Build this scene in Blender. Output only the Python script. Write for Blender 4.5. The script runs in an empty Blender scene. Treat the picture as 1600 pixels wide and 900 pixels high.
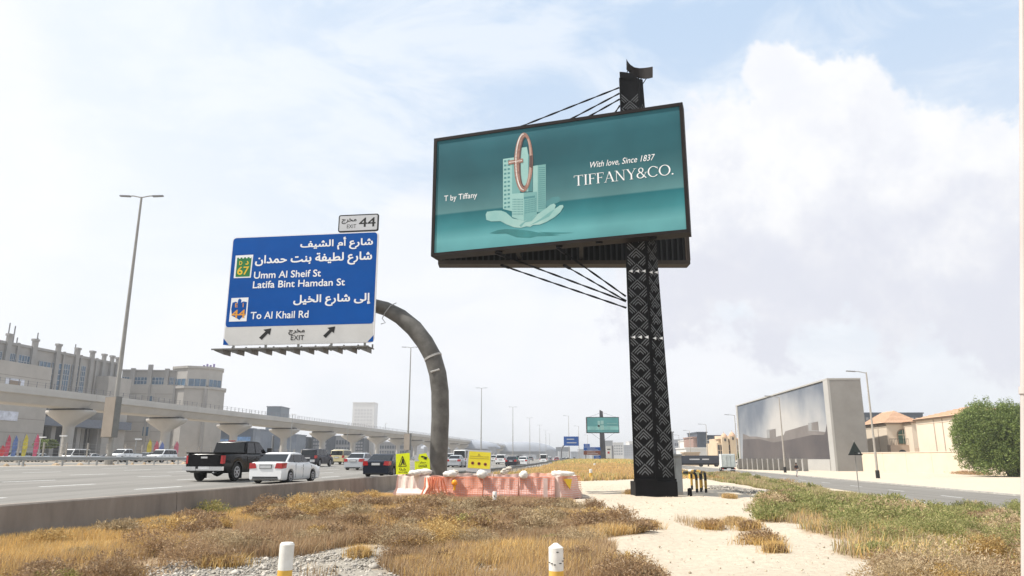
import bpy, bmesh, math, random
import numpy as np
from mathutils import Vector, Matrix
R = math.radians
random.seed(7); rng = np.random.default_rng(7)
S = bpy.context.scene; C = S.collection
EYE = 1.6; F = 1130.0; PIT = math.atan(267/1130)

# ---------------------------------------------------------------- camera
cam = bpy.data.cameras.new('camera'); cam.sensor_width = 36; cam.lens = 36*F/1600
cam.clip_start = .05; cam.clip_end = 20000
co = bpy.data.objects.new('camera', cam); C.objects.link(co)
co.location = (0, 0, EYE); co.rotation_euler = (R(90)+PIT, 0, 0); S.camera = co

def ray(px, py):
    a = (px-800)/F; b = (450-py)/F
    return Vector((a, math.cos(PIT)-b*math.sin(PIT), math.sin(PIT)+b*math.cos(PIT)))
def G(px, py, z=0.0):                     # a photo point on the level z
    d = ray(px, py); t = (z-EYE)/d.z; return Vector((d.x*t, d.y*t, z))
def P(px, py, Y):                         # a photo point at distance Y
    d = ray(px, py); t = Y/d.y; return Vector((d.x*t, Y, EYE+d.z*t))
def XP(px, Y, z=0.0):                     # x of a ground thing seen at px
    return (px-800)/F*(Y*math.cos(PIT)+(z-EYE)*math.sin(PIT))

# ---------------------------------------------------------------- sun, sky, exposure
SUN = Vector((9.6, 1.4, -14.5)).normalized()
sl = bpy.data.lights.new('sun', 'SUN'); sl.energy = 5.0; sl.angle = R(.6); sl.color = (1, .955, .88)
so = bpy.data.objects.new('sun', sl); C.objects.link(so); so.rotation_euler = SUN.to_track_quat('-Z', 'Y').to_euler()
S.view_settings.view_transform = 'Standard'; S.view_settings.look = 'None'
S.view_settings.exposure = 0.36; S.view_settings.gamma = 1
W = bpy.data.worlds.new('World'); S.world = W; W.use_nodes = True
nt = W.node_tree; N = nt.nodes; LK = nt.links; N.clear()
def wn(t, **k):
    n = N.new(t)
    for a, b in k.items(): setattr(n, a, b)
    return n
def mth(op, a, b=None, c=None, clamp=False):
    n = wn('ShaderNodeMath', operation=op, use_clamp=clamp)
    for i, v in enumerate((a, b, c)):
        if v is None: continue
        if isinstance(v, (int, float)): n.inputs[i].default_value = v
        else: LK.new(v, n.inputs[i])
    return n.outputs[0]
def smooth(v, a, b):
    n = wn('ShaderNodeMapRange', interpolation_type='SMOOTHSTEP'); LK.new(v, n.inputs[0])
    n.inputs[1].default_value = a; n.inputs[2].default_value = b; return n.outputs[0]
def mixc(f, a, b):
    n = wn('ShaderNodeMix', data_type='RGBA')
    if isinstance(f, float): n.inputs[0].default_value = f
    else: LK.new(f, n.inputs[0])
    for i, v in ((6, a), (7, b)):
        if isinstance(v, tuple): n.inputs[i].default_value = (*v, 1)
        else: LK.new(v, n.inputs[i])
    return n.outputs[2]
tc = wn('ShaderNodeTexCoord'); D = tc.outputs['Generated']
sep = wn('ShaderNodeSeparateXYZ'); LK.new(D, sep.inputs[0])
sky = wn('ShaderNodeTexSky', sky_type='NISHITA', sun_disc=False)
sky.sun_elevation = math.asin(-SUN.z); sky.sun_rotation = math.atan2(-SUN.x, -SUN.y)
sky.air_density = 1.0; sky.dust_density = 2.2; sky.ozone_density = 1.3
def noise(scale, detail=6, rough=.55, vec=None, dist=0.0):
    n = wn('ShaderNodeTexNoise'); n.inputs['Scale'].default_value = scale; n.inputs['Detail'].default_value = detail
    n.inputs['Roughness'].default_value = rough; n.inputs['Distortion'].default_value = dist
    LK.new(vec or D, n.inputs['Vector']); return n.outputs[0]
def lobes(lst):
    out = None
    for px, py, r in lst:
        d = ray(px, py).normalized()
        n = wn('ShaderNodeVectorMath', operation='DISTANCE'); LK.new(D, n.inputs[0]); n.inputs[1].default_value = d
        v = mth('SUBTRACT', 1.0, mth('DIVIDE', n.outputs['Value'], r/F))
        out = v if out is None else mth('SMOOTH_MAX', out, v, .12)
    return out
nz = noise(5.0, 9, .58, dist=.3); nf = noise(13, 8, .6)
stretch = wn('ShaderNodeMapping'); stretch.inputs['Scale'].default_value = (1, 1, 2.6); LK.new(D, stretch.inputs[0])
thin = noise(4.2, 9, .62, vec=stretch.outputs[0], dist=.5)
# pale summer sky: Nishita thinned by bright haze towards the horizon
el = smooth(sep.outputs[2], .02, .62)
skyb = wn('ShaderNodeVectorMath', operation='SCALE'); LK.new(sky.outputs[0], skyb.inputs[0]); skyb.inputs['Scale'].default_value = 1.0
HZ = (8.05, 8.35, 8.85)
base = mixc(mth('MULTIPLY', el, .66), HZ, mixc(.70, skyb.outputs[0], (4.3, 6.9, 10.2)))
base = mixc(mth('MULTIPLY', smooth(thin, .40, .64), .60), base, (8.9, 9.2, 9.6))
lf = wn('ShaderNodeMath', operation='MULTIPLY'); LK.new(sep.outputs[0], lf.inputs[0]); lf.inputs[1].default_value = -1
base = mixc(mth('MULTIPLY', smooth(lf.outputs[0], .0, .5), .68), base, (8.8, 9.15, 9.5))
# the big cumulus bank on the right and softer heaps low in the middle
cm = lobes([(1232, 118, 62), (1285, 165, 95), (1190, 262, 120), (1310, 285, 150), (1430, 245, 85), (1575, 330, 150),
            (1120, 350, 120), (1240, 380, 190), (1440, 380, 210), (1620, 420, 220), (1850, 360, 260), (1990, 420, 300), (1080, 420, 140), (2300, 300, 300)])
cm = mth('ADD', cm, mth('MULTIPLY', mth('SUBTRACT', nz, .5), 1.75))
cm = mth('ADD', cm, mth('MULTIPLY', mth('SUBTRACT', nf, .5), .95))
cm = mth('ADD', cm, mth('MULTIPLY', mth('SUBTRACT', noise(30, 7, .62), .5), .55))
cov = smooth(cm, .06, .30)
und = lobes([(1130, 470, 210), (1330, 450, 230), (1500, 520, 240), (1250, 560, 200), (1720, 520, 260), (700, 530, 180), (900, 580, 230)])
und = mth('ADD', und, mth('MULTIPLY', mth('SUBTRACT', nz, .5), 2.2))
und = mth('ADD', und, mth('MULTIPLY', mth('SUBTRACT', nf, .5), 1.0))
dark = mth('MULTIPLY', smooth(und, .0, .85), .85)
ccol = mixc(mth('MULTIPLY', smooth(nf, .38, .62), .45), (9.3, 9.3, 9.4), (7.8, 8.05, 8.8))
ccol = mixc(dark, ccol, (6.9, 7.05, 7.9))
soft = lobes([(640, 360, 90), (600, 420, 120), (720, 470, 170), (560, 520, 160), (300, 640, 260), (1000, 640, 260), (-300, 300, 380)])
soft = mth('ADD', soft, mth('MULTIPLY', mth('SUBTRACT', nz, .5), 1.2))
base = mixc(mth('MULTIPLY', smooth(soft, .05, .5), .55), base, (9.3, 9.3, 9.6))
col = mixc(mth('MULTIPLY', cov, .93), base, ccol)
# elsewhere on the dome: the same broken cloud
far = mth('MULTIPLY', smooth(noise(2.3, 8, .6, dist=.4), .50, .64), smooth(mth('MULTIPLY', sep.outputs[1], -1.0), -.05, .3))
col = mixc(far, col, (9.0, 9.1, 9.4))
below = smooth(sep.outputs[2], -.02, -.06)
col = mixc(below, col, (4.5, 4.2, 3.8))
bg = wn('ShaderNodeBackground'); LK.new(col, bg.inputs[0]); bg.inputs[1].default_value = .086
wo = wn('ShaderNodeOutputWorld'); LK.new(bg.outputs[0], wo.inputs[0])

# ---------------------------------------------------------------- materials
MATS = {}
def M(name, col, rough=.8, var=.12, scale=2.0, bump=0.0, metal=0.0, coat=0.0, col2=None, spec=.28, bscale=None, stretchz=1.0, objc=False, stretchy=1.0):
    if name in MATS: return MATS[name]
    m = bpy.data.materials.new(name); m.use_nodes = True; t = m.node_tree; b = t.nodes['Principled BSDF']
    b.inputs['Roughness'].default_value = rough; b.inputs['Metallic'].default_value = metal
    b.inputs['Coat Weight'].default_value = coat; b.inputs['Coat Roughness'].default_value = .05
    b.inputs['Specular IOR Level'].default_value = spec
    if objc:
        g = t.nodes.new('ShaderNodeTexCoord'); src = g.outputs['Object']
    else:
        g = t.nodes.new('ShaderNodeNewGeometry'); src = g.outputs['Position']
    if stretchz != 1 or stretchy != 1:
        mp = t.nodes.new('ShaderNodeMapping'); mp.inputs['Scale'].default_value = (1, stretchy, stretchz); t.links.new(src, mp.inputs[0]); src = mp.outputs[0]
    n = t.nodes.new('ShaderNodeTexNoise'); n.inputs['Scale'].default_value = scale; n.inputs['Detail'].default_value = 7; n.inputs['Roughness'].default_value = .62
    t.links.new(src, n.inputs['Vector'])
    r = t.nodes.new('ShaderNodeMapRange'); r.inputs[1].default_value = .32; r.inputs[2].default_value = .68; t.links.new(n.outputs[0], r.inputs[0])
    x = t.nodes.new('ShaderNodeMix'); x.data_type = 'RGBA'; t.links.new(r.outputs[0], x.inputs[0])
    c2 = col2 or tuple(min(1, v*(1+var)) for v in col); c1 = col if col2 else tuple(v*(1-var) for v in col)
    x.inputs[6].default_value = (*c1, 1); x.inputs[7].default_value = (*c2, 1); t.links.new(x.outputs[2], b.inputs['Base Color'])
    if bump:
        n2 = t.nodes.new('ShaderNodeTexNoise'); n2.inputs['Scale'].default_value = bscale or scale*6; n2.inputs['Detail'].default_value = 5
        t.links.new(src, n2.inputs['Vector']); bp = t.nodes.new('ShaderNodeBump'); bp.inputs['Distance'].default_value = bump
        bp.inputs['Strength'].default_value = .8; t.links.new(n2.outputs[0], bp.inputs['Height']); t.links.new(bp.outputs[0], b.inputs['Normal'])
    MATS[name] = m; return m
def MA(name, rough=.85, transl=0.0):                 # colour from the mesh's own paint attribute
    if name in MATS: return MATS[name]
    m = bpy.data.materials.new(name); m.use_nodes = True; t = m.node_tree; b = t.nodes['Principled BSDF']
    b.inputs['Roughness'].default_value = rough; b.inputs['Specular IOR Level'].default_value = .2
    a = t.nodes.new('ShaderNodeAttribute'); a.attribute_name = 'col'
    g = t.nodes.new('ShaderNodeNewGeometry'); n = t.nodes.new('ShaderNodeTexNoise'); n.inputs['Scale'].default_value = 3; n.inputs['Detail'].default_value = 4
    t.links.new(g.outputs['Position'], n.inputs['Vector'])
    h = t.nodes.new('ShaderNodeMapRange'); h.inputs[3].default_value = .72 if 'ground' in name else .8; h.inputs[4].default_value = 1.22; t.links.new(n.outputs[0], h.inputs[0])
    v = t.nodes.new('ShaderNodeVectorMath'); v.operation = 'SCALE'; t.links.new(a.outputs['Color'], v.inputs[0]); t.links.new(h.outputs[0], v.inputs['Scale'])
    t.links.new(v.outputs[0], b.inputs['Base Color'])
    if transl:
        tr = t.nodes.new('ShaderNodeBsdfTranslucent'); t.links.new(v.outputs[0], tr.inputs[0])
        mx = t.nodes.new('ShaderNodeMixShader'); mx.inputs[0].default_value = transl
        t.links.new(b.outputs[0], mx.inputs[1]); t.links.new(tr.outputs[0], mx.inputs[2]); t.links.new(mx.outputs[0], t.nodes['Material Output'].inputs[0])
    MATS[name] = m; return m

m_asph = M('asphalt', (.15, .139, .122), .9, scale=.9, col2=(.215, .20, .178), bump=.004, bscale=40, stretchy=.05)
m_asph2 = M('worn asphalt', (.155, .146, .132), .9, scale=1.1, col2=(.235, .222, .202), bump=.004, bscale=40, stretchy=.04)
m_line = M('road paint', (.62, .62, .60), .7, .15, 6)
m_conc = M('grey concrete', (.20, .17, .145), .9, scale=1.6, col2=(.29, .255, .22), bump=.006, bscale=14, stretchz=.35)
m_capc = M('concrete rim', (.50, .47, .42), .9, .15, 3)
m_via = M('viaduct concrete', (.47, .455, .43), .85, .07, .25)
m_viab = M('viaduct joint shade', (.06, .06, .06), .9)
m_blk = M('black steel', (.006, .006, .007), .6, .4, 1.5, spec=.12)
m_frm = M('weathered dark frame', (.012, .010, .010), .6, scale=.9, col2=(.020, .015, .013), spec=.1)
m_chev = M('chevron cut metal', (.11, .115, .12), .55, .3, .8, spec=.3)
m_galv = M('galvanised steel', (.32, .33, .33), .5, .12, 2, metal=.3)
m_pole = M('lamp pole steel', (.30, .29, .27), .55, .1, 2, metal=.2)
m_white = M('white print', (.78, .78, .78), .6, .03, 2)
m_silv = M('pale reflective white', (.52, .53, .55), .5, .05, 1.5)
m_blue = M('sign blue', (.002, .075, .32), .6, .08, .6, spec=.1)
m_black = M('black print', (.015, .015, .015), .6)
m_green = M('shield green', (.02, .17, .05), .5)
m_yel = M('shield yellow', (.75, .48, .03), .5)
m_org = M('shield orange', (.68, .30, .03), .5)
m_hiv = M('fluorescent yellow', (.78, .88, .02), .55, .06, 8)
m_bry = M('notice yellow', (.80, .70, .05), .6, .05, 4)
m_brow = M('tourist brown', (.16, .05, .03), .6)
m_bark = M('bark', (.10, .075, .05), .95, .3, 8, bump=.01)

# ---------------------------------------------------------------- mesh helpers
class MB:
    def __init__(s): s.v = []; s.f = []
    def add(s, vs, fs):
        o = len(s.v); s.v += [tuple(v) for v in vs]; s.f += [tuple(i+o for i in f) for f in fs]; return s
    def box(s, x0, x1, y0, y1, z0, z1, rz=0, org=(0, 0)):
        vs = [(x, y, z) for z in (z0, z1) for x, y in ((x0, y0), (x1, y0), (x1, y1), (x0, y1))]
        if rz:
            c, q = math.cos(rz), math.sin(rz)
            vs = [(org[0]+(x-org[0])*c-(y-org[1])*q, org[1]+(x-org[0])*q+(y-org[1])*c, z) for x, y, z in vs]
        return s.add(vs, [(3, 2, 1, 0), (4, 5, 6, 7), (0, 1, 5, 4), (1, 2, 6, 5), (2, 3, 7, 6), (3, 0, 4, 7)])
    def beam(s, a, b, w, h=None):                       # a square bar from a to b
        a = Vector(a); b = Vector(b); h = h or w; d = (b-a).normalized()
        u = d.cross(Vector((0, 0, 1)));  u = u.normalized() if u.length > .01 else Vector((1, 0, 0)); n = u.cross(d).normalized()
        q = [(-1, -1), (1, -1), (1, 1), (-1, 1)]
        vs = [p+u*(i*w/2)+n*(j*h/2) for p in (a, b) for i, j in q]
        return s.add(vs, [(3, 2, 1, 0), (4, 5, 6, 7), (0, 1, 5, 4), (1, 2, 6, 5), (2, 3, 7, 6), (3, 0, 4, 7)])
    def tube(s, pts, r, n=8, cap=True):
        pts = [Vector(p) for p in pts]; rs = r if isinstance(r, (list, tuple)) else [r]*len(pts); vs = []
        up = Vector((0, 0, 1))
        for i, p in enumerate(pts):
            d = (pts[min(i+1, len(pts)-1)]-pts[max(i-1, 0)]).normalized()
            ref = Vector((0, 1, 0)) if abs(d.z) > .7 or abs(d.y) < .5 else up
            if i == 0: u = d.cross(ref).normalized()
            else: u = (u-d*u.dot(d)).normalized()
            w = d.cross(u)
            vs += [p+(u*math.cos(k*2*math.pi/n)+w*math.sin(k*2*math.pi/n))*rs[i] for k in range(n)]
        fs = [(i*n+k, i*n+(k+1) % n, (i+1)*n+(k+1) % n, (i+1)*n+k) for i in range(len(pts)-1) for k in range(n)]
        if cap: fs += [tuple(range(n-1, -1, -1)), tuple((len(pts)-1)*n+k for k in range(n))]
        return s.add(vs, fs)
    def lathe(s, prof, c=(0, 0, 0), n=16, axis='z'):
        vs = []
        for r, h in prof:
            for k in range(n):
                a = k*2*math.pi/n; x, y = r*math.cos(a), r*math.sin(a)
                vs.append((c[0]+x, c[1]+y, c[2]+h) if axis == 'z' else ((c[0]+x, c[1]+h, c[2]+y) if axis == 'y' else (c[0]+h, c[1]+x, c[2]+y)))
        fs = [(i*n+k, i*n+(k+1) % n, (i+1)*n+(k+1) % n, (i+1)*n+k) for i in range(len(prof)-1) for k in range(n)]
        fs += [tuple(range(n-1, -1, -1)), tuple((len(prof)-1)*n+k for k in range(n))]
        return s.add(vs, fs)
    def prism(s, pts, d):                               # polygon (3-D points) pushed along vector d
        n = len(pts); d = Vector(d); a = [Vector(p) for p in pts]
        return s.add(a+[p+d for p in a], [tuple(range(n-1, -1, -1)), tuple(range(n, 2*n))]+[(i, (i+1) % n, n+(i+1) % n, n+i) for i in range(n)])
    def poly(s, pts): return s.add(pts, [tuple(range(len(pts)))])
    def mesh(s, name, smooth=None, loc=(0, 0, 0), fix=True):
        me = bpy.data.meshes.new(name)
        me.from_pydata([(v[0]-loc[0], v[1]-loc[1], v[2]-loc[2]) for v in s.v], [], s.f)
        if fix:
            bm = bmesh.new(); bm.from_mesh(me); bmesh.ops.recalc_face_normals(bm, faces=bm.faces)
            big = [f for f in bm.faces if len(f.verts) > 4]
            if big: bmesh.ops.triangulate(bm, faces=big)
            bm.to_mesh(me); bm.free()
        if smooth:
            me.polygons.foreach_set('use_smooth', [True]*len(me.polygons)); me.set_sharp_from_angle(angle=R(smooth))
        me.update(); return me
    def build(s, name, mat, parent=None, smooth=None, world=False, kind=None, fix=True):
        loc = parent.matrix_basis.translation if (world and parent) else (0, 0, 0)
        if world and parent and parent.parent: loc = loc+parent.parent.matrix_basis.translation
        me = s.mesh(name, smooth, loc, fix); me.materials.append(mat)
        o = bpy.data.objects.new(name, me); C.objects.link(o)
        if parent: o.parent = parent
        if kind: o['kind'] = kind
        return o
def link(name, me, parent=None, loc=(0, 0, 0), rz=0):
    o = bpy.data.objects.new(name, me); C.objects.link(o); o.location = loc; o.rotation_euler = (0, 0, rz)
    if parent: o.parent = parent
    return o
def tag(o, label, cat, group=None):
    o['label'] = label; o['category'] = cat
    if group: o['group'] = group
    return o
def thing(name, label, cat, loc=(0, 0, 0), rz=0, group=None):
    o = bpy.data.objects.new(name, None); o.empty_display_size = .3; C.objects.link(o); o.location = loc; o.rotation_euler = (0, 0, rz)
    return tag(o, label, cat, group)
def copy_thing(root, loc, rz=None, label=None, group=None, paint=None, scale=None):
    r = root.copy(); C.objects.link(r); r.location = loc
    if rz is not None: r.rotation_euler = (0, 0, rz)
    if label: r['label'] = label
    if group: r['group'] = group
    if scale: r.scale = scale
    for ch in list(root.children):
        c = ch.copy(); C.objects.link(c); c.parent = r
        if paint and ch.get('painted'):
            c.material_slots[0].link = 'OBJECT'; c.material_slots[0].material = paint
        for g in list(ch.children):
            d = g.copy(); C.objects.link(d); d.parent = c
            if paint and g.get('painted'):
                d.material_slots[0].link = 'OBJECT'; d.material_slots[0].material = paint
    return r
def struct(name, me_or_mb, mat, smooth=None):
    o = me_or_mb.build(name, mat, smooth=smooth, fix=False); o['kind'] = 'structure'; return o
def npmesh(name, verts, faces_flat, nper, mat, cols=None, smooth=False):
    me = bpy.data.meshes.new(name); nv = len(verts); nfc = len(faces_flat)//nper
    me.vertices.add(nv); me.vertices.foreach_set('co', np.asarray(verts, np.float32).ravel())
    me.loops.add(len(faces_flat)); me.loops.foreach_set('vertex_index', np.asarray(faces_flat, np.int32).ravel())
    me.polygons.add(nfc); me.polygons.foreach_set('loop_start', np.arange(0, nfc*nper, nper, dtype=np.int32))
    if smooth: me.polygons.foreach_set('use_smooth', np.ones(nfc, bool))
    if cols is not None:
        a = me.color_attributes.new('col', 'FLOAT_COLOR', 'POINT'); c4 = np.ones((nv, 4), np.float32); c4[:, :3] = cols
        a.data.foreach_set('color', c4.ravel())
    me.update(calc_edges=True); me.materials.append(mat)
    return me

# ---------------------------------------------------------------- lie of the land
def cc(Y):                                   # centre of the corridor; everything along the road is offset from it
    return .134*Y-4e-5*np.maximum(0, np.minimum(Y, 1000)-100)**2-np.where(np.asarray(Y) > 1000, .072*(np.asarray(Y, float)-1000), 0)
def ccf(Y): return float(cc(float(Y)))
def heading(Y): return math.atan2(-(ccf(Y+2)-ccf(Y-2)), 4)     # rotation about z that turns +Y along the road
def sm(v, a, b):
    t = np.clip((v-a)/(b-a), 0, 1); return t*t*(3-2*t)
def gz(off, Y):
    off = np.asarray(off, float); Y = np.asarray(Y, float)
    left = .15+.0207*np.clip(-off, 0, 44.5)
    mid = .9*sm(Y, 62, 200)*(1-sm(off, 4, 12))
    right = -.70*sm(off, 5, 15)
    near = mid+right+.05*np.sin(off*1.3+Y*.5)*np.sin(Y*.9-off*.4)*(1-sm(off, 12, 15))
    return np.where(off < -12.2, left, near)
def gzf(x, Y): return float(gz(x-ccf(Y), Y))
def along(off, Y, dz=0.0): x = ccf(Y)+off; return Vector((x, Y, float(gz(off, Y))+dz))

def inpoly(x, y, poly):
    r = np.zeros(np.shape(x), bool); n = len(poly)
    for i in range(n):
        x1, y1 = poly[i]; x2, y2 = poly[(i+1) % n]
        if y1 == y2: continue
        c = ((y1 > y) != (y2 > y)) & (x < (x2-x1)*(y-y1)/(y2-y1)+x1); r ^= c
    return r
def vnoise(x, y, s, seed=0):                 # cheap value noise
    g = np.random.default_rng(seed).random((64, 64)); u = x/s % 64; v = y/s % 64
    i = np.floor(u).astype(int); j = np.floor(v).astype(int); a = u-i; b = v-j; a = a*a*(3-2*a); b = b*b*(3-2*b)
    i1 = (i+1) % 64; j1 = (j+1) % 64; i %= 64; j %= 64
    return (g[i, j]*(1-a)+g[i1, j]*a)*(1-b)+(g[i, j1]*(1-a)+g[i1, j1]*a)*b
def gp(l, z=0.0): return [tuple(G(a, b, z)[:2]) for a, b in l]
WALLX = -11.75
R_GRASS = gp([(-500, 1150), (230, 902), (300, 876), (460, 863), (640, 866), (700, 900), (760, 1100), (1180, 1100), (1058, 900), (1000, 862), (955, 832), (970, 822), (925, 800), (875, 783), (760, 776), (640, 768), (560, 772), (-500, 900)])
R_GREEN = gp([(1178, 799), (1330, 792), (1500, 792), (1600, 780), (1750, 775), (2300, 900), (2000, 1150), (1500, 1150), (1345, 900), (1300, 872), (1225, 845), (1175, 817)], -.45)
R_STRIP = gp([(1058, 741), (1110, 733), (1200, 746), (1300, 763), (1390, 779), (1375, 785), (1250, 773), (1130, 758), (1060, 752)], -.5)
R_MOUND = gp([(800, 755), (900, 752), (985, 743), (1000, 735), (1000, 719.5), (850, 719.5), (800, 733), (700, 742)], .0)
def cover(x, y):
    wob = (vnoise(x, y, 1.7, 3)-.5)*1.6; xx = x+wob; yy = y+(vnoise(x, y, 1.3, 4)-.5)*2.0
    return inpoly(xx, yy, R_GRASS), inpoly(xx, yy, R_GREEN), inpoly(xx, yy, R_STRIP)

# ground sheet
offs = np.concatenate([[-5000, -2000, -900, -400, -200, -120, -90, -60, -47.8, -44.5, -40, -30, -20, -14, -12.21], np.arange(-12.19, 17, .3), [18, 20, 24, 28, 34, 40, 50, 70, 100, 160, 300, 700, 2000, 5000]])
Ys = np.concatenate([[-300, -60, -20, -5, 2], np.arange(6, 40, .3), np.arange(40, 70, 1.0), np.arange(70, 220, 5), np.arange(220, 1000, 30), [1200, 1600, 2500, 4000, 7000, 12000]])
OO, YY = np.meshgrid(offs, Ys); XX = OO+cc(YY)
ZZ = gz(OO, YY)+np.where((OO > -12) & (OO < 16) & (YY < 60), .05*(vnoise(XX, YY, .7, 8)-.5)+.02*(vnoise(XX, YY, .33, 9)-.5), 0)
a_, b_, c_ = cover(XX, YY)
sand = np.array([.55, .475, .37]); soil = np.array([.36, .26, .165]); grav = np.array([.36, .325, .27]); dsand = np.array([.50, .41, .31])
col = np.broadcast_to(sand, XX.shape+(3,)).copy()
k = vnoise(XX, YY, 2.2, 5)*.6+vnoise(XX, YY, .8, 6)*.4
col = col*(1-.5*k[..., None])+dsand*(.5*k[..., None])
gr = inpoly(XX, YY, gp([(150, 905), (290, 872), (460, 858), (650, 862), (760, 885), (900, 1100), (-100, 1100)])); col[gr] = grav
tr = inpoly(XX+(k-.5)*1.2, YY+(k-.5)*.8, gp([(1105, 766), (1200, 768), (1400, 783), (1410, 790), (1250, 787), (1100, 776)], -.35)); col[tr] = (.33, .30, .26)  # billboard's cast shadow painted into the sand as a darker band
col[a_ | c_] = soil; col[b_] = soil*1.1
col[(OO < -12.2)] = (.44, .37, .29)
nr, nc = XX.shape
idx = np.arange(nr*nc).reshape(nr, nc); q = np.stack([idx[:-1, :-1], idx[:-1, 1:], idx[1:, 1:], idx[1:, :-1]], -1).reshape(-1)
me = npmesh('ground', np.stack([XX, YY, ZZ], -1).reshape(-1, 3), q, 4, MA('ground paint'), col.reshape(-1, 3), smooth=True)
t = MATS['ground paint'].node_tree; b = t.nodes['Principled BSDF']
g = t.nodes.new('ShaderNodeNewGeometry'); n = t.nodes.new('ShaderNodeTexNoise'); n.inputs['Scale'].default_value = 9; n.inputs['Detail'].default_value = 9; n.inputs['Roughness'].default_value = .7
t.links.new(g.outputs['Position'], n.inputs['Vector']); bp = t.nodes.new('ShaderNodeBump'); bp.inputs['Distance'].default_value = .06; t.links.new(n.outputs[0], bp.inputs['Height']); t.links.new(bp.outputs[0], b.inputs['Normal'])
t.nodes['Noise Texture'].inputs['Scale'].default_value = 7; t.nodes['Noise Texture'].inputs['Detail'].default_value = 8
link('ground', me)['kind'] = 'structure'

def strip(name, o0, o1, Y0, Y1, dz, mat, step=6.0, mb=None):        # a sheet that follows the corridor
    own = mb is None; mb = mb or MB(); n = max(1, int(abs(Y1-Y0)/step)); vs = []; fs = []
    fo = lambda o, y: o(y) if callable(o) else o
    ys = [Y0+(Y1-Y0)*i/n for i in range(n+1)]
    for y in ys:
        for o in (o0, o1):
            oo = fo(o, y); vs.append((ccf(y)+oo, y, float(gz(oo, y))+dz))
    fs = [(2*i, 2*i+1, 2*i+3, 2*i+2) for i in range(n)]
    mb.add(vs, fs)
    return struct(name, mb, mat) if own else mb
def paved(name, offlist, Y0, Y1, dz, mat, step=8.0):
    n = int((Y1-Y0)/step); vs = []; fs = []; k = len(offlist)
    for i in range(n+1):
        y = Y0+(Y1-Y0)*i/n
        for o in offlist:
            oo = o(y) if callable(o) else o; vs.append((ccf(y)+oo, y, float(gz(oo, y))+dz))
    for i in range(n):
        for j in range(k-1): fs.append((i*k+j, i*k+j+1, (i+1)*k+j+1, (i+1)*k+j))
    return struct(name, MB().add(vs, fs), mat)
paved('highway', [-43.2, -30, -20, -12.25], -12, 1400, .02, m_asph2)
paved('highway', [-78, -60, -49], -12, 1400, .02, m_asph2)
paved('road', [-112, -92], 40, 900, .02, m_asph)
near = lambda y: 14.6+2.9*float(sm(y, 44, 54))
paved('service_road', [near, 19, 22, 25.5], -12, 900, .02, m_asph, 4)
strip('road', -11.9, -10.6, 55, 600, .012, m_asph2)
# kerb of the service road
kb = MB()
for y in range(-10, 300, 5):
    for o, w in ((25.5, .18),):
        a = along(o, y); b2 = along(o, y+5); kb.add([(a.x, a.y, a.z-.1), (a.x+w, a.y, a.z-.1), (a.x+w, a.y, a.z+.13), (a.x, a.y, a.z+.13), (b2.x, b2.y, b2.z-.1), (b2.x+w, b2.y, b2.z-.1), (b2.x+w, b2.y, b2.z+.13), (b2.x, b2.y, b2.z+.13)], [(0, 1, 2, 3), (3, 2, 6, 7), (0, 3, 7, 4), (1, 5, 6, 2), (4, 7, 6, 5)])
struct('kerb', kb, M('kerb stone', (.42, .40, .36), .9, .2, 2))
ln = MB()
for o in (-17.2, -20.95, -24.7, -28.6, -32.7, -36.7):
    ph = {-17.2: 1.2, -20.95: 1.6, -24.7: 4.5, -28.6: 5, -32.7: 7, -36.7: 2}[o]
    for k in range(0, 60):
        y = ph+k*8.6
        if y < 380: strip('', o-.08, o+.08, y, y+2.9, .026, None, 3, ln)
for o in (-12.9, -42.6): strip('', o-.09, o+.09, -12, 700, .026, None, 10, ln)
for o in (-52.7, -56.4, -60.1, -63.8, -67.5, -71.2):
    for y in range(20, 300, 9): strip('', o-.09, o+.09, y, y+3, .026, None, 3, ln)
for y in np.arange(0, 47, 2.6): strip('', 16.55, 16.72, y, y+1.5, .026, None, 3, ln)
for y in np.arange(0, 300, 9): strip('', 20.9, 21.03, y, y+3, .026, None, 3, ln)
o = struct('lane_markings', ln, m_line)

from mathutils.geometry import delaunay_2d_cdt
# ================================================================ flat print helpers
class Plane:                                  # an upright panel plane; photo points are traced onto it
    def __init__(s, p, u):                    # p a point (x, y) on it, u its horizontal direction (to the right seen from the front)
        s.p = Vector((p[0], p[1], 0)); s.u = Vector((u[0], u[1], 0)).normalized(); s.n = Vector((s.u.y, -s.u.x, 0))
    def hit(s, px, py, out=0.0):              # -> (u, z)
        d = ray(px, py); o = Vector((0, 0, EYE)); pp = s.p+s.n*out; pp.z = 0
        t = ((pp-o).dot(s.n))/d.dot(s.n); w = o+d*t
        return (w-s.p).dot(s.u), w.z
    def w(s, u, z, out=0.0): q = s.p+s.u*u+s.n*out; return Vector((q.x, q.y, z))
def flat(pl, pts, out, name, mat, parent, thick=.002):     # polygon given in photo points, laid `out` metres in front
    mb = MB(); mb.prism([pl.w(*pl.hit(x, y), out) for x, y in pts], -pl.n*thick); return mb.build(name, mat, parent, world=True)
def rectz(pl, u0, u1, z0, z1, out, thick, mb): return mb.prism([pl.w(u0, z0, out), pl.w(u1, z0, out), pl.w(u1, z1, out), pl.w(u0, z1, out)], -pl.n*thick)
ARF = {'ش': 0xFEB5, 'ا': 0xFE8D, 'ر': 0xFEAD, 'ع': 0xFEC9, 'أ': 0xFE83, 'إ': 0xFE87, 'م': 0xFEE1, 'ل': 0xFEDD, 'ي': 0xFEF1, 'ى': 0xFEEF, 'ف': 0xFED1, 'ط': 0xFEC1, 'ة': 0xFE93, 'ب': 0xFE8F, 'ن': 0xFEE5, 'ت': 0xFE95, 'ح': 0xFEA1, 'د': 0xFEA9, 'خ': 0xFEA5, 'ج': 0xFE9D}
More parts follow.
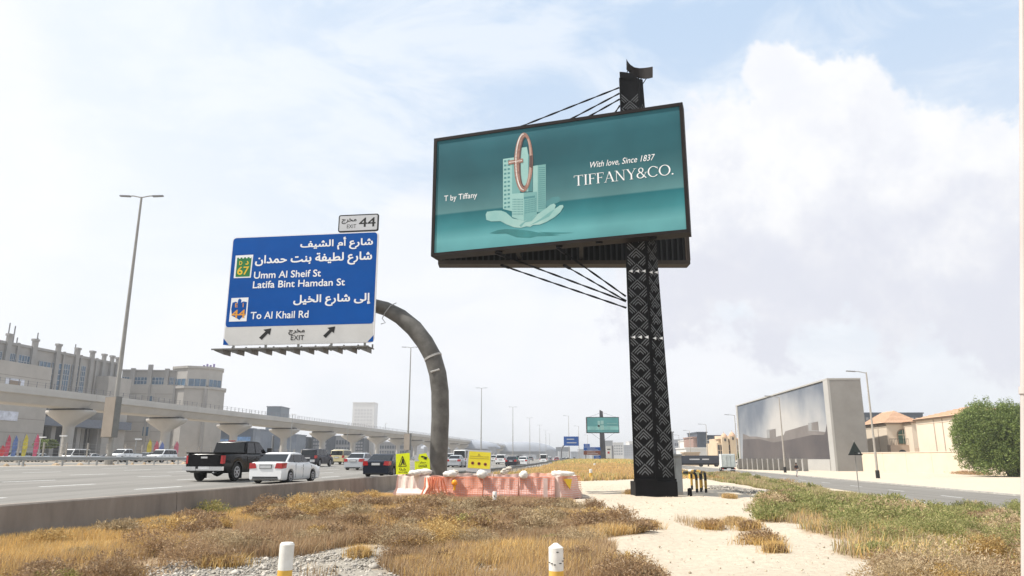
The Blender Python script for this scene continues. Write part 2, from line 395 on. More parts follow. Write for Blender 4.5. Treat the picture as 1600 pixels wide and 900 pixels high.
def arabic(s):
    out = []
    for w in s.split(' '):
        r = ''
        for i, ch in enumerate(w):
            pj = i > 0 and w[i-1] not in 'اأإردةى'; nj = i < len(w)-1 and ch not in 'اأإردةى'
            r += chr(ARF[ch]+((3 if nj else 1) if pj else (2 if nj else 0)))
        out.append(r)
    return ' '.join(out)[::-1]
def textverts(s, bold=0.0, shear=0.0, space=1.0, ar=False):
    c = bpy.data.curves.new('t', 'FONT'); c.body = s; c.fill_mode = 'NONE'; c.resolution_u = 3; c.space_character = space
    o = bpy.data.objects.new('t', c); C.objects.link(o); dg = bpy.context.evaluated_depsgraph_get(); dg.update()
    me = bpy.data.meshes.new_from_object(o.evaluated_get(dg)); co_ = [Vector((v.co.x, v.co.y)) for v in me.vertices]; nx_ = {e.vertices[0]: e.vertices[1] for e in me.edges}
    bpy.data.objects.remove(o); bpy.data.curves.remove(c); bpy.data.meshes.remove(me)
    seen = set(); loops = []
    for i in list(nx_):
        if i in seen: continue
        l = []; j = i
        while j in nx_ and j not in seen: seen.add(j); l.append(j); j = nx_[j]
        if len(l) > 2: loops.append(l)
    area = lambda l: sum(co_[l[k]].x*co_[l[(k+1) % len(l)]].y-co_[l[(k+1) % len(l)]].x*co_[l[k]].y for k in range(len(l)))/2
    sg_ = 1 if max((area(l) for l in loops), key=abs) > 0 else -1
    pts = []; eds = []; segs = []
    for l in loops:
        n_ = len(l); p_ = [co_[j] for j in l]; q_ = []
        for k in range(n_):
            d1 = (p_[k]-p_[k-1]); d2 = (p_[(k+1) % n_]-p_[k]); d1 = d1.normalized() if d1.length > 1e-6 else d2.normalized(); d2 = d2.normalized() if d2.length > 1e-6 else d1
            m_ = Vector((d1.y+d2.y, -d1.x-d2.x)); m_ = m_.normalized() if m_.length > 1e-4 else Vector((d1.y, -d1.x)); q_.append(p_[k]+m_*bold*sg_)
        o_ = len(pts); pts += q_; eds += [(o_+k, o_+(k+1) % n_) for k in range(n_)]; segs += [(q_[k], q_[(k+1) % n_]) for k in range(n_)]
    v2, e2, f2, _, _, _ = delaunay_2d_cdt(pts, eds, [], 0, 1e-5)
    A_ = np.array([(a.x, a.y, b.x, b.y) for a, b in segs]); fs = []
    for f in f2:
        cx = sum(v2[i].x for i in f)/len(f); cy = sum(v2[i].y for i in f)/len(f)
        up_ = (A_[:, 1] <= cy) & (A_[:, 3] > cy); dn = (A_[:, 1] > cy) & (A_[:, 3] <= cy); cr_ = (A_[:, 2]-A_[:, 0])*(cy-A_[:, 1])-(cx-A_[:, 0])*(A_[:, 3]-A_[:, 1])
        if np.sum(up_ & (cr_ > 0))-np.sum(dn & (cr_ < 0)) != 0: fs.append(tuple(f))
    used = sorted({i for f in fs for i in f}); mp_ = {i: k for k, i in enumerate(used)}
    return [(v2[i].x+shear*v2[i].y, v2[i].y, 0) for i in used], [tuple(mp_[i] for i in f) for f in fs], [0]*len(fs)
def lettering(pl, s, lb, rb, h, out, mat, parent, bold=.02, shear=0.0, space=1.0, ar=False, name='lettering'):
    # lb, rb: photo points of the lower left and lower right of the line, h its height in photo pixels
    vs, fs, mi = textverts(s, bold, shear, space, ar)
    x0 = min(v[0] for v in vs); x1 = max(v[0] for v in vs); y0 = min(v[1] for v in vs); y1 = max(v[1] for v in vs)
    u0, z0 = pl.hit(*lb); u1, _ = pl.hit(*rb); _, zt = pl.hit(lb[0], lb[1]-h)
    lay = {}
    for f, m_ in zip(fs, mi):
        for v in f: lay[v] = m_
    mb = MB(); mb.add([pl.w(u0+(v[0]-x0)/(x1-x0)*(u1-u0), z0+(v[1]-y0)/(y1-y0)*(zt-z0), out+.0015*lay.get(i, 0)) for i, v in enumerate(vs)], fs)
    return mb.build(name, mat, parent, world=True, fix=False)

# serif capitals drawn as strokes: (x0,y0,x1,y1,w0,w1)
TH, TN = .115, .04
def bar(x0, y0, x1, y1, w): return ('b', x0, y0, x1, y1, w)
def stem(x, w=TH, y0=0, y1=1): return [bar(x, y0, x, y1, w), bar(x-.13, y0+.014, x+.13, y0+.014, .028), bar(x-.13, y1-.014, x+.13, y1-.014, .028)]
SER = {
 'T': (.80, [bar(.40, 0, .40, 1, TH), bar(.27, .014, .53, .014, .028), bar(.03, .98, .77, .98, TN), bar(.04, .80, .05, .98, .03), bar(.76, .80, .75, .98, .03)]),
 'I': (.36, stem(.18)),
 'F': (.64, stem(.17)+[bar(.17, .98, .60, .98, TN), bar(.595, .80, .595, .98, .03), bar(.17, .53, .47, .53, TN), bar(.47, .44, .47, .62, .025)]),
 'A': (.84, [bar(.10, 0, .42, 1, TN), bar(.42, 1, .72, 0, TH), bar(.22, .36, .60, .36, .032), bar(0, .014, .21, .014, .028), bar(.58, .014, .86, .014, .028)]),
 'N': (.88, [bar(.14, 0, .14, 1, TN), bar(.14, 1, .72, 0, TH), bar(.72, 0, .72, 1, TN), bar(.02, .014, .27, .014, .028), bar(.0, .986, .16, .986, .028), bar(.59, .986, .85, .986, .028)]),
 'Y': (.80, [bar(.42, 0, .42, .45, TH), bar(.12, 1, .42, .44, TH), bar(.70, 1, .42, .44, TN), bar(.28, .014, .56, .014, .028), bar(.0, .986, .25, .986, .028), bar(.58, .986, .82, .986, .028)]),
 'C': (.84, [('c', .44, .5, .42, .51, .315, .455, 42, 318), bar(.76, .70, .76, .90, .03), bar(.74, .14, .74, .2, .03)]),
 'O': (.94, [('c', .46, .5, .44, .51, .325, .455, 0, 360)]),
 '.': (.22, [('c', .1, .07, .07, .07, .001, .001, 0, 360)]),
 '&': (.86, [('c', .36, .76, .20, .24, .12, .19, 0, 360), ('c', .32, .27, .30, .28, .19, .225, 60, 345), bar(.22, .70, .74, .0, .095), bar(.60, .20, .74, .52, .035), bar(.64, .52, .84, .52, .028), bar(.22, .52, .30, .56, .06)]),
}
def serif(pl, s, lb, rb, h, out, mat, parent):
    tot = sum(SER[c_][0] for c_ in s); u0, z0 = pl.hit(*lb); u1, _ = pl.hit(*rb); _, zt = pl.hit(lb[0], lb[1]-h); sx = (u1-u0)/tot; sz = zt-z0
    mb = MB(); x = 0; k = 0
    for ch in s:
        w, st = SER[ch]
        for q_ in st:
            k = (k+1) % 7; o_ = out+.0009*k; f = lambda a, b: pl.w(u0+(x+a)*sx, z0+b*sz, o_)
            if q_[0] == 'b':
                _, a0, b0, a1, b1, ww = q_
                if abs(b1-b0) < .005: mb.add([f(a0, b0-ww/2), f(a1, b0-ww/2), f(a1, b0+ww/2), f(a0, b0+ww/2)], [(0, 1, 2, 3)])
                else: mb.add([f(a0-ww/2, b0), f(a0+ww/2, b0), f(a1+ww/2, b1), f(a1-ww/2, b1)], [(0, 1, 2, 3)])
            else:
                _, cx, cy, ra, rb_, ia, ib, g0, g1 = q_; n_ = 28; vs = []
                for i in range(n_+1):
                    a = R(g0+(g1-g0)*i/n_); vs += [f(cx+ra*math.cos(a), cy+rb_*math.sin(a)), f(cx+ia*math.cos(a), cy+ib*math.sin(a))]
                mb.add(vs, [(2*i, 2*i+2, 2*i+3, 2*i+1) for i in range(n_)])
        x += w
    return mb.build('lettering', mat, parent, world=True, fix=False)

# ================================================================ the large billboard
YR = 31.0
br = P(1071, 359.5, YR); tr_ = P(1063, 166, YR)
# left distance that gives both left corners the same heights as the right ones
best = min(np.arange(33, 37, .01), key=lambda y: abs(P(679, 395, y).z-br.z)+abs(P(682.7, 221, y).z-tr_.z))
bl = P(679, 395, best); tl = P(682.7, 221, best)
pR = ((br.x+tr_.x)/2, YR); pL = ((bl.x+tl.x)/2, best); zb = (br.z+bl.z)/2; zt = (tr_.z+tl.z)/2
PB = Plane(pL, (pR[0]-pL[0], pR[1]-pL[1])); BW = math.dist(pL, pR)
COLX = 6.25
bb = thing('billboard', 'big teal jewellery billboard high on the black patterned column', 'billboard', (COLX, 33.2, 0))
m_teal = bpy.data.materials.new('teal advert print'); m_teal.use_nodes = True
t = m_teal.node_tree; b = t.nodes['Principled BSDF']; b.inputs['Roughness'].default_value = .6; b.inputs['Specular IOR Level'].default_value = .12
g = t.nodes.new('ShaderNodeNewGeometry'); sp = t.nodes.new('ShaderNodeSeparateXYZ'); t.links.new(g.outputs['Position'], sp.inputs[0])
mr = t.nodes.new('ShaderNodeMapRange'); mr.inputs[1].default_value = zb; mr.inputs[2].default_value = zt; t.links.new(sp.outputs[2], mr.inputs[0])
cr = t.nodes.new('ShaderNodeValToRGB'); e = cr.color_ramp.elements
stops = [(0, (.135, .42, .42)), (.10, (.16, .48, .48)), (.20, (.06, .29, .30)), (.325, (.02, .175, .19)), (.34, (.12, .29, .29)), (.45, (.07, .21, .22)), (.65, (.028, .13, .145)), (.85, (.026, .135, .155)), (1, (.04, .18, .205))]
e[0].position = 0; e[0].color = (*stops[0][1], 1); e[1].position = 1; e[1].color = (*stops[-1][1], 1)
for p_, c_ in stops[1:-1]: el_ = e.new(p_); el_.color = (*c_, 1)
n = t.nodes.new('ShaderNodeTexNoise'); n.inputs['Scale'].default_value = .35; n.inputs['Detail'].default_value = 3; t.links.new(g.outputs['Position'], n.inputs['Vector'])
ad = t.nodes.new('ShaderNodeMath'); ad.operation = 'MULTIPLY_ADD'; ad.inputs[1].default_value = .0; ad.inputs[2].default_value = 0
hs = t.nodes.new('ShaderNodeHueSaturation'); vv = t.nodes.new('ShaderNodeMapRange'); vv.inputs[1].default_value = .3; vv.inputs[2].default_value = .7; hs.inputs['Hue'].default_value = .512; vv.inputs[3].default_value = .64; vv.inputs[4].default_value = .86
t.links.new(n.outputs[0], vv.inputs[0]); t.links.new(mr.outputs[0], cr.inputs[0]); t.links.new(cr.outputs[0], hs.inputs['Color']); t.links.new(vv.outputs[0], hs.inputs['Value']); t.links.new(hs.outputs[0], b.inputs['Base Color'])
rectz(PB, 0, BW, zb, zt, .0, .02, mb := MB()); mb.build('advert_screen', m_teal, bb, world=True)
def frame_box(pl, u0, u1, z0, z1, depth, wd, parent, mat, name='frame'):
    mb = MB()
    rectz(pl, u0-wd, u1+wd, z1, z1+wd, .06, depth, mb); rectz(pl, u0-wd, u1+wd, z0-wd, z0, .06, depth, mb)
    rectz(pl, u0-wd, u0, z0, z1, .06, depth, mb); rectz(pl, u1, u1+wd, z0, z1, .06, depth, mb)
    return mb.build(name, mat, parent, world=True)
frame_box(PB, 0, BW, zb, zt, .75, .16, bb, m_frm)
mb = MB(); rectz(PB, -.02, BW+.02, zb-.02, zt+.02, -.5, .08, mb); mb.build('back_sheet', m_blk, bb, world=True)
m_ribs = M('dark rib sheet', (.010, .012, .012), .55, .2, 1)
for i in range(9):                                                # ribs on the back of the front face, seen from underneath
    rectz(PB, .4+i*1.45, .52+i*1.45, zb+.02, zb+.3, -.36, .1, mb := MB()); mb.build('rib', m_ribs, bb, world=True)
# the face that looks the other way, its ribbed back towards us
YB = 36.4; x0b = XP(688, YB, 11.4); x1b = XP(1074, YB, 11.4)
PK = Plane((x0b, YB), (1, 0)); zkb = P(900, 415, YB).z+.02; WB = x1b-x0b
m_frm2 = M('weathered brown underside', (.03, .022, .017), .7, scale=.9, col2=(.042, .032, .026))
fb = MB(); rectz(PK, 0, WB, zkb+.2, zkb+6.5, -.1, .12, fb); fb.build('rear_screen', m_blk, bb, world=True)
fb = MB(); rectz(PK, -.1, WB+.1, zkb, zkb+.2, .25, .8, fb); rectz(PK, -.1, WB+.1, zkb+6.5, zkb+6.68, .25, .8, fb); rectz(PK, -.12, .05, zkb+.201, zkb+6.5, .24, .78, fb); rectz(PK, WB-.05, WB+.12, zkb+.201, zkb+6.5, .24, .78, fb)
fb.build('rear_frame', m_frm2, bb, world=True)
for i in range(44):
    u = .12+i*(WB-.3)/43; rectz(PK, u, u+.09, zkb+.22, zkb+6.45, -.02, .07, mb := MB()); mb.build('rib', m_ribs, bb, world=True)
for px in (800, 905, 1012): # cross girders that tie the two faces
    u, z = PB.hit(px, 400); a = PB.w(u, zb+.12, -.5); mb = MB(); mb.beam(a, (a.x+.3, YB-.2, zkb+.35), .2); mb.build('girder', m_blk, bb, world=True)
for px in (778, 872, 935, 1020):
    u, z = PB.hit(px, 390); a = PB.w(u, zb-.2, -.2); MB().box(a.x-.16, a.x+.16, a.y-.12, a.y+.12, zb-.24, zb-.12).build('bracket', m_blk, bb, world=True)

# advert picture (all flat print, each layer a little in front of the last)
def fl(pts, lay, mat, name='print'): return flat(PB, pts, .006+.0015*lay, name, mat, bb, .002)
m_p1 = M('print pale jade', (.27, .47, .44), .6, .06, 1); m_p2 = M('print jade', (.15, .34, .33), .6, .06, 1); m_p3 = M('print deep jade', (.07, .22, .23), .6, .1, 1)
m_hand = M('print hand', (.33, .50, .46), .6, .1, .6, col2=(.22, .42, .40)); m_gold = M('print rose gold', (.27, .145, .11), .5, .3, 6); m_gdark = M('print dark gold', (.10, .055, .05), .5)
m_gl = M('print pale gold', (.42, .29, .24), .5); m_glit = M('print glint', (.75, .70, .66), .5); m_shp = M('print dark teal', (.035, .19, .195), .6, .2, 1)
zz = lambda l: [(740+x/4.737, 200+y/4.737) for x, y in l]
fl(zz([(120, 778), (180, 755), (235, 748), (330, 750), (420, 762), (500, 778), (640, 790), (580, 797), (470, 800), (420, 812), (320, 808), (240, 780), (160, 782)]), 0, m_shp, 'print_shape')
fl(zz([(480, 770), (740, 775), (560, 785)]), 0, m_shp, 'print_shape')
fl(zz([(535, 545), (585, 512), (630, 508), (645, 525), (632, 548), (560, 580), (530, 585)]), 0, m_p3, 'print_finger')
fl(zz([(348, 148), (395, 140), (405, 200), (405, 470), (350, 470)]), 0, m_p1, 'print_tower')
fl(zz([(405, 190), (437, 215), (437, 470), (405, 470)]), 1, m_p3, 'print_tower')
fl(zz([(218, 230), (300, 218), (300, 620), (218, 600)]), 0, m_p1, 'print_tower')
fl(zz([(285, 235), (345, 255), (345, 630), (285, 625)]), 1, m_p2, 'print_tower')
fl(zz([(440, 282), (475, 276), (475, 620), (440, 625)]), 1, m_p1, 'print_tower')
fl(zz([(475, 276), (535, 268), (535, 610), (475, 625)]), 0, m_p2, 'print_tower')
mb = MB()
for i in range(12):
    for j in range(2):
        y = 238+i*31-j*4; x = 226+j*26; mb.poly([PB.w(*PB.hit(*q_), .0095) for q_ in zz([(x, y+16), (x+17, y+14), (x+17, y), (x, y+2)])])
for i in range(21):
    y = 290+i*15; mb.poly([PB.w(*PB.hit(*q_), .0105) for q_ in zz([(480, y+7), (530, y+4), (530, y), (480, y+3)])])
mb.build('print_windows', m_p3, bb, world=True, kind='stuff')
fl(zz([(90, 640), (100, 620), (160, 612), (205, 612), (240, 625), (290, 670), (350, 680), (410, 665), (470, 640), (530, 600), (570, 568), (595, 560), (608, 572), (600, 600), (640, 572), (662, 570), (666, 585), (640, 625), (600, 660), (540, 695), (490, 715), (440, 718), (420, 732), (390, 728), (350, 740), (300, 735), (240, 712), (200, 690), (130, 692), (95, 680)]), 3, m_hand, 'print_hand')
fl(zz([(600, 602), (560, 655), (470, 700), (420, 718), (500, 670), (560, 625)]), 4, m_p2, 'print_finger')
fl(zz([(410, 668), (470, 645), (430, 690), (380, 700), (350, 735), (340, 720)]), 4, m_p2, 'print_finger')
fl(zz([(285, 488), (372, 480), (372, 690), (285, 660)]), 5, m_p1, 'print_tower')
fl(zz([(372, 480), (470, 472), (470, 640), (372, 690)]), 5, m_p2, 'print_tower')
fl(zz([(372, 512), (455, 500), (455, 515), (372, 527)]), 6, m_p3, 'print_band')
mb = MB()
for i in range(7):
    for j in range(8):
        x = 290+j*10; y = 525+i*18; mb.poly([PB.w(*PB.hit(*q_), .0165) for q_ in zz([(x, y+9), (x+5, y+9), (x+5, y), (x, y)])])
        x = 380+j*11; y = 535+i*15-j*2; mb.poly([PB.w(*PB.hit(*q_), .0165) for q_ in zz([(x, y+8), (x+6, y+7), (x+6, y), (x, y+1)])])
mb.build('print_windows', m_p3, bb, world=True, kind='stuff')
def ringpart(a0, a1, lay, mat, name, w0=0.0, w1=1.0):
    vs = []; n_ = 44
    for i in range(n_+1):
        a = R(a0+(a1-a0)*i/n_); ca, sa = math.cos(a), math.sin(a)
        o_ = (370+70*ca+4*sa, 255-220*sa); i_ = (380+33*ca+4*sa, 250-178*sa)
        for f in (w0, w1): vs.append(PB.w(*PB.hit(*zz([(i_[0]+(o_[0]-i_[0])*f, i_[1]+(o_[1]-i_[1])*f)])[0]), .006+.0015*lay))
    mb = MB().add(vs, [(2*i, 2*i+2, 2*i+3, 2*i+1) for i in range(n_)]); return mb.build(name, mat, bb, world=True)
ringpart(0, 360, 7, m_gold, 'print_ring'); ringpart(-60, 62, 8, m_gl, 'print_ring', .15, .6); ringpart(-12, 14, 9, m_gdark, 'print_ring', .05, .9); ringpart(85, 275, 8, m_gdark, 'print_ring', 0, .22)
mb = MB()
for i in range(56):
    a = R(95+i*3.1); x = 372+58*math.cos(a); y = 252-207*math.sin(a); mb.poly([PB.w(*PB.hit(*q_), .0215) for q_ in zz([(x-5, y+4), (x+4, y+4), (x+4, y-3), (x-5, y-3)])])
mb.build('print_stones', m_glit, bb, world=True, kind='stuff')
fl(zz([(257, 243), (365, 226), (367, 255), (259, 272)]), 10, m_gold, 'print_bar')
mb = MB()
for i in range(10):
    x = 263+i*10; y = 252-i*1.6; mb.poly([PB.w(*PB.hit(*q_), .023) for q_ in zz([(x, y+8), (x+6, y+7), (x+6, y), (x, y+1)])])
mb.build('print_stones', m_glit, bb, world=True, kind='stuff')
serif(PB, 'TIFFANY&CO.', (896.5, 291.0), (1053.5, 272.2), 16, .01, m_white, bb)
lettering(PB, 'With love, Since 1837', (922.5, 264), (1024, 251.5), 10.8, .01, m_white, bb, bold=.0, shear=.3)
lettering(PB, 'T by Tiffany', (694, 317.5), (745.5, 313), 11.5, .01, m_white, bb, bold=.0)

# ---------------------------------------------------------------- its column
cl = thing('billboard_column', 'tall black billboard column with chevron cut-outs on the sand', 'column', (COLX, 33.2, 0))
XL = 5.35; YF = 32.55
def colw(z): return .88-.66*min(1, max(0, z)/20.3)               # width of the right-hand panel tapers upward
def colsec(z, out=0):
    w = colw(z); return [(XL-out, YF+.05-out), (XL+.91, YF-out), (XL+.93, YF+.06-out), (XL+.93+w+out, YF+.12-out), (XL+.80+w+out, YF+1.2), (XL+.32, YF+1.2)]
zc = [.62, 6, 12, 18.5, 20.0]; mb = MB(); vs = [(x, y, z) for z in zc for x, y in colsec(z)]
mb.add(vs, [(i*6+k, i*6+(k+1) % 6, (i+1)*6+(k+1) % 6, (i+1)*6+k) for i in range(len(zc)-1) for k in range(6)]+[(5, 4, 3, 2, 1, 0)])
mb.build('shaft', m_blk, cl, world=True)
# rounded top of the left panel
pts = [(XL, 20.0)]+[(XL+.0, 20.35)]+[(XL+.91*math.sin(a)*1.0, 20.0-.12+.47*math.cos(a)) for a in [R(10*i) for i in range(1, 10)]]
MB().prism([(x, YF-.0, z) for x, z in pts], (.2, .9, 0)).build('cap', m_blk, cl, world=True)
pts = [(XL+.93, 19.6)]+[(XL+.93+.24*math.sin(R(15*i)), 19.85+.15*math.cos(R(15*i))) for i in range(7)]+[(XL+1.17, 19.6)]
MB().box(XL+.0, XL+1.83, YF-.06, YF+1.3, -.2, .64).box(XL-.05, XL+.95, YF-.08, YF+.02, .64, .76).box(XL+.95, XL+1.82, YF+.02, YF+.1, .64, .76).build('plinth', m_blk, cl, world=True)
for (xa, ya, xb) in ((XL-.03, YF-.03, XL+.03), (XL+.88, YF-.05, XL+.96)):
    MB().box(xa, xb, ya, ya+.08, .76, 20.0).build('edge_trim', m_blk, cl, world=True)
def arms(half, j):                      # one nested chevron of a diamond; half: 0 both, -1 left arm, 1 right arm
    mb = MB(); s_ = (.35, .25, .15)[j]; top = .35-.145*j; th = .043; k_ = 1.0
    for sd in (-1, 1):
        if half and sd != half: continue
        a, c_ = 0.0, s_
        q_ = [(sd*a, top), (sd*c_, top-k_*c_), (sd*c_, top-k_*c_-th*1.5), (sd*a, top-th*1.5)]
        mb.prism([(x, 0, z) for x, z in q_], (0, -.016, 0))
    return mb.mesh('chevron')
CHM = {(h_, j): arms(h_, j) for h_ in (0, -1, 1) for j in range(3)}
for mm in CHM.values(): mm.materials.append(m_chev)
loc0 = Vector((COLX, 33.2, 0)); PER = .755; z = 1.05; cnt = 0; smb = MB()
while z < 19.6:
    if not (zb+.5 < z < zt-.4):
        for pan in (0, 1):
            w = .91 if pan == 0 else colw(z); x0 = XL if pan == 0 else XL+.94; yf = (YF+.02) if pan == 0 else YF+.09; xc = x0+w/2
            sc = w/.91
            if sc < .3: continue
            zo = z if pan == 0 else z-.12
            spots = [(xc, zo, 0), (x0+.045*sc, zo+PER/2, 1), (x0+w-.045*sc, zo+PER/2, -1)]
            for (x, z_, h_) in spots:
                if z_ < .9 or z_ > 19.8: continue
                for j in range(3):
                    cnt += 1
                    if cnt > 298: continue
                    o = link('chevron', CHM[(h_, j)], cl, Vector((x, yf-.004-(x-x0)*(.055 if pan == 0 else 0.0)+ (0 if pan == 0 else .03*(x-x0)), z_))-loc0); o.scale = (sc*(1 if h_ == 0 else .98), 1, 1)
    z += PER
zm1 = P(1000, 424, YF).z; zm2 = P(1000, 527, YF).z
for zm in (zm1, zm2):
    for i in range(3):
        x = XL+.16+i*.30; MB().prism([(x-.09, YF-.05, zm), (x+.09, YF-.05, zm+.075), (x+.09, YF-.05, zm-.075)], (0, -.01, 0)).build('marker', m_white, cl, world=True)
    for i in range(2):
        w = colw(zm); x = XL+.94+w*(.3+i*.45); MB().prism([(x-.08, YF+.02, zm-.04), (x+.08, YF+.02, zm+.03), (x+.08, YF+.02, zm-.11)], (0, -.01, 0)).build('marker', m_white, cl, world=True)
# curved sheet on thin rods at the very top
YC = 33.3; qs = [(979, 92, 122-14), (981, 96, 110), (985, 101, 114), (991, 105, 118.5), (999, 106.5, 121.5), (1007, 106, 122.5), (1014, 105, 122), (1020, 104, 120.5)]
mb = MB(); vs = []
for i, (px, y0_, y1_) in enumerate(qs):
    yy = YC-.35+.5*math.sin(i/7*math.pi)
    for py in (y0_, y1_):
        p_ = P(px, py, yy); vs += [p_, p_+Vector((.0, .05, 0))]
mb.add(vs, sum([[(4*i, 4*i+4, 4*i+6, 4*i+2), (4*i+1, 4*i+3, 4*i+7, 4*i+5), (4*i, 4*i+1, 4*i+5, 4*i+4), (4*i+2, 4*i+6, 4*i+7, 4*i+3)] for i in range(7)], []))
sh = mb.build('crest_sheet', m_frm, cl, smooth=50, world=True)
for a, b2 in (((979, 116), (982, 106)), ((982.5, 117), (985, 110)), ((998, 128), (1003, 121)), ((1003, 133), (1011, 121))):
    MB().tube([P(*a, YC), P(*b2, YC-.05)], .022, 6).build('rod', m_blk, cl, world=True)
# stay cables
def cable(a, b2, lab, r=.038):
    a = Vector(a); b2 = Vector(b2); mb = MB(); n_ = int((b2-a).length/.16); o_ = None
    pts = [a.lerp(b2, i/n_) for i in range(n_+1)]; u = (b2-a).cross(Vector((0, 1, 0))).normalized(); w = (b2-a).normalized().cross(u)
    for ph in (0, math.pi):
        mb.tube([p_+(u*math.cos(ph+i*.55)+w*math.sin(ph+i*.55))*r*.55 for i, p_ in enumerate(pts)], r*.75, 5)
    o = mb.build('stay_cable', m_blk); tag(o, lab, 'cable', 'twisted steel stays of the big billboard'); return o
for (c0, bp, lab) in (((970, 137), (790, 197), 'longest black stay cable from column top to billboard upper left edge'), ((970, 146), (875, 186), 'upper stay cable second from the top beside the column head'),
                      ((970, 155), (905, 182), 'upper stay cable third from the top beside the column head'), ((971, 165), (955, 173), 'shortest stay cable just above the billboard frame by the column')):
    u, z_ = PB.hit(bp[0], bp[1]+2); e_ = PB.w(u, zt+.12, -.3); s_ = P(*c0, YF+.4); cable((XL+.02, YF+.4, s_.z), e_, lab)
for (c0, q_, lab) in (((980, 481), ('k', 783, 417), 'lowest stay cable from column to rear face underside, far left'), ((980, 471), ('b', 772, 400), 'stay cable from column to front face underside at left'),
                      ((980, 470), ('k', 881, 416), 'stay cable from column to rear face underside, nearer one'), ((979, 463), ('b', 868, 390), 'topmost lower stay cable from column to front face underside')):
    s_ = P(*c0, YF+.5); 
    if q_[0] == 'k': u, _ = PK.hit(q_[1], q_[2]); e_ = PK.w(u, zkb-.02, .1)
    else: u, _ = PB.hit(q_[1], q_[2]); e_ = PB.w(u, zb-.2, -.2)
    cable((XL-.02, YF+.5, s_.z), e_, lab)
    bk = MB(); bk.beam(e_, e_+(s_-e_).normalized()*.5, .13); o = bk.build('cable_socket', m_blk, bb, world=True)
# cabinet behind the column, guard rails beside it
kz = gzf(8.0, 34.2)
k_ = thing('utility_cabinet', 'pale grey utility cabinet tucked behind the black column', 'cabinet', (7.52, 34.6, kz))
MB().box(-.30, .30, -.3, .3, 0, 1.75).build('body', M('cabinet grey', (.34, .33, .31), .7, .1, 2), k_); MB().box(-.33, .33, -.34, .34, 1.75, 1.83).build('lid', m_galv, k_)
MB().box(-.27, -.01, -.32, -.302, .15, 1.65).build('door', m_galv, k_); MB().box(.01, .27, -.32, -.302, .15, 1.65).build('door', m_galv, k_)
m_yb = M('rail yellow', (.36, .22, .045), .6, .25, 5); m_bbk = M('rail black', (.02, .02, .022), .6, .3, 5)
def hoop(ax, ay, bx, by, lab):
    h = .98; r = .065; z0 = min(gzf(ax, ay), gzf(bx, by)); t_ = thing('hoop_barrier', lab, 'guard rail', ((ax+bx)/2, (ay+by)/2, z0), 0, 'yellow and black hoops by the column')
    L_ = math.hypot(bx-ax, by-ay); ux, uy = (bx-ax)/L_, (by-ay)/L_; path = [(-L_/2, -.15), (-L_/2, h-.22)]
    path += [(-L_/2+.22-.22*math.cos(R(a)), h-.22+.22*math.sin(R(a))) for a in (22, 45, 68, 90)]
    path += [(-x, z_) for x, z_ in path[::-1]]
    P3 = [Vector((s_*ux, s_*uy, z_)) for s_, z_ in path]; d = [0]
    for i in range(1, len(P3)): d.append(d[-1]+(P3[i]-P3[i-1]).length)
    # bands: split the path by length
    tot = d[-1]
    def at_(s_):
        for i in range(1, len(d)):
            if s_ <= d[i]: f = (s_-d[i-1])/(d[i]-d[i-1]); return P3[i-1].lerp(P3[i], f)
        return P3[-1]
    nb = max(5, int(tot/.36)) | 1
    for i in range(nb):
        a, b2 = tot*i/nb, tot*(i+1)/nb; ps = [at_(a)]+[P3[j] for j in range(len(d)) if a+.01 < d[j] < b2-.01]+[at_(b2)]
        MB().tube(ps, r, 10).build('band', m_yb if i % 2 else m_bbk, t_, smooth=50)
def gxy(px, py, z_=-.08): p_ = G(px, py, z_); return p_.x, p_.y
hoop(*gxy(1059.6, 771), *gxy(1089.5, 773), 'yellow black hoop guard rail standing right against the column')
hoop(*gxy(1081.5, 767), *gxy(1097, 768.5), 'small yellow black hoop standing behind the larger hoop rail')
hoop(*gxy(1095.8, 771.5), *gxy(1103.6, 773.5), 'narrow yellow black hoop, the one farthest from the column')
k_ = tag(MB().lathe([(.10, 0), (.10, .32), (.03, .36)], (7.72, 32.6, gzf(7.7, 32.6)), 10).build('post', m_blk), 'short black post between the column and the first hoop', 'post')

# ================================================================ direction sign over the highway
AY = 35.5; AX = XP(684, AY, 0)
ar = thing('sign_arch_pole', 'thick bent grey steel pole holding the blue direction sign', 'sign pole', (AX, AY, 0))
PA = Plane((AX, AY), (1, -.134))
pix = [(684, 745), (686, 700), (688, 650), (687.5, 612), (684, 584), (676.5, 558), (664, 535), (647, 513), (626, 495), (603, 482.5), (580, 476), (555, 472), (530, 470)]
pp = [PA.w(*PA.hit(*q_)) for q_ in pix]; pp = [Vector((pp[0].x, pp[0].y, -.3))]+pp
rs = [.43]*9+[.40, .36, .33, .31, .30]
ob = MB().tube(pp, rs[:len(pp)], 20).build('pole', M('weathered steel', (.085, .08, .072), .6, scale=2.2, col2=(.155, .148, .135), bump=.004, metal=.15), ar, smooth=60, world=True)
for q_, rr in (((679, 571), .425), ((585, 477.5), .37)):
    c_ = PA.w(*PA.hit(*q_)); i = min(range(1, len(pp)-1), key=lambda i: (pp[i]-c_).length); d_ = (pp[i+1]-pp[i-1]).normalized()*.05
    MB().tube([pp[i]-d_, pp[i]+d_], rr+.03, 20).build('weld_band', M('chalky weld band', (.42, .41, .39), .7, .3, 6), ar, smooth=60, world=True)
c_ = PA.w(*PA.hit(681.5, 581)); MB().tube([c_+Vector((-.22, -.4, -.06)), c_+Vector((.2, -.42, .07))], .05, 6).build('scrape_mark', MATS['chalky weld band'], ar, world=True)
pc = [PA.w(*PA.hit(*q_), o_) for q_, o_ in (((620, 474), .1), ((614, 480), .42), ((606, 491), .46), ((601, 500), .4), ((605, 506), .3), ((598, 508), .3))]
MB().tube(pc, .022, 6).build('hanging_wire', m_galv, ar, world=True)
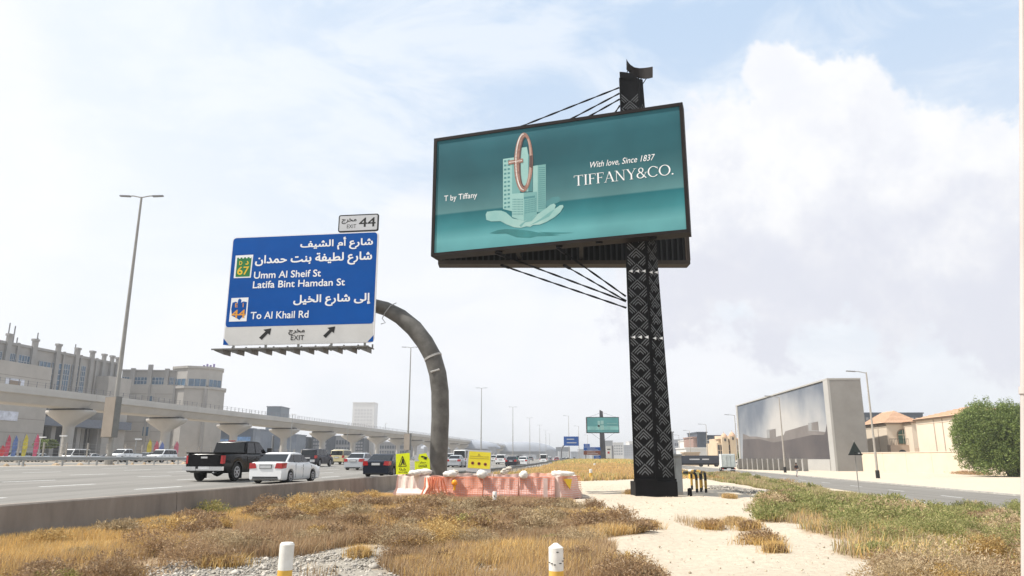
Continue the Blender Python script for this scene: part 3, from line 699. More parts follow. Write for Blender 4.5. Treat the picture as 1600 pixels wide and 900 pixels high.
MB().lathe([(.62, 0), (.62, .06), (.5, .08)], (AX, AY, .0), 20).build('base_plate', m_galv, ar, world=True)
PS = Plane((pp[-1].x, pp[-1].y-.75), (1, -.134))
u1, zt1 = PS.hit(591, 361); u0, zt0 = PS.hit(365, 371); u1b, zb1 = PS.hit(584.5, 534); u0b, zb0 = PS.hit(346.5, 541)
U0, U1, Z0, Z1 = (u0+u0b)/2, (u1+u1b)/2, (zb0+zb1)/2, (zt0+zt1)/2
sg = thing('direction_sign', 'large blue overhead direction sign to exit 44 with Arabic and English lines', 'road sign', tuple(PS.w((U0+U1)/2, Z0, 0)))
def rr_(u0, u1, z0, z1, r, out, thick, name, mat, pl=PS, parent=None):
    pts = []
    for cx, cz, a0 in ((u1-r, z1-r, 0), (u0+r, z1-r, 90), (u0+r, z0+r, 180), (u1-r, z0+r, 270)):
        pts += [pl.w(cx+r*math.cos(R(a0+a)), cz+r*math.sin(R(a0+a)), out) for a in (0, 30, 60, 90)]
    return MB().prism(pts, -pl.n*thick).build(name, mat, parent or sg, world=True)
rr_(U0, U1, Z0, Z1, .22, 0, .10, 'panel', m_white)
zs = PS.hit(467, 508.5)[1]; e_ = .055
rr_(U0+e_, U1-e_, zs, Z1-e_, .16, .008, .006, 'blue_field', m_blue)
MB().box(0, 0, 0, 0, 0, 0)
rr_(U0+e_, U1-e_, Z0+.02, zs-.012, .06, .006, .004, 'exit_band', M('exit band white', (.58, .57, .55), .5, .06, 1))
for s_ in (0, 1):
    ua = U0+.02 if s_ == 0 else U1-.02; sg_ = 1 if s_ == 0 else -1
    MB().prism([PS.w(ua, Z0+.03, .012), PS.w(ua+sg_*.3, Z0+.03, .012), PS.w(ua, Z0+.36, .012)], -PS.n*.003).build('corner_mark', m_blue, sg, world=True)
for k in range(1, 6):                                                 # the sign's planks
    MB().beam(PS.w(U0+.06, Z0+(Z1-Z0)*k/6, .0088), PS.w(U1-.06, Z0+(Z1-Z0)*k/6, .0088), .003, .012).build('plank_seam', m_blue, sg, world=True)
L = lambda s_, lb, rb, h, mat=m_white, **k: lettering(PS, s_, lb, rb, h, k.pop('out', .016), mat, sg, **k)
L(arabic('شارع أم الشيف'), (468.8, 392.5), (582.5, 387.5), 19.5, ar=True, bold=.028)
L(arabic('شارع لطيفة بنت حمدان'), (398, 419), (581, 413), 20, ar=True, bold=.028)
L('Umm Al Sheif St', (396.5, 435.8), (501.5, 431.5), 11.2, bold=.018)
L('Latifa Bint Hamdan St', (395, 450.8), (539, 445), 11.2, bold=.018)
L(arabic('إلى شارع الخيل'), (457.8, 479.8), (578.5, 476.5), 18.5, ar=True, bold=.028)
L('To Al Khail Rd', (391.3, 499), (482, 495.5), 11.4, bold=.018)
L(arabic('مخرج'), (450.5, 523.5), (476, 522), 9.2, m_black, ar=True, bold=.03)
L('EXIT', (454.2, 531.6), (475.2, 530.6), 7.6, m_black, bold=.015)
for (tx, ty) in ((424, 513), (524, 510)):
    A = [(0, 0), (-2.2, 10.5), (-5.2, 8), (-15, 18), (-19, 14.6), (-9, 5), (-12.5, 2.2)]
    flat(PS, [(tx+x, ty+y) for x, y in A], .014, 'arrow', m_black, sg)
flat(PS, [(368.5, 399.5), (396, 397.9), (392, 433.9), (365.3, 434.7)], .013, 'route_shield', m_white, sg)
flat(PS, [(371, 403), (373.6, 402.8), (373.7, 404.5), (376, 404.3), (376.1, 402.7), (379, 402.5), (379.1, 404.2), (381.5, 404), (381.6, 402.3), (384.5, 402.1), (384.6, 403.8), (387, 403.6), (387.1, 402), (390, 401.8), (390.1, 403.4), (392.6, 403.3), (393.5, 401.8), (390.2, 432), (368.2, 432.8)], .017, 'shield_field', m_green, sg)
L('67', (370.5, 429.8), (388.6, 429), 13, m_yel, out=.021, bold=.02); L('D', (374, 414.3), (378.6, 414), 6.2, m_yel, out=.021, bold=.02); L(arabic('د'), (383.5, 413.8), (388.5, 413.5), 6, m_yel, out=.021, ar=True, bold=.03)
flat(PS, [(361.9, 465.9), (388.5, 464.8), (385.3, 501.9), (357.9, 502.7)], .013, 'route_shield', m_white, sg)
flat(PS, [(363.5, 473), (369, 471.5), (371.5, 473.5), (372.5, 468.5), (375, 466.5), (377.5, 468.5), (377, 473), (380.5, 471), (386, 472), (385, 482), (384, 492), (378, 496), (374, 500), (370, 497), (362.5, 493.5), (361.5, 483)], .017, 'shield_field', m_blue, sg)
L('44', (361.3, 497), (383.2, 496.3), 12.5, m_org, out=.021, bold=.02); L('E', (367.5, 480.3), (371.5, 480.1), 6.5, m_org, out=.021, bold=.02); L(arabic('ا'), (379.2, 480), (380.6, 479.8), 6.5, m_org, out=.021, ar=True, bold=.03)
# exit tab
ua, za = PS.hit(528.3, 360); ub, zt_ = PS.hit(592, 333.6)
za = Z1+.03
rr_(ua, ub, za, zt_, .10, .01, .09, 'exit_tab', m_black); rr_(ua+.06, ub-.06, za+.06, zt_-.06, .06, .014, .003, 'exit_tab_face', m_silv)
L(arabic('مخرج'), (533.7, 350.5), (557, 349), 9, m_black, ar=True, bold=.03); L('EXIT', (542, 356.9), (556.6, 356), 5.8, m_black, bold=.01); L('44', (560.6, 355), (586.8, 353.2), 14.5, m_black, bold=.015)
for u in (ua+.25, ub-.25): MB().beam(PS.w(u, Z1-.4, -.14), PS.w(u, zt_-.1, -.14), .07).build('tab_post', m_galv, sg, world=True)
for k in range(5):
    u = U0+.5+(U1-U0-1)*k/4; MB().beam(PS.w(u, Z0-.35, -.16), PS.w(u, Z1-.1, -.16), .1).build('back_post', m_galv, sg, world=True)
for zz_ in (Z0+1.2, Z1-1.2): MB().beam(PS.w(U0+.2, zz_, -.26), PS.w(U1-.1, zz_, -.26), .14).build('back_rail', m_galv, sg, world=True)
# lighting walkway below the sign
wk = thing('sign_walkway', 'row of grey steel triangular brackets under the blue sign', 'walkway', tuple(PS.w((U0+U1)/2, Z0-.3, 0)))
ul, zl = PS.hit(333, 546, .8); ur, zr = PS.hit(577, 543.5, .8); zw = (zl+zr)/2
m_wk = M('walkway steel', (.16, .155, .145), .6, .2, 3, metal=.2)
for o_ in (.25, .95): MB().beam(PS.w(ul, zw+.02, o_), PS.w(ur, zw+.02, o_), .07).build('rail', m_wk, wk, world=True)
for k in range(11):
    u = ul+.62+(ur-ul-.7)*k/10
    MB().prism([PS.w(u-.58, zw+.06, .9), PS.w(u, zw+.06, .9), PS.w(u, zw-.24, .9), PS.w(u-.5, zw-.04, .9)], PS.n*-.7).build('floodlight_hood', m_wk, wk, world=True)
    MB().beam(PS.w(u, zw+.03, .1), PS.w(u, zw+.24, .1), .07).beam(PS.w(u, zw+.03, -.1), PS.w(u, zw+.03, 1.0), .05).build('bracket', m_wk, wk, world=True)

# ================================================================ roadside wall
wl = thing('roadside_wall', 'low grey concrete wall in jointed sections along the highway verge', 'wall', (0, 0, 0))
ys_ = [-10.0, -3, 3.5, 12.6, 20.2, 26.8, 33.5, 41.0]
for a, b2 in zip(ys_[:-1], ys_[1:]):
    mb = MB(); sec = [(.14, -.3), (.06, .30), (.03, .71), (.0, .74), (-.26, .74), (-.29, .71), (-.33, -.1)]; n_ = 4; vs = []
    for i in range(n_+1):
        y = a+.018+(b2-a-.036)*i/n_; x = ccf(y)+WALLX; vs += [(x+o_, y, z_) for o_, z_ in sec]
    k = len(sec); mb.add(vs, [(i*k+j, i*k+(j+1) % k, (i+1)*k+(j+1) % k, (i+1)*k+j) for i in range(n_) for j in range(k)]+[tuple(range(k)), tuple(n_*k+j for j in range(k-1, -1, -1))])
    mb.build('wall_section', m_conc, wl)
# steel guard rails
def guardrail(off, Y0, Y1, lab, dz=0.0, post=4.0, h=.72, dark=False):
    x0, y0 = ccf(Y0)+off, Y0; g_ = thing('guard_rail', lab, 'guard rail', (x0, y0, 0), 0)
    mt = M('dull rail steel', (.16, .165, .165), .6, .15, 2, metal=.3) if dark else m_galv; n_ = int((Y1-Y0)/post); pm = None
    for i in range(n_+1):
        y = Y0+i*post; x = ccf(y)+off; z_ = float(gz(off, y))
        if i < 60:
            if pm is None: pm = MB().box(-.05, .05, -.07, .07, -.1, h-.02).mesh('post'); pm.materials.append(m_galv if not dark else m_pole)
            link('post', pm, g_, (x-x0, y-y0, z_), heading(y))
    segs = [(Y0, min(Y1, Y0+80))]; 
    while segs[-1][1] < Y1: segs.append((segs[-1][1], min(Y1, segs[-1][1]+120)))
    for a, b2 in segs:
        mb = MB(); prof = [(0, h-.31), (.08, h-.26), (.0, h-.19), (.0, h-.12), (.08, h-.06), (0, h), (-.03, h), (-.03, h-.31)]; n2 = max(2, int((b2-a)/6)); vs = []
        for i in range(n2+1):
            y = a+(b2-a)*i/n2; x = ccf(y)+off; z_ = float(gz(off, y)); vs += [(x+p_+.06-x0, y-y0, z_+q_) for p_, q_ in prof]
        k = len(prof); mb.add(vs, [(i*k+j, i*k+(j+1) % k, (i+1)*k+(j+1) % k, (i+1)*k+j) for i in range(n2) for j in range(k)]); mb.build('rail_beam', mt, g_)
guardrail(-44.3, 20, 420, 'steel guard rail on far side of the highway lanes')
guardrail(-47.8, 20, 420, 'second steel guard rail behind the lamp posts of the median')
guardrail(-11.6, 43, 420, 'dark guard rail along the right edge of highway beyond the wall', dark=True)
mb = MB()
for k in range(40):
    y = 22+k*3.1; x = ccf(y)-46.2+random.uniform(-.8, .8); z_ = float(gz(-46, y)); w = random.uniform(.3, .9)
    mb.lathe([(w*.5, 0), (w*.35, .12), (.04, .2)], (x, y, z_), 6)
mb.build('rubble', M('pale rubble', (.40, .30, .20), .95, .3, 3), kind='stuff')
tag(bpy.data.objects['rubble'], 'sandy rubble lying between the two guard rails of the median', 'rubble')

# ================================================================ lamp posts
m_head = M('lamp head', (.22, .22, .23), .5)
def lamp_mast(x, y, z0, h, lab, arm=1.4, double=True, rz=0, r=.22, box=None, grp='tall twin-arm lamp masts in the median'):
    l = thing('lamp_mast', lab, 'street lamp', (x, y, z0), rz, grp)
    MB().tube([(0, 0, 0), (0, 0, h*.45), (0, 0, h)], [r, r*.75, r*.42], 10).build('pole', m_pole, l, smooth=50)
    sides = (-1, 1) if double else (-1,)
    for s_ in sides:
        MB().tube([(0, 0, h-.05), (s_*arm*.6, 0, h+.12), (s_*arm, 0, h+.1)], .06, 6).build('arm', m_pole, l, smooth=50)
        MB().prism([(s_*arm*.8, -.16, h+.02), (s_*(arm+.75), -.13, h+.06), (s_*(arm+.75), .13, h+.06), (s_*arm*.8, .16, h+.02)], (0, 0, .12)).build('lamp_head', m_head, l)
    MB().tube([(0, 0, 0), (0, 0, .9)], r*1.5, 10).build('base_sleeve', m_pole, l)
    return l
ords = ['nearest', 'second', 'third', 'fourth', 'fifth', 'sixth', 'seventh', 'eighth', 'ninth']
for k in range(8):
    Y = 68+100*k; zz0 = float(gz(-46, Y))-.1
    lamp_mast(ccf(Y)-46, Y, zz0, 26.0, ('tall twin-arm lamp mast with a brown box, %s in the median row' % ords[k]) if k < 2 else 'tall twin-arm lamp mast, %s in the median row receding along the highway' % ords[k], r=.24)
m_box = M('light box brown', (.24, .205, .17), .7, .06, 1); m_boxs = M('light box side', (.17, .17, .16), .7)
for k in (0, 1):
    Y = 68+100*k; x = ccf(Y)-46
    bx = thing('light_box', 'tall brown advertising light box on the %s lamp mast' % ords[k], 'light box', (x, Y-.45, 3.5), heading(Y)-R(22), 'light boxes on the lamp masts')
    MB().box(-.85, .85, -.28, .28, 0, 3.7).build('casing', m_boxs, bx); MB().box(-.80, .80, -.31, -.283, .05, 3.65).build('face', m_box, bx); MB().box(-.8, .8, .283, .31, .05, 3.65).build('face', m_box, bx)
    MB().box(-.3, .3, .28, .5, .3, .45).box(-.3, .3, .28, .5, 3.2, 3.35).build('clamp', m_galv, bx)
def street_lamp(x, y, z0, h, lab, arm=2.0, ang=180):
    l = thing('street_lamp', lab, 'street lamp', (x, y, z0), R(ang-180), 'single-arm lamps along the service road')
    MB().tube([(0, 0, 0), (0, 0, h*.5), (0, 0, h)], [.16, .12, .08], 10).build('pole', M('service lamp pole', (.36, .33, .29), .6, .1, 2), l, smooth=50)
    MB().tube([(0, 0, h-.1), (-arm*.5, 0, h+.1), (-arm*.8, 0, h+.12)], .05, 6).build('arm', m_pole, l)
    MB().prism([(-arm*.7, -.15, h+.04), (-arm-.5, -.13, h+.1), (-arm-.5, .13, h+.1), (-arm*.7, .15, h+.04)], (0, 0, .12)).build('lamp_head', m_head, l)
    MB().tube([(0, 0, 0), (0, 0, .95)], .24, 10).build('base_sleeve', m_black, l)
for (Y, px, lab) in ((91, 1372, 'street lamp standing between the mural building and the villas'), (128, 1227, 'street lamp in front of the middle of the mural'), (183, 1153.5, 'street lamp by the left end of the mural, near the white truck'),
                     (233, 1107, 'street lamp before the dark blue tower block'), (285, 1080, 'thin street lamp above the tan kiosk'), (340, 1063, 'faint street lamp just right of the column'), (400, 905, 'slim lamp post left of the far billboard'), (330, 889.5, 'slim lamp post through the far blue sign'), (520, 919, 'faint thin lamp post above the brown and blue signs')):
    z_ = -.7 if px > 1000 else .9
    hh = {905: 18, 889.5: 19.5, 919: 17}.get(px, 12.9)
    street_lamp(XP(px, Y, z_), Y, z_, hh, lab)
# the pale pole that grazes the right edge of the picture
pa = P(1597.5, -30, 3.2); pb = P(1600.5, 620, 3.2); d_ = (pb-pa); p_ = pb+d_*((-.1-pb.z)/d_.z)
wp = thing('white_pole', 'pale white pole very close at the right edge', 'pole', (p_.x, p_.y, 0))
MB().tube([p_, pa+(pa-pb)*.15], .0150, 12).build('pole', M('pale pole paint', (.50, .44, .41), .5, .06, 3), wp, smooth=50, world=True)
MB().tube([pb-d_*.02, pb-d_*.005], .021, 12).build('collar', MATS['pale pole paint'], wp, smooth=50, world=True)

# ================================================================ marker posts
def bollard(px, ptop, Y, r, h, lab, pointed=False, tilt=0):
    p_ = P(px, ptop, Y); g_ = thing('marker_post', lab, 'marker post', (p_.x, p_.y, p_.z-h), 0, 'white and yellow marker posts'); g_.rotation_euler = (0, tilt, 0)
    zt_ = h-.045 if pointed else h-.02
    MB().lathe([(r, h-.28), (r, zt_), (r*.25 if pointed else r*.8, h)], n=18).build('white_band', M('chalky white paint', (.66, .63, .57), .7, scale=9, col2=(.76, .74, .70), bump=.002), g_, smooth=35)
    MB().lathe([(r*1.003, -.15), (r*1.003, h-.28)], n=18).build('yellow_band', M('faded yellow paint', (.62, .36, .06), .7, scale=9, col2=(.72, .45, .10), bump=.002), g_, smooth=35)
    if pointed:
        mb = MB()
        for q_ in range(7):
            a = R(-150+q_*23); z_ = h*(.62+.3*random.random()); mb.box(r*math.cos(a)-.012, r*math.cos(a)+.012, r*math.sin(a)-.006, r*math.sin(a)+.004, z_, z_+.008)
        mb.build('chip', m_black, g_)
bollard(447.5, 847.5, 8.3, .077, 1.0*.62, 'nearest white and yellow post standing on the gravel at left', tilt=R(1))
bollard(868.5, 848.5, 8.3, .080, .60, 'pointed white post with dark yellow foot in front of the brush', True)
bollard(773, 768, 24.5, .07, .65, 'small white marker post in the dry grass before the barriers')
bollard(923, 733, 58, .12, 1.2, 'thin white marker post on the dry mound left of the column')
bollard(929, 724, 105, .15, 1.2, 'tiny white marker post high on the dry mound')
bollard(1080, 733.5, 62, .25, .9, 'grey stump in the green strip behind the hoops')
# gradient yellow feet on the two nearest posts are real paint: set their split a little lower
# ================================================================ construction enclosure
m_pk = [M('faded barrier pink', (.52, .31, .27), .7, scale=1.6, col2=(.70, .52, .46)), M('barrier off-white', (.66, .47, .41), .7, scale=1.4, col2=(.76, .67, .60)), M('barrier orange red', (.58, .27, .19), .7, scale=1.6, col2=(.70, .46, .38))]
bp_ = [(-4.75, 31.6), (-3.35, 30.9), (-1.15, 30.6), (.30, 30.35), (1.75, 30.2), (2.65, 31.4), (2.75, 33.3), (2.6, 35.2), (1.0, 36.9), (-.9, 37.2), (-2.8, 37.4), (-4.6, 37.4), (-5.0, 35.4), (-4.95, 33.5)]
desc = ['tilted ribbed pink-white plastic barrier at the left end of the enclosure', 'pink plastic barrier wrapped in orange netting left of the warning lamp', 'netted pink barrier in the middle of the front row', 'netted pink barrier right of middle, white sandbag on top', 'last netted barrier at the front right corner',
        'pink barrier turning back at right corner', 'pink barrier on the right side of enclosure', 'pink barrier at rear right of enclosure', 'rear row pink barrier nearest the right corner', 'rear row pink barrier behind the notice board', 'rear row pink barrier beside the bent pole', 'rear row pink barrier next to concrete wall', 'left side pink barrier behind the yellow signs', 'left side pink barrier near the first yellow sign']
for i in range(len(bp_)):
    a = Vector(bp_[i]); b2 = Vector(bp_[(i+1) % len(bp_)]); L_ = (b2-a).length-.06; c_ = (a+b2)/2; rz = math.atan2(b2.y-a.y, b2.x-a.x); h = .90+.03*math.sin(i*2.1)
    g_ = thing('road_barrier', desc[i], 'barrier', (c_.x, c_.y, 0), rz, 'plastic barriers round the pole footing')
    sec = [(-.26, .0), (-.26, .22), (-.15, .40), (-.11, h-.08), (-.08, h), (.08, h), (.11, h-.08), (.15, .40), (.26, .22), (.26, 0)]; k = len(sec); n_ = 16; vs = []
    for j in range(n_+1):
        x = -L_/2+L_*j/n_; rib = .035 if (j % 4) in (1, 2) else 0.0; 
        for (o_, z_) in sec: vs.append((x, o_*(1-rib*1.6/ max(.1, abs(o_))) if .25 < z_ < h-.04 else o_, z_+.02*math.sin(j+i)*(z_ > .5)))
    mb = MB().add(vs, [(p_*k+q_, p_*k+(q_+1) % k, (p_+1)*k+(q_+1) % k, (p_+1)*k+q_) for p_ in range(n_) for q_ in range(k)]+[tuple(range(k)), tuple(n_*k+q_ for q_ in range(k-1, -1, -1))])
    mb.build('shell', m_pk[(1, 2, 0, 0, 1, 1, 0, 2, 0, 1, 0, 0, 2, 0)[i]], g_, smooth=30)
    for q_ in (-.3, .3): MB().box(q_*L_-.14, q_*L_+.14, -.28, .28, -.06, .03).build('foot', m_black, g_)
# orange mesh draped over the front
nt_ = thing('mesh_netting', 'orange plastic mesh stretched along the front of the barriers', 'netting', (0, 30.3, 0))
m_net = M('net orange', (.72, .24, .13), .6, .2, 3); m_netw = M('net pale weave', (.74, .56, .50), .7, .1, 3)
front = [Vector(q_) for q_ in bp_[1:7]]
for (z0_, z1_, mt, i0, i1, nm) in ((.05, .86, m_net, 0, 5, 'mesh'),):
    for i in range(i0, i1):
        a, b2 = front[i], front[i+1]; d_ = (b2-a).normalized(); nn = Vector((d_.y, -d_.x)); mb = MB(); L_ = (b2-a).length; s_ = 0
        fo = lambda s_, z_: (a.x+d_.x*s_+nn.x*(.29-.12*max(0, z_-.2)+.015*math.sin(s_*5+z_*4)), a.y+d_.y*s_+nn.y*(.29-.12*max(0, z_-.2)+.015*math.sin(s_*5+z_*4)), z_+.03*math.sin(s_*2.3+i))
        while s_ < L_:
            mb.add([fo(s_, z0_), fo(s_+.013, z0_), fo(s_+.013, z1_), fo(s_, z1_)], [(0, 1, 2, 3)]); s_ += .10
        z_ = z0_
        while z_ < z1_:
            n_ = 12; vs = []
            for j in range(n_+1): vs += [fo(L_*j/n_, z_), fo(L_*j/n_, z_+.014)]
            mb.add(vs, [(2*j, 2*j+2, 2*j+3, 2*j+1) for j in range(n_)]); z_ += .085
        for o_ in (z1_, ): mb.add([fo(0, o_), fo(L_, o_), fo(L_, o_+.03), fo(0, o_+.03)], [(0, 1, 2, 3)])
        mb.build('mesh', m_net, nt_, world=True, fix=False)
mb = MB()
for k in range(9): # loose gathered folds at the left
    x = -3.55+.09*k; mb.tube([(x, 30.62-.02*k+.05*math.sin(k*2), .85), (x+.1*math.sin(k), 30.5, .5), (x-.18+.05*k, 30.55, .08)], .035, 5)
mb.build('gathered_fold', m_net, nt_, world=True, smooth=60)
MB().box(1.25, 1.42, 29.86, 29.9, .1, .84).build('pale_tape', m_netw, nt_, world=True)
MB().prism([(2.05, 30.35, .82), (2.45, 30.75, .80), (2.35, 30.6, .4)], (.02, -.03, 0)).build('yellow_tag', m_yel, nt_, world=True)
def blob(name, lab, cat, c_, sx, sy, sz, mat, grp=None, seed=0, rz=0):
    bm = bmesh.new(); bmesh.ops.create_icosphere(bm, subdivisions=3, radius=1); r_ = random.Random(seed); ph = [r_.uniform(0, 6) for _ in range(6)]
    for v in bm.verts:
        n_ = v.co.copy(); f = 1+.12*math.sin(3*n_.x+ph[0])+.10*math.sin(5*n_.y+4*n_.x+ph[1])+.07*math.sin(9*n_.z+7*n_.x+ph[2]); v.co = Vector((n_.x*f*sx, n_.y*f*sy, max(-.75, n_.z)*f*sz))
    me = bpy.data.meshes.new(name); bm.to_mesh(me); bm.free(); me.materials.append(mat); me.polygons.foreach_set('use_smooth', [True]*len(me.polygons))
    o = link(name, me, None, c_, rz); return tag(o, lab, cat, grp)
m_bag = M('sandbag white', (.62, .58, .52), .9, scale=5, col2=(.74, .71, .66), bump=.01, bscale=30)
sb = [(648, 739, 31.0, .22, .20, .13, 'white sandbag on the leftmost barrier'), (660, 737.5, 31.3, .42, .2, .12, 'long white bag on barrier beside the first yellow sign'), (703, 741, 30.5, .26, .2, .16, 'grey-white bag above the warning lamp'), (753, 741.5, 30.4, .26, .2, .17, 'white sandbag sagging over the netting below the notice'), (818, 742.5, 30.2, .2, .2, .16, 'white sandbag hanging over right half of netting'), (880, 740.5, 30.6, .42, .22, .13, 'broad white bag lying across front right corner barrier'), (870, 739.5, 31.0, .2, .2, .12, 'small white bag beside the broad corner bag')]
for i, (px, py, Y, sx, sy, sz, lab) in enumerate(sb): p_ = P(px, py, Y); blob('sandbag', lab, 'sandbag', (p_.x, p_.y, max(p_.z, .93)), sx, sy, sz, m_bag, 'white bags weighing down the barriers', i)
mb = MB()
for k in range(26):
    a = k/25; p_ = P(785+12*a, 738-6*a+2.5*math.sin(k*1.9), 31.5); r_ = random.uniform(.06, .12); mb.lathe([(r_*.5, -r_*.6), (r_, 0), (r_*.4, r_*.6)], p_, 6)
    if k < 20: p_ = P(703+16*a, 740-3*math.sin(a*3)+1.5*math.sin(k*2.3), 31.0); mb.lathe([(r_*.5, -r_*.5), (r_*.8, 0), (r_*.4, r_*.5)], p_, 6)
tag(mb.build('debris', M('bleached debris', (.48, .44, .38), .9, .2, 8), smooth=60, kind='stuff'), 'crumpled bleached scraps heaped on top of the barriers', 'debris')
wlp = thing('warning_lamp', 'small round orange warning lamp on the netting', 'warning lamp', tuple(P(710, 766, 30.15)))
MB().lathe([(.045, -.0), (.045, .2)], n=10).build('stem', M('lamp amber body', (.78, .36, .03), .5), wlp, smooth=50)
MB().lathe([(.02, .17), (.10, .21), (.125, .29), (.10, .37), (.03, .41)], n=14).build('lens', M('lamp lens', (.85, .30, .01), .25, coat=.5), wlp, smooth=60)
# yellow safety signs
def board(name, lab, corners, Y, bw, mat, leg=True, back=.02):
    pts = [P(*c_, Y) for c_ in corners]; x0 = min(p_.x for p_ in pts); c_ = sum(pts, Vector())/4
    t_ = thing(name, lab, 'sign', (c_.x, Y, 0)); pl = Plane((c_.x, Y), (1, 0))
    flat(pl, corners, 0, 'panel', mat, t_, .03)
    if leg:
        for f in (.25, .75):
            p0 = pts[3].lerp(pts[2], f); MB().beam((p0.x, Y+.06, -.05), (p0.x, Y+.06, p0.z+.5), .05).build('leg', m_galv, t_, world=True)
    return t_, pl
t1, pl1 = board('warning_sign', 'fluorescent yellow men-at-work sign, the left one of the pair', [(618.5, 709.5), (640, 707.5), (640.5, 740.5), (618.8, 741.8)], 32.2, 0, m_hiv)
fx = lambda pl, par, pts, mat, out=.006, name='pictogram': flat(pl, pts, out, name, mat, par, .002)
for a, b2 in (((629, 712.5), (623, 729)), ((629, 712.5), (635, 728.5)), ((623, 729), (635, 728.5))):
    dx, dy = b2[0]-a[0], b2[1]-a[1]; l_ = math.hypot(dx, dy); nx, ny = -dy/l_*.45, dx/l_*.45; fx(pl1, t1, [(a[0]+nx, a[1]+ny), (b2[0]+nx, b2[1]+ny), (b2[0]-nx, b2[1]-ny), (a[0]-nx, a[1]-ny)], m_black, .005+.001*abs(dx), 'border')
fx(pl1, t1, [(628.5, 717), (630.5, 717), (631, 721), (632.5, 726.5), (630.8, 726.8), (629.3, 723), (627.5, 727), (626, 727), (627.5, 721.5)], m_black); fx(pl1, t1, [(628.4, 716.4), (628.6, 715), (630, 715), (630.2, 716.4)], m_black)
fx(pl1, t1, [(624.5, 727.5), (626, 725.5), (627.2, 727.4)], m_black)
lettering(pl1, arabic('ش'+'ل'+'ا'), (624, 735), (634, 734.5), 3.6, .006, m_black, t1, ar=True, bold=.02); lettering(pl1, 'MEN AT WORK', (622.5, 739.3), (637, 738.6), 2.6, .006, m_black, t1, bold=.02)
t2, pl2 = board('warning_sign', 'fluorescent yellow danger deep excavation sign touching the bent pole', [(647.5, 711), (671, 707), (672, 735.5), (648.2, 738.8)], 32.3, 0, m_hiv)
lettering(pl2, 'DANGER', (654, 730.2), (667.5, 728.2), 4.2, .006, m_black, t2, bold=.02); lettering(pl2, 'DEEP EXCAVATION', (650, 736.6), (670.5, 733.8), 3.8, .006, m_black, t2, bold=.02)
lettering(pl2, arabic('خ'+'ط'+'ر'), (655.5, 724.8), (666, 723.2), 4, .006, m_black, t2, ar=True, bold=.02)
fx(pl2, t2, [(657, 714.5), (659, 712), (668, 714.5), (666, 718.5), (661, 717), (663.5, 715.3)], m_black)
fx(pl2, t2, [(647.5, 711), (655, 709.7), (653, 717), (655.5, 720), (648, 721)], m_silv, .008, 'torn_film'); fx(pl2, t2, [(666, 707.9), (671, 707), (671.4, 718), (668.5, 714)], m_silv, .008, 'torn_film')
t3, pl3 = board('notice_board', 'wide yellow notice board with three round symbols behind the barriers', [(731.5, 702.5), (768, 704.5), (766.5, 739), (727.8, 736.5)], 34.0, 0, m_silv)
fx(pl3, t3, [(733.5, 705), (766.8, 707), (765.5, 733), (730.5, 731)], m_bry, .008, 'yellow_field')
for px, py in ((738.5, 723.5), (748.5, 724.5), (758.3, 725.5)):
    fx(pl3, t3, [(px+2.6*math.cos(a), py+2.6*math.sin(a)) for a in [R(30*i) for i in range(12)]], M('notice red brown', (.35, .10, .06), .6), .012, 'symbol'); fx(pl3, t3, [(px-1.3, py-.9), (px+1.2, py-1), (px+1.3, py+.8), (px-1.2, py+1)], m_black, .016, 'symbol')
for i, (a, b2) in enumerate((((734.5, 713), (764, 714.5)), ((733.5, 716), (764, 717.5)))):
    lettering(pl3, arabic('شارع الشيف مخرج الخيل حمدان'), a, b2, 2.3, .012, M('notice ink', (.25, .20, .04), .6), t3, ar=True, bold=.01) if False else MB().prism([pl3.w(*pl3.hit(*a), .012), pl3.w(*pl3.hit(*b2), .012), pl3.w(*pl3.hit(b2[0], b2[1]-.8), .012), pl3.w(*pl3.hit(a[0], a[1]-.8), .012)], -pl3.n*.002).build('text_line', M('notice ink', (.42, .34, .05), .6), t3, world=True)
fx(pl3, t3, [(748.5, 708.4), (751, 712.2), (746, 712)], M('notice ink', (.42, .34, .05), .6), .012, 'symbol')

# ================================================================ triangular road sign seen from behind
ty = 51.5; tx = XP(1342, ty, -.55); tz = float(gz(tx-ccf(ty), ty))
ts = thing('give_way_sign', 'triangular road sign on a thin pole, dark from behind', 'road sign', (tx, ty, tz), 0)
MB().tube([(0, 0, -.1), (0, 0, 3.55)], .038, 8).build('pole', m_pole, ts)
MB().prism([(-.50, -.05, 2.55), (.50, -.05, 2.55), (0, -.05, 3.48)], (0, -.02, 0)).build('plate', M('dark sign back', (.035, .045, .04), .6, .2, 3), ts)
MB().box(-.5, .5, -.085, -.072, 2.56, 2.62).box(-.08, .08, -.1, -.02, 2.7, 2.75).build('bracket', m_black, ts)
MB().box(.18, .32, -.075, -.0715, 2.66, 2.70).build('sticker', m_white, ts)

# ================================================================ vehicles
def paint(name, col, rough=.3): return M(name, col, rough, .04, 1.5, coat=.5 if max(col) > .1 else .0, spec=.5 if max(col) > .1 else .18)
m_glass = M('vehicle glass', (.008, .010, .012), .06, .1, 2, coat=.0, spec=.45)
m_tyre = M('tyre rubber', (.018, .018, .018), .85, .2, 4)
m_rim = M('alloy rim', (.42, .42, .44), .35, .1, 5, metal=.7)
m_und = M('underbody', (.012, .012, .012), .9)
m_red = M('tail lamp red', (.38, .012, .012), .25, .1, 4, coat=.6)
m_clr = M('clear lamp', (.55, .56, .58), .15, .1, 4, coat=.6)
m_plate = M('number plate', (.52, .52, .52), .5, .1, 8)
m_trim = M('black trim', (.02, .02, .02), .5)
m_chrome = M('chrome', (.60, .60, .60), .22, .05, 3, metal=.9)

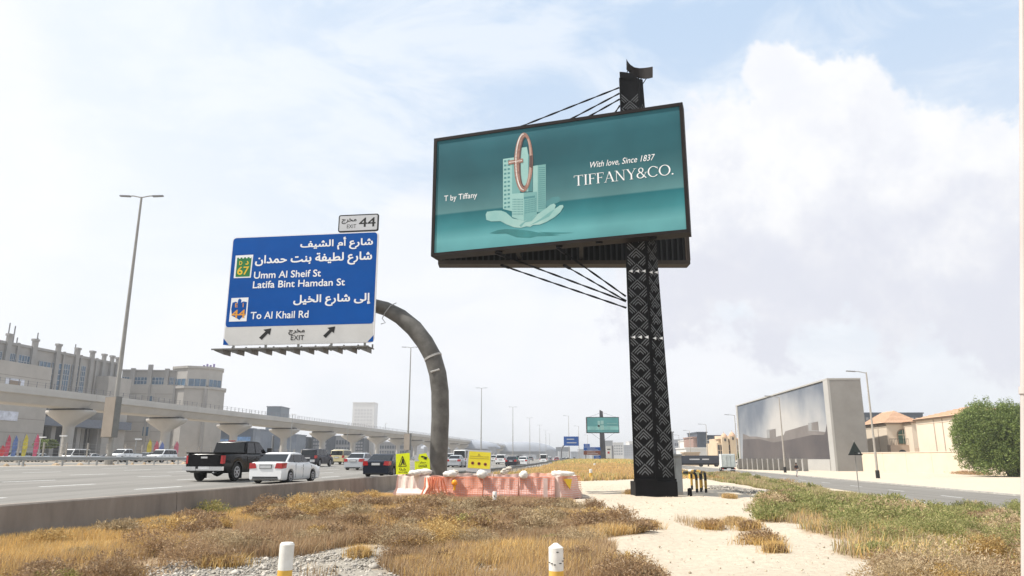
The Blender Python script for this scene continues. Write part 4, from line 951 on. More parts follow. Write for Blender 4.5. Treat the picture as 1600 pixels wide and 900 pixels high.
def interp(tab, x):
    if x <= tab[0][0]: return tab[0][1]
    for (a, u), (b2, v) in zip(tab[:-1], tab[1:]):
        if x <= b2: return u+(v-u)*(x-a)/(b2-a)
    return tab[-1][1]
def vehicle(name, lab, cat, s, body, grp=None, detail=True):
    """local frame: x lateral (right +), y forward, z up, rear bumper at y=0"""
    t_ = thing(name, lab, cat, (0, 0, 0), 0, grp); L_, hw, rw = s['L'], s['W']/2, s['rw']
    ars = rw+.055; st = set([0, .05, .12, L_-.12, L_-.05, L_]+[y for y, _ in s['deck']])
    for yw in s['axle']:
        for f in (-1, -.96, -.85, -.65, -.35, 0, .35, .65, .85, .96, 1): st.add(yw+f*ars)
        st.add(yw-ars-.01); st.add(yw+ars+.01)
    st = sorted(y for y in st if 0 <= y <= L_); sec = []
    for y in st:
        e = min(y, L_-y); w = hw*(1-.10*max(0, 1-e/.45)**2); zs = interp(s['deck'], y); sill = s['sill']+(.04 if e < .12 else 0)
        zb = sill
        for yw in s['axle']:
            if abs(y-yw) < ars: zb = max(sill, rw+math.sqrt(max(0, ars**2-(y-yw)**2)))
        zb = min(zb, zs-.12); h = zs-zb; pull = .04*max(0, 1-e/.3)
        yy = y+(pull if y < L_/2 else -pull)*0
        sec.append([(a*w, yy, zb+b2*h) for a, b2 in ((.0, .0), (.94, 0), (.985, .06), (1.0, .45), (.985, .80), (.955, .93), (.88, 1.0), (.5, 1.015), (0, 1.02))])
    vs = []; k = 16
    for q_ in sec: vs += q_+[(-x, y, z) for x, y, z in q_[-2:0:-1]]
    n_ = len(sec); fs = [(i*k+j, i*k+(j+1) % k, (i+1)*k+(j+1) % k, (i+1)*k+j) for i in range(n_-1) for j in range(k)]+[tuple(range(k)), tuple((n_-1)*k+j for j in range(k-1, -1, -1))]
    bo = MB().add(vs, fs).build('body', body, t_, smooth=38); bo['painted'] = True
    m_ = bo.modifiers.new('round', 'BEVEL'); m_.width = .035; m_.segments = 2; m_.limit_method = 'ANGLE'; m_.angle_limit = R(50)
    MB().box(-hw*.80, hw*.80, .25, L_-.25, s['sill']-.03, interp(s['deck'], L_/2)-.25).build('underbody', m_und, t_)
    # cabin
    cb = s['cab']; zb, zt = cb['belt'], cb['roof']; wb, wt = hw*.90, cb.get('wt', hw*.74); r0, r1, f1, f0 = cb['y']; zr1 = cb.get('zr', zt-.04); zf1 = cb.get('zf', zt-.03); mid = (r1+f1)/2
    prof = [(r0, zb-.06), (r1, zr1), (r1+(mid-r1)*.35, zt), (mid, zt+.01), (f1-(f1-mid)*.35, zt), (f1, zf1), (f0, zb-.06)]
    wz = lambda z: wb+(wt-wb)*max(0, z-zb)/(zt-zb)
    vs = []; k = len(prof)
    for sd in (-1, 1): vs += [(sd*wz(z)*(.97 if i in (0, k-1) else 1), y, z) for i, (y, z) in enumerate(prof)]
    fs = [(i, i+1, k+i+1, k+i) for i in range(k-1)]+[tuple(range(k)), tuple(range(2*k-1, k-1, -1))]
    ca = MB().add(vs, fs).build('cabin', body, t_, smooth=38); ca['painted'] = True
    m_ = ca.modifiers.new('round', 'BEVEL'); m_.width = .06; m_.segments = 3; m_.limit_method = 'ANGLE'; m_.angle_limit = R(28)
    # glass
    def ypil(y0, z0, y1, z1, z): return y0+(y1-y0)*(z-z0)/(z1-z0)
    zl, zh = zb+.035, min(zr1, zf1)-.055
    cuts = cb['pil']; nw = len(cuts)-1; pw = .035
    for sd in (-1, 1):
        for i in range(nw):
            def edge(c_, z, o_):
                if c_ == 'r': return ypil(r0, zb-.06, r1, zr1, z)+.10+o_
                if c_ == 'f': return ypil(f0, zb-.06, f1, zf1, z)-.10+o_
                return c_+o_
            pts = []
            for z, c_, o_ in ((zl, cuts[i], pw), (zl, cuts[i+1], -pw), (zh, cuts[i+1], -pw), (zh, cuts[i], pw)):
                pts.append((sd*(wz(z)+.004), edge(c_, z, o_), z))
            if pts[3][1] > pts[2][1]: pts[3] = pts[2]
            MB().prism(pts, (sd*.006, 0, 0)).build('side_window', m_glass, t_)
    def scr(ya, za, yb_, zb_, o_, nm):
        pts = []
        for f in (.10, .90):
            y = ya+(yb_-ya)*f; z = za+(zb_-za)*f; w = wz(z)*.90; pts.append((w, y+o_*.012, z+.008))
        (w0, y0, z0), (w1, y1, z1) = pts
        MB().prism([(-w0, y0, z0), (w0, y0, z0), (w1, y1, z1), (-w1, y1, z1)], (0, o_*.008, .004)).build(nm, m_glass, t_)
    scr(r0, zb-.06 if not cb.get('rz') else cb['rz'], r1, zr1, -1, 'rear_window'); scr(f0, zb-.06, f1, zf1, 1, 'windscreen')
    # wheels
    def wheel(x, y, sd):
        w_ = MB().lathe([(rw*.62, -.11), (rw*.93, -.11), (rw, -.07), (rw, .07), (rw*.93, .11), (rw*.62, .11)], n=22, axis='x').build('wheel', m_tyre, t_, smooth=40); w_.location = (x, y, rw)
        MB().lathe([(rw*.64, .10), (rw*.64, .118), (rw*.57, .122), (rw*.54, .116), (rw*.2, .114), (rw*.17, .13), (.01, .132)], n=20, axis='x').build('rim', m_rim, w_, smooth=30)
        if sd < 0: w_.rotation_euler = (0, 0, math.pi)
        if detail:
            mb = MB()
            for a in range(6): mb.prism([(.115, rw*.24*math.cos(R(a*60+d_)), rw*.24*math.sin(R(a*60+d_))) if q_ == 0 else (.117, rw*.50*math.cos(R(a*60+d_)), rw*.50*math.sin(R(a*60+d_))) for q_, d_ in ((0, -12), (1, -19), (1, 19), (0, 12))], (.004, 0, 0))
            mb.build('rim_opening', m_und, w_, kind='stuff')
    for yw in s['axle']:
        for sd in (-1, 1): wheel(sd*(hw-.125), yw, sd)
    # lamps, bumper, plate
    tz0, tz1, tw, td = s['tail']
    for sd in (-1, 1):
        MB().prism([(sd*(hw*.91+.012), -.012, tz0), (sd*(hw*.91-tw), -.018, tz0+.02), (sd*(hw*.90-tw*.8), -.012, tz1), (sd*(hw*.90), -.005, tz1)], (0, .03, 0)).build('tail_light', m_red, t_)
        MB().prism([(sd*(hw*.905), .0, tz0), (sd*(hw*.905), .0, tz1), (sd*(hw*.955+.012), td, tz1), (sd*(hw*.955+.016), td*.8, tz0+.03)], (sd*.012, 0, 0)).build('tail_light', m_red, t_)
        hz = s.get('head', .62); ww = .34
        MB().prism([(sd*hw*.90, L_+.012, hz), (sd*(hw*.90-ww), L_+.014, hz), (sd*(hw*.9-ww), L_+.012, hz+.13), (sd*hw*.9, L_+.008, hz+.16)], (0, -.03, 0)).build('headlight', m_clr, t_)
        my = f0-.25 if not s.get('my') else s['my']
        MB().box(sd*(hw*.93), sd*(hw*.93+.20), my-.06, my+.06, zb+.02, zb+(.30 if s.get('bigmir') else .15)).build('mirror', m_trim if s.get('bigmir') else body, t_)
        for i, y in enumerate(s.get('doors', [])):
            zz_ = interp(s['deck'], y); MB().box(sd*(hw*.992), sd*(hw*1.004), y-.007, y+.007, s['sill']+.10, zz_-.08).build('door_seam', m_trim, t_)
            if i: MB().box(sd*(hw*.985), sd*(hw*1.02), y-.34+.14, y-.34+.32, zz_-.26, zz_-.225).build('door_handle', m_trim if s.get('dh') else body, t_)
    pz = s['plate']; MB().box(-.27, .27, -.03, .0, pz, pz+.14).build('number_plate', m_plate, t_); MB().box(-.29, .29, -.024, .002, pz-.02, pz+.16).build('plate_surround', m_trim, t_)
    MB().box(-hw*.82, hw*.82, L_-.02, L_+.02, hz+.0, hz+.10).build('grille', m_trim, t_)
    MB().box(-hw*.72, hw*.72, -.02, .03, s['sill']+.03, s['sill']+.09).build('lower_valance', m_trim, t_)
    return t_

def park(t_, off, Y, back=False, z=None, rz=0):
    x = ccf(Y)+off; zz_ = float(gz(off, Y))+.03 if z is None else z
    t_.location = (x, Y, zz_); t_.rotation_euler = (0, 0, heading(Y)+(math.pi if back else 0)+rz); return t_

sedan_s = dict(L=4.45, W=1.72, sill=.16, rw=.31, axle=(.85, 3.42), deck=[(0, .93), (.1, .99), (.35, 1.02), (1.0, 1.02), (2.6, .97), (3.3, .93), (4.1, .82), (4.35, .70), (4.45, .55)],
    cab=dict(belt=.98, roof=1.48, y=(.36, 1.15, 2.35, 3.35), pil=['r', 1.30, 2.15, 'f'], wt=.62), tail=(.70, .97, .34, .40), plate=.72, doors=[1.35, 2.2, 3.15])
suv_s = dict(L=4.9, W=1.95, sill=.30, rw=.38, axle=(.95, 3.85), deck=[(0, 1.08), (.2, 1.14), (3.4, 1.12), (4.4, 1.02), (4.8, .88), (4.9, .7)],
    cab=dict(belt=1.10, roof=1.78, y=(.02, .32, 3.0, 3.75), pil=['r', 1.15, 2.15, 'f'], wt=.74), tail=(.82, 1.12, .18, .25), plate=.80, doors=[1.15, 2.2, 3.3], head=.74, dh=1)
pick_s = dict(L=5.9, W=2.0, sill=.42, rw=.42, axle=(1.25, 4.75), deck=[(0, 1.22), (.04, 1.27), (2.1, 1.29), (2.3, 1.27), (4.3, 1.25), (5.6, 1.18), (5.85, 1.05), (5.9, .8)],
    cab=dict(belt=1.27, roof=1.90, y=(2.12, 2.32, 3.75, 4.65), pil=['r', 3.15, 'f'], wt=.78), tail=(.80, 1.18, .10, .12), plate=.54, doors=[2.2, 3.2, 4.25], head=.85, bigmir=1, dh=1)
van_s = dict(L=5.2, W=1.90, sill=.26, rw=.33, axle=(.95, 4.0), deck=[(0, 1.02), (.05, 1.06), (4.3, 1.02), (4.9, .95), (5.15, .8), (5.2, .6)],
    cab=dict(belt=1.06, roof=2.20, y=(.02, .12, 4.05, 4.95), pil=['r', 1.5, 2.9, 'f'], wt=.80), tail=(.85, 1.15, .12, .12), plate=.62, doors=[1.6, 3.0, 4.2], head=.66)

P_ = dict(black=paint('paint black', (.004, .004, .005), .18), white=paint('paint white', (.80, .80, .79)), silver=paint('paint silver', (.42, .44, .46)), dgrey=paint('paint dark grey', (.035, .035, .045)),
          navy=paint('paint night blue', (.012, .016, .028)), sand=paint('paint sand yellow', (.55, .47, .26)), grey=paint('paint grey', (.16, .17, .18)), red=paint('paint red', (.30, .02, .02)), blue=paint('paint blue', (.03, .07, .18)))

pk = park(vehicle('pickup_truck', 'black crew-cab pickup truck with chrome rear bumper and red tail lights', 'pickup truck', pick_s, P_['black']), -18.95, 34.6)
MB().box(-.98, -.34, -.14, .02, .50, .68).box(.34, .98, -.14, .02, .50, .68).box(-.34, .34, -.10, .02, .50, .58).build('rear_bumper', m_chrome, pk)
MB().box(-.74, .74, -.028, .0, .74, 1.22).build('tailgate', P_['black'], pk); MB().box(-.16, .16, -.045, -.02, 1.05, 1.13).build('tailgate_handle', m_chrome, pk)
MB().box(-.9, .9, 2.14, 2.2, 1.25, 1.33).build('bed_rail', m_trim, pk); MB().box(-.93, .93, .0, 2.12, 1.27, 1.325).build('bed_glare_mask', M('bed glare black', (.008, .008, .008), .95, spec=.02), pk); MB().box(-.16, .16, 2.34, 2.42, 1.88, 1.925).build('brake_light', m_red, pk)  # matt black slab added over the closed bed deck to stop sun glare
mb = MB()
MB().lathe([(.05, -.3), (.16, -.12), (.2, 0), (.16, .12), (.05, .3)], (0, 1.25, .40), 12, 'x').build('axle_housing', m_und, pk, smooth=50)
MB().beam((-.75, 1.25, .4), (.75, 1.25, .4), .09).build('axle', m_und, pk); MB().tube([(.5, -.02, .42), (.52, .5, .42)], .04, 8).build('exhaust', m_chrome, pk)
for s_ in (-1, 1): MB().prism([(s_*.80, 1.72, .12), (s_*1.0, 1.72, .12), (s_*1.0, 1.72, .52), (s_*.80, 1.72, .52)], (0, .01, 0)).build('mud_flap', m_trim, pk)
mb = MB(); mb.add([(s2*(1.0+.035), 1.25+(.475+e2)*math.cos(a), .42+(.475+e2)*math.sin(a)) for s2 in (1,) for a in [R(10+16*i) for i in range(11)] for e2 in (0, .05)], [(2*i, 2*i+1, 2*i+3, 2*i+2) for i in range(10)]); mb.build('arch_trim', m_trim, pk)

ws = park(vehicle('sedan_car', 'white compact sedan with silver boot strip right behind the pickup', 'car', sedan_s, P_['white']), -15.75, 33.9); ws.scale = (1, 1, .94)
MB().box(-.33, .33, -.028, -.004, .885, .915).build('boot_strip', m_chrome, ws); MB().tube([(0, 1.25, 1.45), (0, 1.15, 1.62)], .006, 4).build('aerial', m_trim, ws)
MB().box(-.6, .6, -.022, .02, .27, .33).build('bumper_slot', m_trim, ws)

su = park(vehicle('suv_car', 'dark grey large SUV driving ahead of the white sedan', 'car', suv_s, P_['dgrey']), -31.1, 76)
fj = park(vehicle('suv_car', 'sand yellow boxy off-roader just ahead of the dark SUV', 'car', dict(suv_s, L=4.6, W=1.9, axle=(.85, 3.5), doors=[1.6], deck=[(0, 1.1), (.05, 1.15), (3.4, 1.13), (4.5, 1.05), (4.6, .8)], cab=dict(belt=1.12, roof=1.80, y=(.02, .14, 2.9, 3.35), pil=['r', 1.3, 'f'], wt=.80)), P_['sand']), -34.8, 94)
MB().box(-.7, .7, .6, 2.2, 1.83, 1.90).build('roof_rack', m_white, fj)
sv = park(vehicle('sedan_car', 'silver sedan behind the dark one, left of the first yellow sign', 'car', dict(sedan_s, L=4.8, W=1.82), P_['silver']), -22.6, 65)
dk = park(vehicle('sedan_car', 'dark night-blue sedan beside the concrete wall near first yellow sign', 'car', dict(sedan_s, L=4.9, W=1.84, axle=(.95, 3.8), deck=[(0, .9), (.1, .98), (.4, 1.0), (1.2, 1.0), (2.9, .95), (3.8, .9), (4.5, .8), (4.8, .68), (4.9, .5)], cab=dict(belt=.96, roof=1.43, y=(.45, 1.35, 2.6, 3.6), pil=['r', 1.45, 2.4, 'f'], wt=.64), doors=[1.5, 2.45, 3.5]), P_['navy']), -14.9, 47)
vn = park(vehicle('van', 'white van with dark rear window in the nearest lane far ahead', 'van', van_s, P_['white']), -16.8, 186)
kinds = dict(sedan=sv, suv=su, van=vn, pickup=pk)
def clone(kind, off, Y, colr, lab, back=False, cat=None, grp=None, dz=0.0):
    c_ = copy_thing(kinds[kind], (0, 0, 0), 0, lab, grp, P_[colr]); park(c_, off, Y, back)
    c_.location.z += dz
    return c_
gA = 'cars driving away on the highway'; gB = 'cars beyond the median guard rails'
near_cars = [('suv', -30.5, 140, 'silver', 'silver SUV just right of the bent sign pole'), ('van', -20.5, 100, 'white', 'white high-roof van half hidden by the notice board'), ('sedan', -19.6, 92, 'silver', 'silver saloon in front of the high-roof van'),
    ('suv', -20.6, 138, 'white', 'white SUV just right of the yellow notice board'), ('sedan', -15.2, 112, 'dgrey', 'dark saloon sliver at the right edge of the notice board'), ('sedan', -15.4, 128, 'white', 'white saloon left of the far white van'),
    ('suv', -24.5, 200, 'dgrey', 'dark SUV farther ahead of the white SUV'), ('sedan', -28.4, 230, 'white', 'white saloon in the middle lanes far off'), ('sedan', -20.8, 260, 'grey', 'grey saloon in the middle distance'),
    ('suv', -33.0, 210, 'white', 'white SUV in the far-left lanes'), ('sedan', -34.8, 250, 'silver', 'silver saloon far off in the left lane'), ('sedan', -17, 285, 'dgrey', 'tiny dark saloon beyond the white van'), ('suv', -24.5, 310, 'white', 'tiny white SUV in a middle lane far away'),
    ('sedan', -28.5, 350, 'dgrey', 'speck of a dark car in the far traffic'), ('suv', -17.2, 330, 'silver', 'speck of a silver SUV in the near lane'), ('sedan', -21, 390, 'white', 'speck of a white car deep in the traffic'), ('suv', -33, 320, 'grey', 'speck of a grey SUV in the left lanes'), ('sedan', -17, 240, 'red', 'small red car just beyond the white van')]
for k_, o_, y_, c_, lab in near_cars: clone(k_, o_, y_, c_, lab, grp=gA)
for i in range(26):
    clone(random.choice(['sedan', 'suv', 'sedan', 'van']), random.choice([-15.2, -19, -22.8, -26.6, -30.6, -34.8, -38.5]), 400+i*17+random.uniform(-6, 6), random.choice(['white', 'silver', 'dgrey', 'white', 'grey']), 'speck of a car lost in the distant highway traffic', grp='distant highway traffic')
opp = [('suv', 268, 106, 'white', 'big white SUV facing us behind the guard rail, left of the pickup'), ('pickup', 213, 112, 'white', 'white pickup facing us beyond the rail right of the light box'), ('sedan', 318, 118, 'silver', 'silver saloon behind the rail just left of the pickup roof'), ('sedan', 188, 116, 'navy', 'dark saloon low behind the rail under the light box'),
       ('sedan', 240, 118, 'grey', 'grey saloon between the white pickup and white SUV'), ('van', 133, 135, 'white', 'small white van beyond the rail left of the light box'), ('sedan', 152, 140, 'white', 'white saloon just left of the first lamp mast'), ('suv', 32, 138, 'white', 'white SUV beyond the rail, second from the left edge'), ('suv', 50, 140, 'silver', 'silver SUV beyond the rail under the yellow flag'),
       ('sedan', 72, 138, 'white', 'white saloon beyond the rail below the pink flag'), ('sedan', 8, 136, 'silver', 'silver saloon at the left edge beyond the rail'), ('sedan', 350, 118, 'white', 'white saloon hidden behind the pickup cab')]
for k_, px, y_, c_, lab in opp:
    x = XP(px, y_, 1.1); off = x-ccf(y_); c = clone(k_, off, y_, c_, lab, back=True, grp=gB)
for i, (px, y_, c_) in enumerate(((440, 150, 'white'), (455, 170, 'silver'), (503, 190, 'white'), (536, 200, 'white'), (596, 230, 'white'), (650, 300, 'silver'), (665, 260, 'white'), (700, 330, 'white'), (728, 360, 'grey'))):
    x = XP(px, y_, 1.1); clone(random.choice(['sedan', 'suv']), x-ccf(y_), y_, c_, ['white car seen between pickup and SUV beyond median', 'silver car beyond the median left of the dark SUV', 'white car beyond the median behind the off-roader', 'white car beyond the median above the silver sedan', 'white car beyond the median near the first yellow sign', 'distant silver car beyond median by second lamp box', 'distant white car beyond median left of bent pole', 'distant white car beyond median right of bent pole', 'distant grey car beyond median before the notice board'][i], back=True, grp=gB)
# right side: box truck, dark lorry, parked cars
def boxtruck(name, lab, Lb, w, h, z0, boxm, cabm, panels=True):
    t_ = thing(name, lab, 'truck', (0, 0, 0))
    bo = MB().box(-w/2, w/2, 0, Lb, z0, h).build('cargo_box', boxm, t_); m_ = bo.modifiers.new('round', 'BEVEL'); m_.width = .03; m_.segments = 2
    for s_ in (-1, 1):
        MB().box(s_*w/2*.02 if s_ > 0 else -w/2+.12, w/2-.12 if s_ > 0 else -.02, -.03, .0, z0+.12, h-.14).build('rear_door', M('truck door', (.50, .54, .52), .5, .1, 2), t_) if panels else None
        MB().box(s_*w/2-.02, s_*w/2+.02, -.04, .02, z0, h).build('corner_post', m_galv, t_)
    for x in (-.3, .3): MB().tube([(x, -.05, z0+.1), (x, -.05, h-.2)], .02, 6).build('lock_rod', m_galv, t_) if panels else None
    MB().box(-w*.4, w*.4, .1, Lb+1.6, .55, z0).build('chassis', m_und, t_)
    cb_ = MB(); cb_.prism([(-w/2+.1, Lb+.1, .5), (-w/2+.1, Lb+1.8, .5), (-w/2+.1, Lb+1.8, 1.3), (-w/2+.1, Lb+1.5, 2.15), (-w/2+.1, Lb+.1, 2.2)], (w-.2, 0, 0)); cb_.build('cab', cabm, t_)
    MB().box(-w/2+.09, w/2-.09, Lb+.5, Lb+1.2, 1.4, 2.0).build('cab_window', m_glass, t_)
    for y in (.9, Lb*.35+.9, Lb+1.0):
        for s_ in (-1, 1):
            w_ = MB().lathe([(.25, -.13), (.42, -.13), (.44, 0), (.42, .13), (.25, .13)], n=18, axis='x').build('wheel', m_tyre, t_, smooth=40); w_.location = (s_*(w/2-.16), y, .44)
            MB().lathe([(.26, -.09), (.24, .1*s_), (.05, .06)], n=12, axis='x').build('rim', m_rim, w_)
    for s_ in (-1, 1): MB().box(s_*w/2*.9-.12, s_*w/2*.9+.12, -.05, .0, .62, .76).build('tail_light', m_red, t_)
    MB().box(-.3, .3, -.06, -.02, .62, .76).build('number_plate', m_white, t_); MB().box(-w/2, w/2, -.06, .06, .5, .6).build('rear_bumper', m_white, t_)
    return t_
bt = boxtruck('box_truck', 'white box truck seen from behind on the service road', 4.3, 2.1, 3.05, .95, M('truck box white', (.62, .66, .66), .5, .06, .8), P_['white'])
Y = 121; bt.location = (XP(1139.5, Y, -.7), Y, -.67); bt.rotation_euler = (0, 0, heading(Y)-R(3))
lo = boxtruck('lorry', 'long dark lorry parked side-on beyond the street lamps', 13.0, 2.5, 3.3, 1.0, M('lorry curtain dark', (.035, .04, .055), .6, .15, .5), P_['navy'], False)
Y = 225; lo.location = (XP(1124, Y, -.7), Y, -.7); lo.rotation_euler = (0, 0, R(90-4))
for a, b2 in ((3.2, 5.2), (6.0, 9.0)): MB().box(1.252, 1.262, a, b2, 2.0, 2.35).build('stripe', m_silv, lo); MB().box(-1.262, -1.252, a, b2, 2.0, 2.35).build('stripe', m_silv, lo)
for i, (px, y_, c_) in enumerate(((1064, 235, 'white'), (1068, 250, 'silver'), (1072, 262, 'white'), (1160, 215, 'white'))):
    c_o = copy_thing(sv, (0, 0, 0), 0, ['white car parked just right of the column', 'silver car parked left of the tan kiosk', 'white car parked against the tan kiosk', 'white car parked at the left foot of mural building'][i], 'cars parked beyond the service road', P_[c_])
    c_o.location = (XP(px, y_, -.7), y_, -.68); c_o.rotation_euler = (0, 0, R(70+i*8))

# ================================================================ the walker
Y = 98; wx = XP(1245.5, Y, -.7)
pe = thing('person', 'person in dark top and pale trousers walking along the service road edge', 'person', (wx, Y, -.70), R(200))
def skinned(name, verts, edges, radii, mat, parent, sub=1, root=0):
    me = bpy.data.meshes.new(name); me.from_pydata(verts, edges, []); o = link(name, me, parent); me.materials.append(mat)
    m_ = o.modifiers.new('skin', 'SKIN'); m_.use_smooth_shade = True
    for i, r_ in enumerate(radii):
        v = me.skin_vertices[0].data[i]; v.radius = (r_, r_) if not isinstance(r_, tuple) else r_; v.use_root = (i == root)
    s2 = o.modifiers.new('sub', 'SUBSURF'); s2.levels = sub; s2.render_levels = sub; return o
V_ = [(0, 0, .95), (0, .01, 1.15), (0, .0, 1.38), (0, .0, 1.50), (0, .02, 1.62), (0, .02, 1.74),
      (.19, 0, 1.42), (.24, -.10, 1.15), (.23, .06, .92), (.23, .10, .83), (-.19, 0, 1.42), (-.24, .10, 1.15), (-.22, .22, .95), (-.22, .27, .87),
      (.10, .02, .90), (.11, .16, .52), (.11, .05, .10), (.11, .20, .04), (-.10, 0, .90), (-.11, -.10, .50), (-.11, -.30, .13), (-.11, -.20, .03)]
E_ = [(0, 1), (1, 2), (2, 3), (3, 4), (4, 5), (2, 6), (6, 7), (7, 8), (8, 9), (2, 10), (10, 11), (11, 12), (12, 13), (0, 14), (14, 15), (15, 16), (16, 17), (0, 18), (18, 19), (19, 20), (20, 21)]
R_ = [(.15, .10), (.15, .10), (.17, .11), .06, .095, .085, .065, .045, .035, .04, .065, .045, .035, .04, .09, .06, .042, .035, .09, .06, .042, .035]
skinned('body', V_, E_, R_, M('skin brown', (.16, .08, .05), .7), pe)
skinned('shirt', [(0, .01, 1.0), (0, .01, 1.2), (0, 0, 1.43), (.19, 0, 1.42), (.235, -.09, 1.18), (-.19, 0, 1.42), (-.235, .09, 1.18)], [(0, 1), (1, 2), (2, 3), (3, 4), (2, 5), (5, 6)], [(.175, .13), (.17, .125), (.19, .125), .08, .065, .08, .065], M('shirt dark', (.03, .025, .03), .9), pe)
skinned('trousers', [(0, 0, .98), (.10, .02, .88), (.11, .16, .52), (.11, .06, .14), (-.10, 0, .88), (-.11, -.10, .50), (-.11, -.29, .17)], [(0, 1), (1, 2), (2, 3), (0, 4), (4, 5), (5, 6)], [(.165, .125), .11, .085, .065, .11, .085, .065], M('trousers pale', (.42, .40, .38), .9), pe)
MB().lathe([(.02, 1.83), (.09, 1.80), (.105, 1.73), (.09, 1.66)], (0, .0, 0), 12).build('hair', m_black, pe, smooth=60)

# ================================================================ metro viaduct
def voff(Y): return -114.0+(Y-155)*.03
def vpt(o, Y, z): return (ccf(Y)+voff(Y)+o, Y, z)
vp = [155+32.6*i for i in range(-4, 24)]
vs_ = [(-5, 14.9), (-5, 13.5), (-4.3, 13.25), (-3.2, 11.9), (3.2, 11.9), (4.3, 13.25), (5, 13.5), (5, 14.9), (4.65, 14.9), (4.65, 13.8), (-4.65, 13.8), (-4.65, 14.9)]
m_rail = M('rail grey', (.16, .16, .17), .6)
va = thing('metro_viaduct', 'long pale concrete metro viaduct on trumpet-shaped piers beyond the highway', 'viaduct', (ccf(155)+voff(155), 155, 0))
for i, (a, b2) in enumerate(zip(vp[:-1], vp[1:])):
    mb = MB(); vs = []; n_ = 4; k = len(vs_)
    for j in range(n_+1):
        y = a+.05+(b2-a-.1)*j/n_; vs += [vpt(o, y, z) for o, z in vs_]
    mb.add(vs, [(p_*k+q_, p_*k+(q_+1) % k, (p_+1)*k+(q_+1) % k, (p_+1)*k+q_) for p_ in range(n_) for q_ in range(k)]+[tuple(range(k)), tuple(n_*k+q_ for q_ in range(k-1, -1, -1))])
    mb.build('deck_span', m_via, va, world=True)
    if a < 760:
        mb = MB(); y = a
        while y < b2:
            for o in (4.82, -4.82): p_ = Vector(vpt(o, y, 14.88)); mb.box(p_.x-.05, p_.x+.05, p_.y-.05, p_.y+.05, p_.z, p_.z+1.15)
            y += 2.1
        for o in (4.82, -4.82):
            for dz in (.55, 1.0): mb.beam(vpt(o, a, 14.9+dz), vpt(o, b2, 14.9+dz), .04)
        mb.build('parapet_railing', m_rail, va, world=True)['kind'] = 'stuff'
    for o, zz_ in ((5.03, 14.2), (5.03, 13.62)): mb = MB(); mb.beam(vpt(o, a, zz_), vpt(o, b2, zz_), .06, .10); mb.build('ledge', m_via, va, world=True)
pm = None
for i, Y in enumerate(vp):
    if pm is None:
        mb = MB(); n_ = 24; vs = []; rings = [(1.12, 1.12, 0), (1.12, 1.12, 7.0), (1.2, 1.2, 7.4), (2.2, 1.5, 8.1), (4.3, 1.9, 9.3), (5.2, 2.1, 9.9), (5.35, 2.15, 10.35), (5.2, 2.1, 10.55)]
        for a_, b_, z in rings:
            for k in range(n_):
                t_ = k*2*math.pi/n_; c1, s1 = math.cos(t_), math.sin(t_); e_ = .65 if z > 8 else 1
                vs.append((a_*math.copysign(abs(c1)**e_, c1), b_*math.copysign(abs(s1)**e_, s1), z))
        mb.add(vs, [(p_*n_+q_, p_*n_+(q_+1) % n_, (p_+1)*n_+(q_+1) % n_, (p_+1)*n_+q_) for p_ in range(len(rings)-1) for q_ in range(n_)]+[tuple((len(rings)-1)*n_+q_ for q_ in range(n_))])
        pm = mb.mesh('pier', 45); pm.materials.append(m_via)
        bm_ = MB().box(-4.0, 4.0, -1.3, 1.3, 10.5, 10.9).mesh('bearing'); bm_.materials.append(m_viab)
    x = ccf(Y)+voff(Y); o = link('pier', pm, va, (x-va.location.x, Y-155, 1.0), heading(Y)); link('bearing', bm_, o)
bpy.data.objects['pier'].location  # piers carry the deck

# ================================================================ building helpers
def box_building(name, lab, px0, px1, ytop, Y, depth, mat, z0=.9, rows=0, cols=0, wm=None, rz=0, cat='building', grp=None, wz=(.25, .9), wf=(.08, .92)):
    x0, x1 = XP(px0, Y, z0), XP(px1, Y, z0); zt_ = P((px0+px1)/2, ytop, Y).z; t_ = thing(name, lab, cat, ((x0+x1)/2, Y, z0), rz, grp); w = x1-x0; h = zt_-z0
    MB().box(-w/2, w/2, 0, depth, 0, h).build('wall', mat, t_); MB().box(-w/2-.3, w/2+.3, -.3, depth+.3, h, h+.5).build('roof', mat, t_)
    if rows:
        ww = w*(wf[1]-wf[0])/cols; hh = h*(wz[1]-wz[0])/rows; me = MB().box(-ww*.36, ww*.36, -.06, .0, -hh*.3, hh*.3).mesh('window'); me.materials.append(wm)
        for r_ in range(rows):
            for c_ in range(cols): link('window', me, t_, (-w/2+w*wf[0]+ww*(c_+.5), 0, h*wz[0]+hh*(r_+.5)))
    return t_
m_mall = M('mall stone', (.31, .295, .28), .9, .10, .3); m_mall2 = M('mall pale stone', (.385, .365, .34), .9, .08, .3); m_pier = M('mall pier stone', (.30, .29, .28), .9, .08, .3)
m_wb = M('mall window blue', (.06, .12, .19), .25, .3, .4, spec=.8); m_mul = M('mullion grey', (.35, .37, .40), .5); m_dark = M('dark interior', (.05, .052, .06), .9, .3, .3)
m_poster = M('poster pale', (.55, .58, .66), .7, .25, .8); m_gap = M('stone joint', (.22, .20, .18), .9)
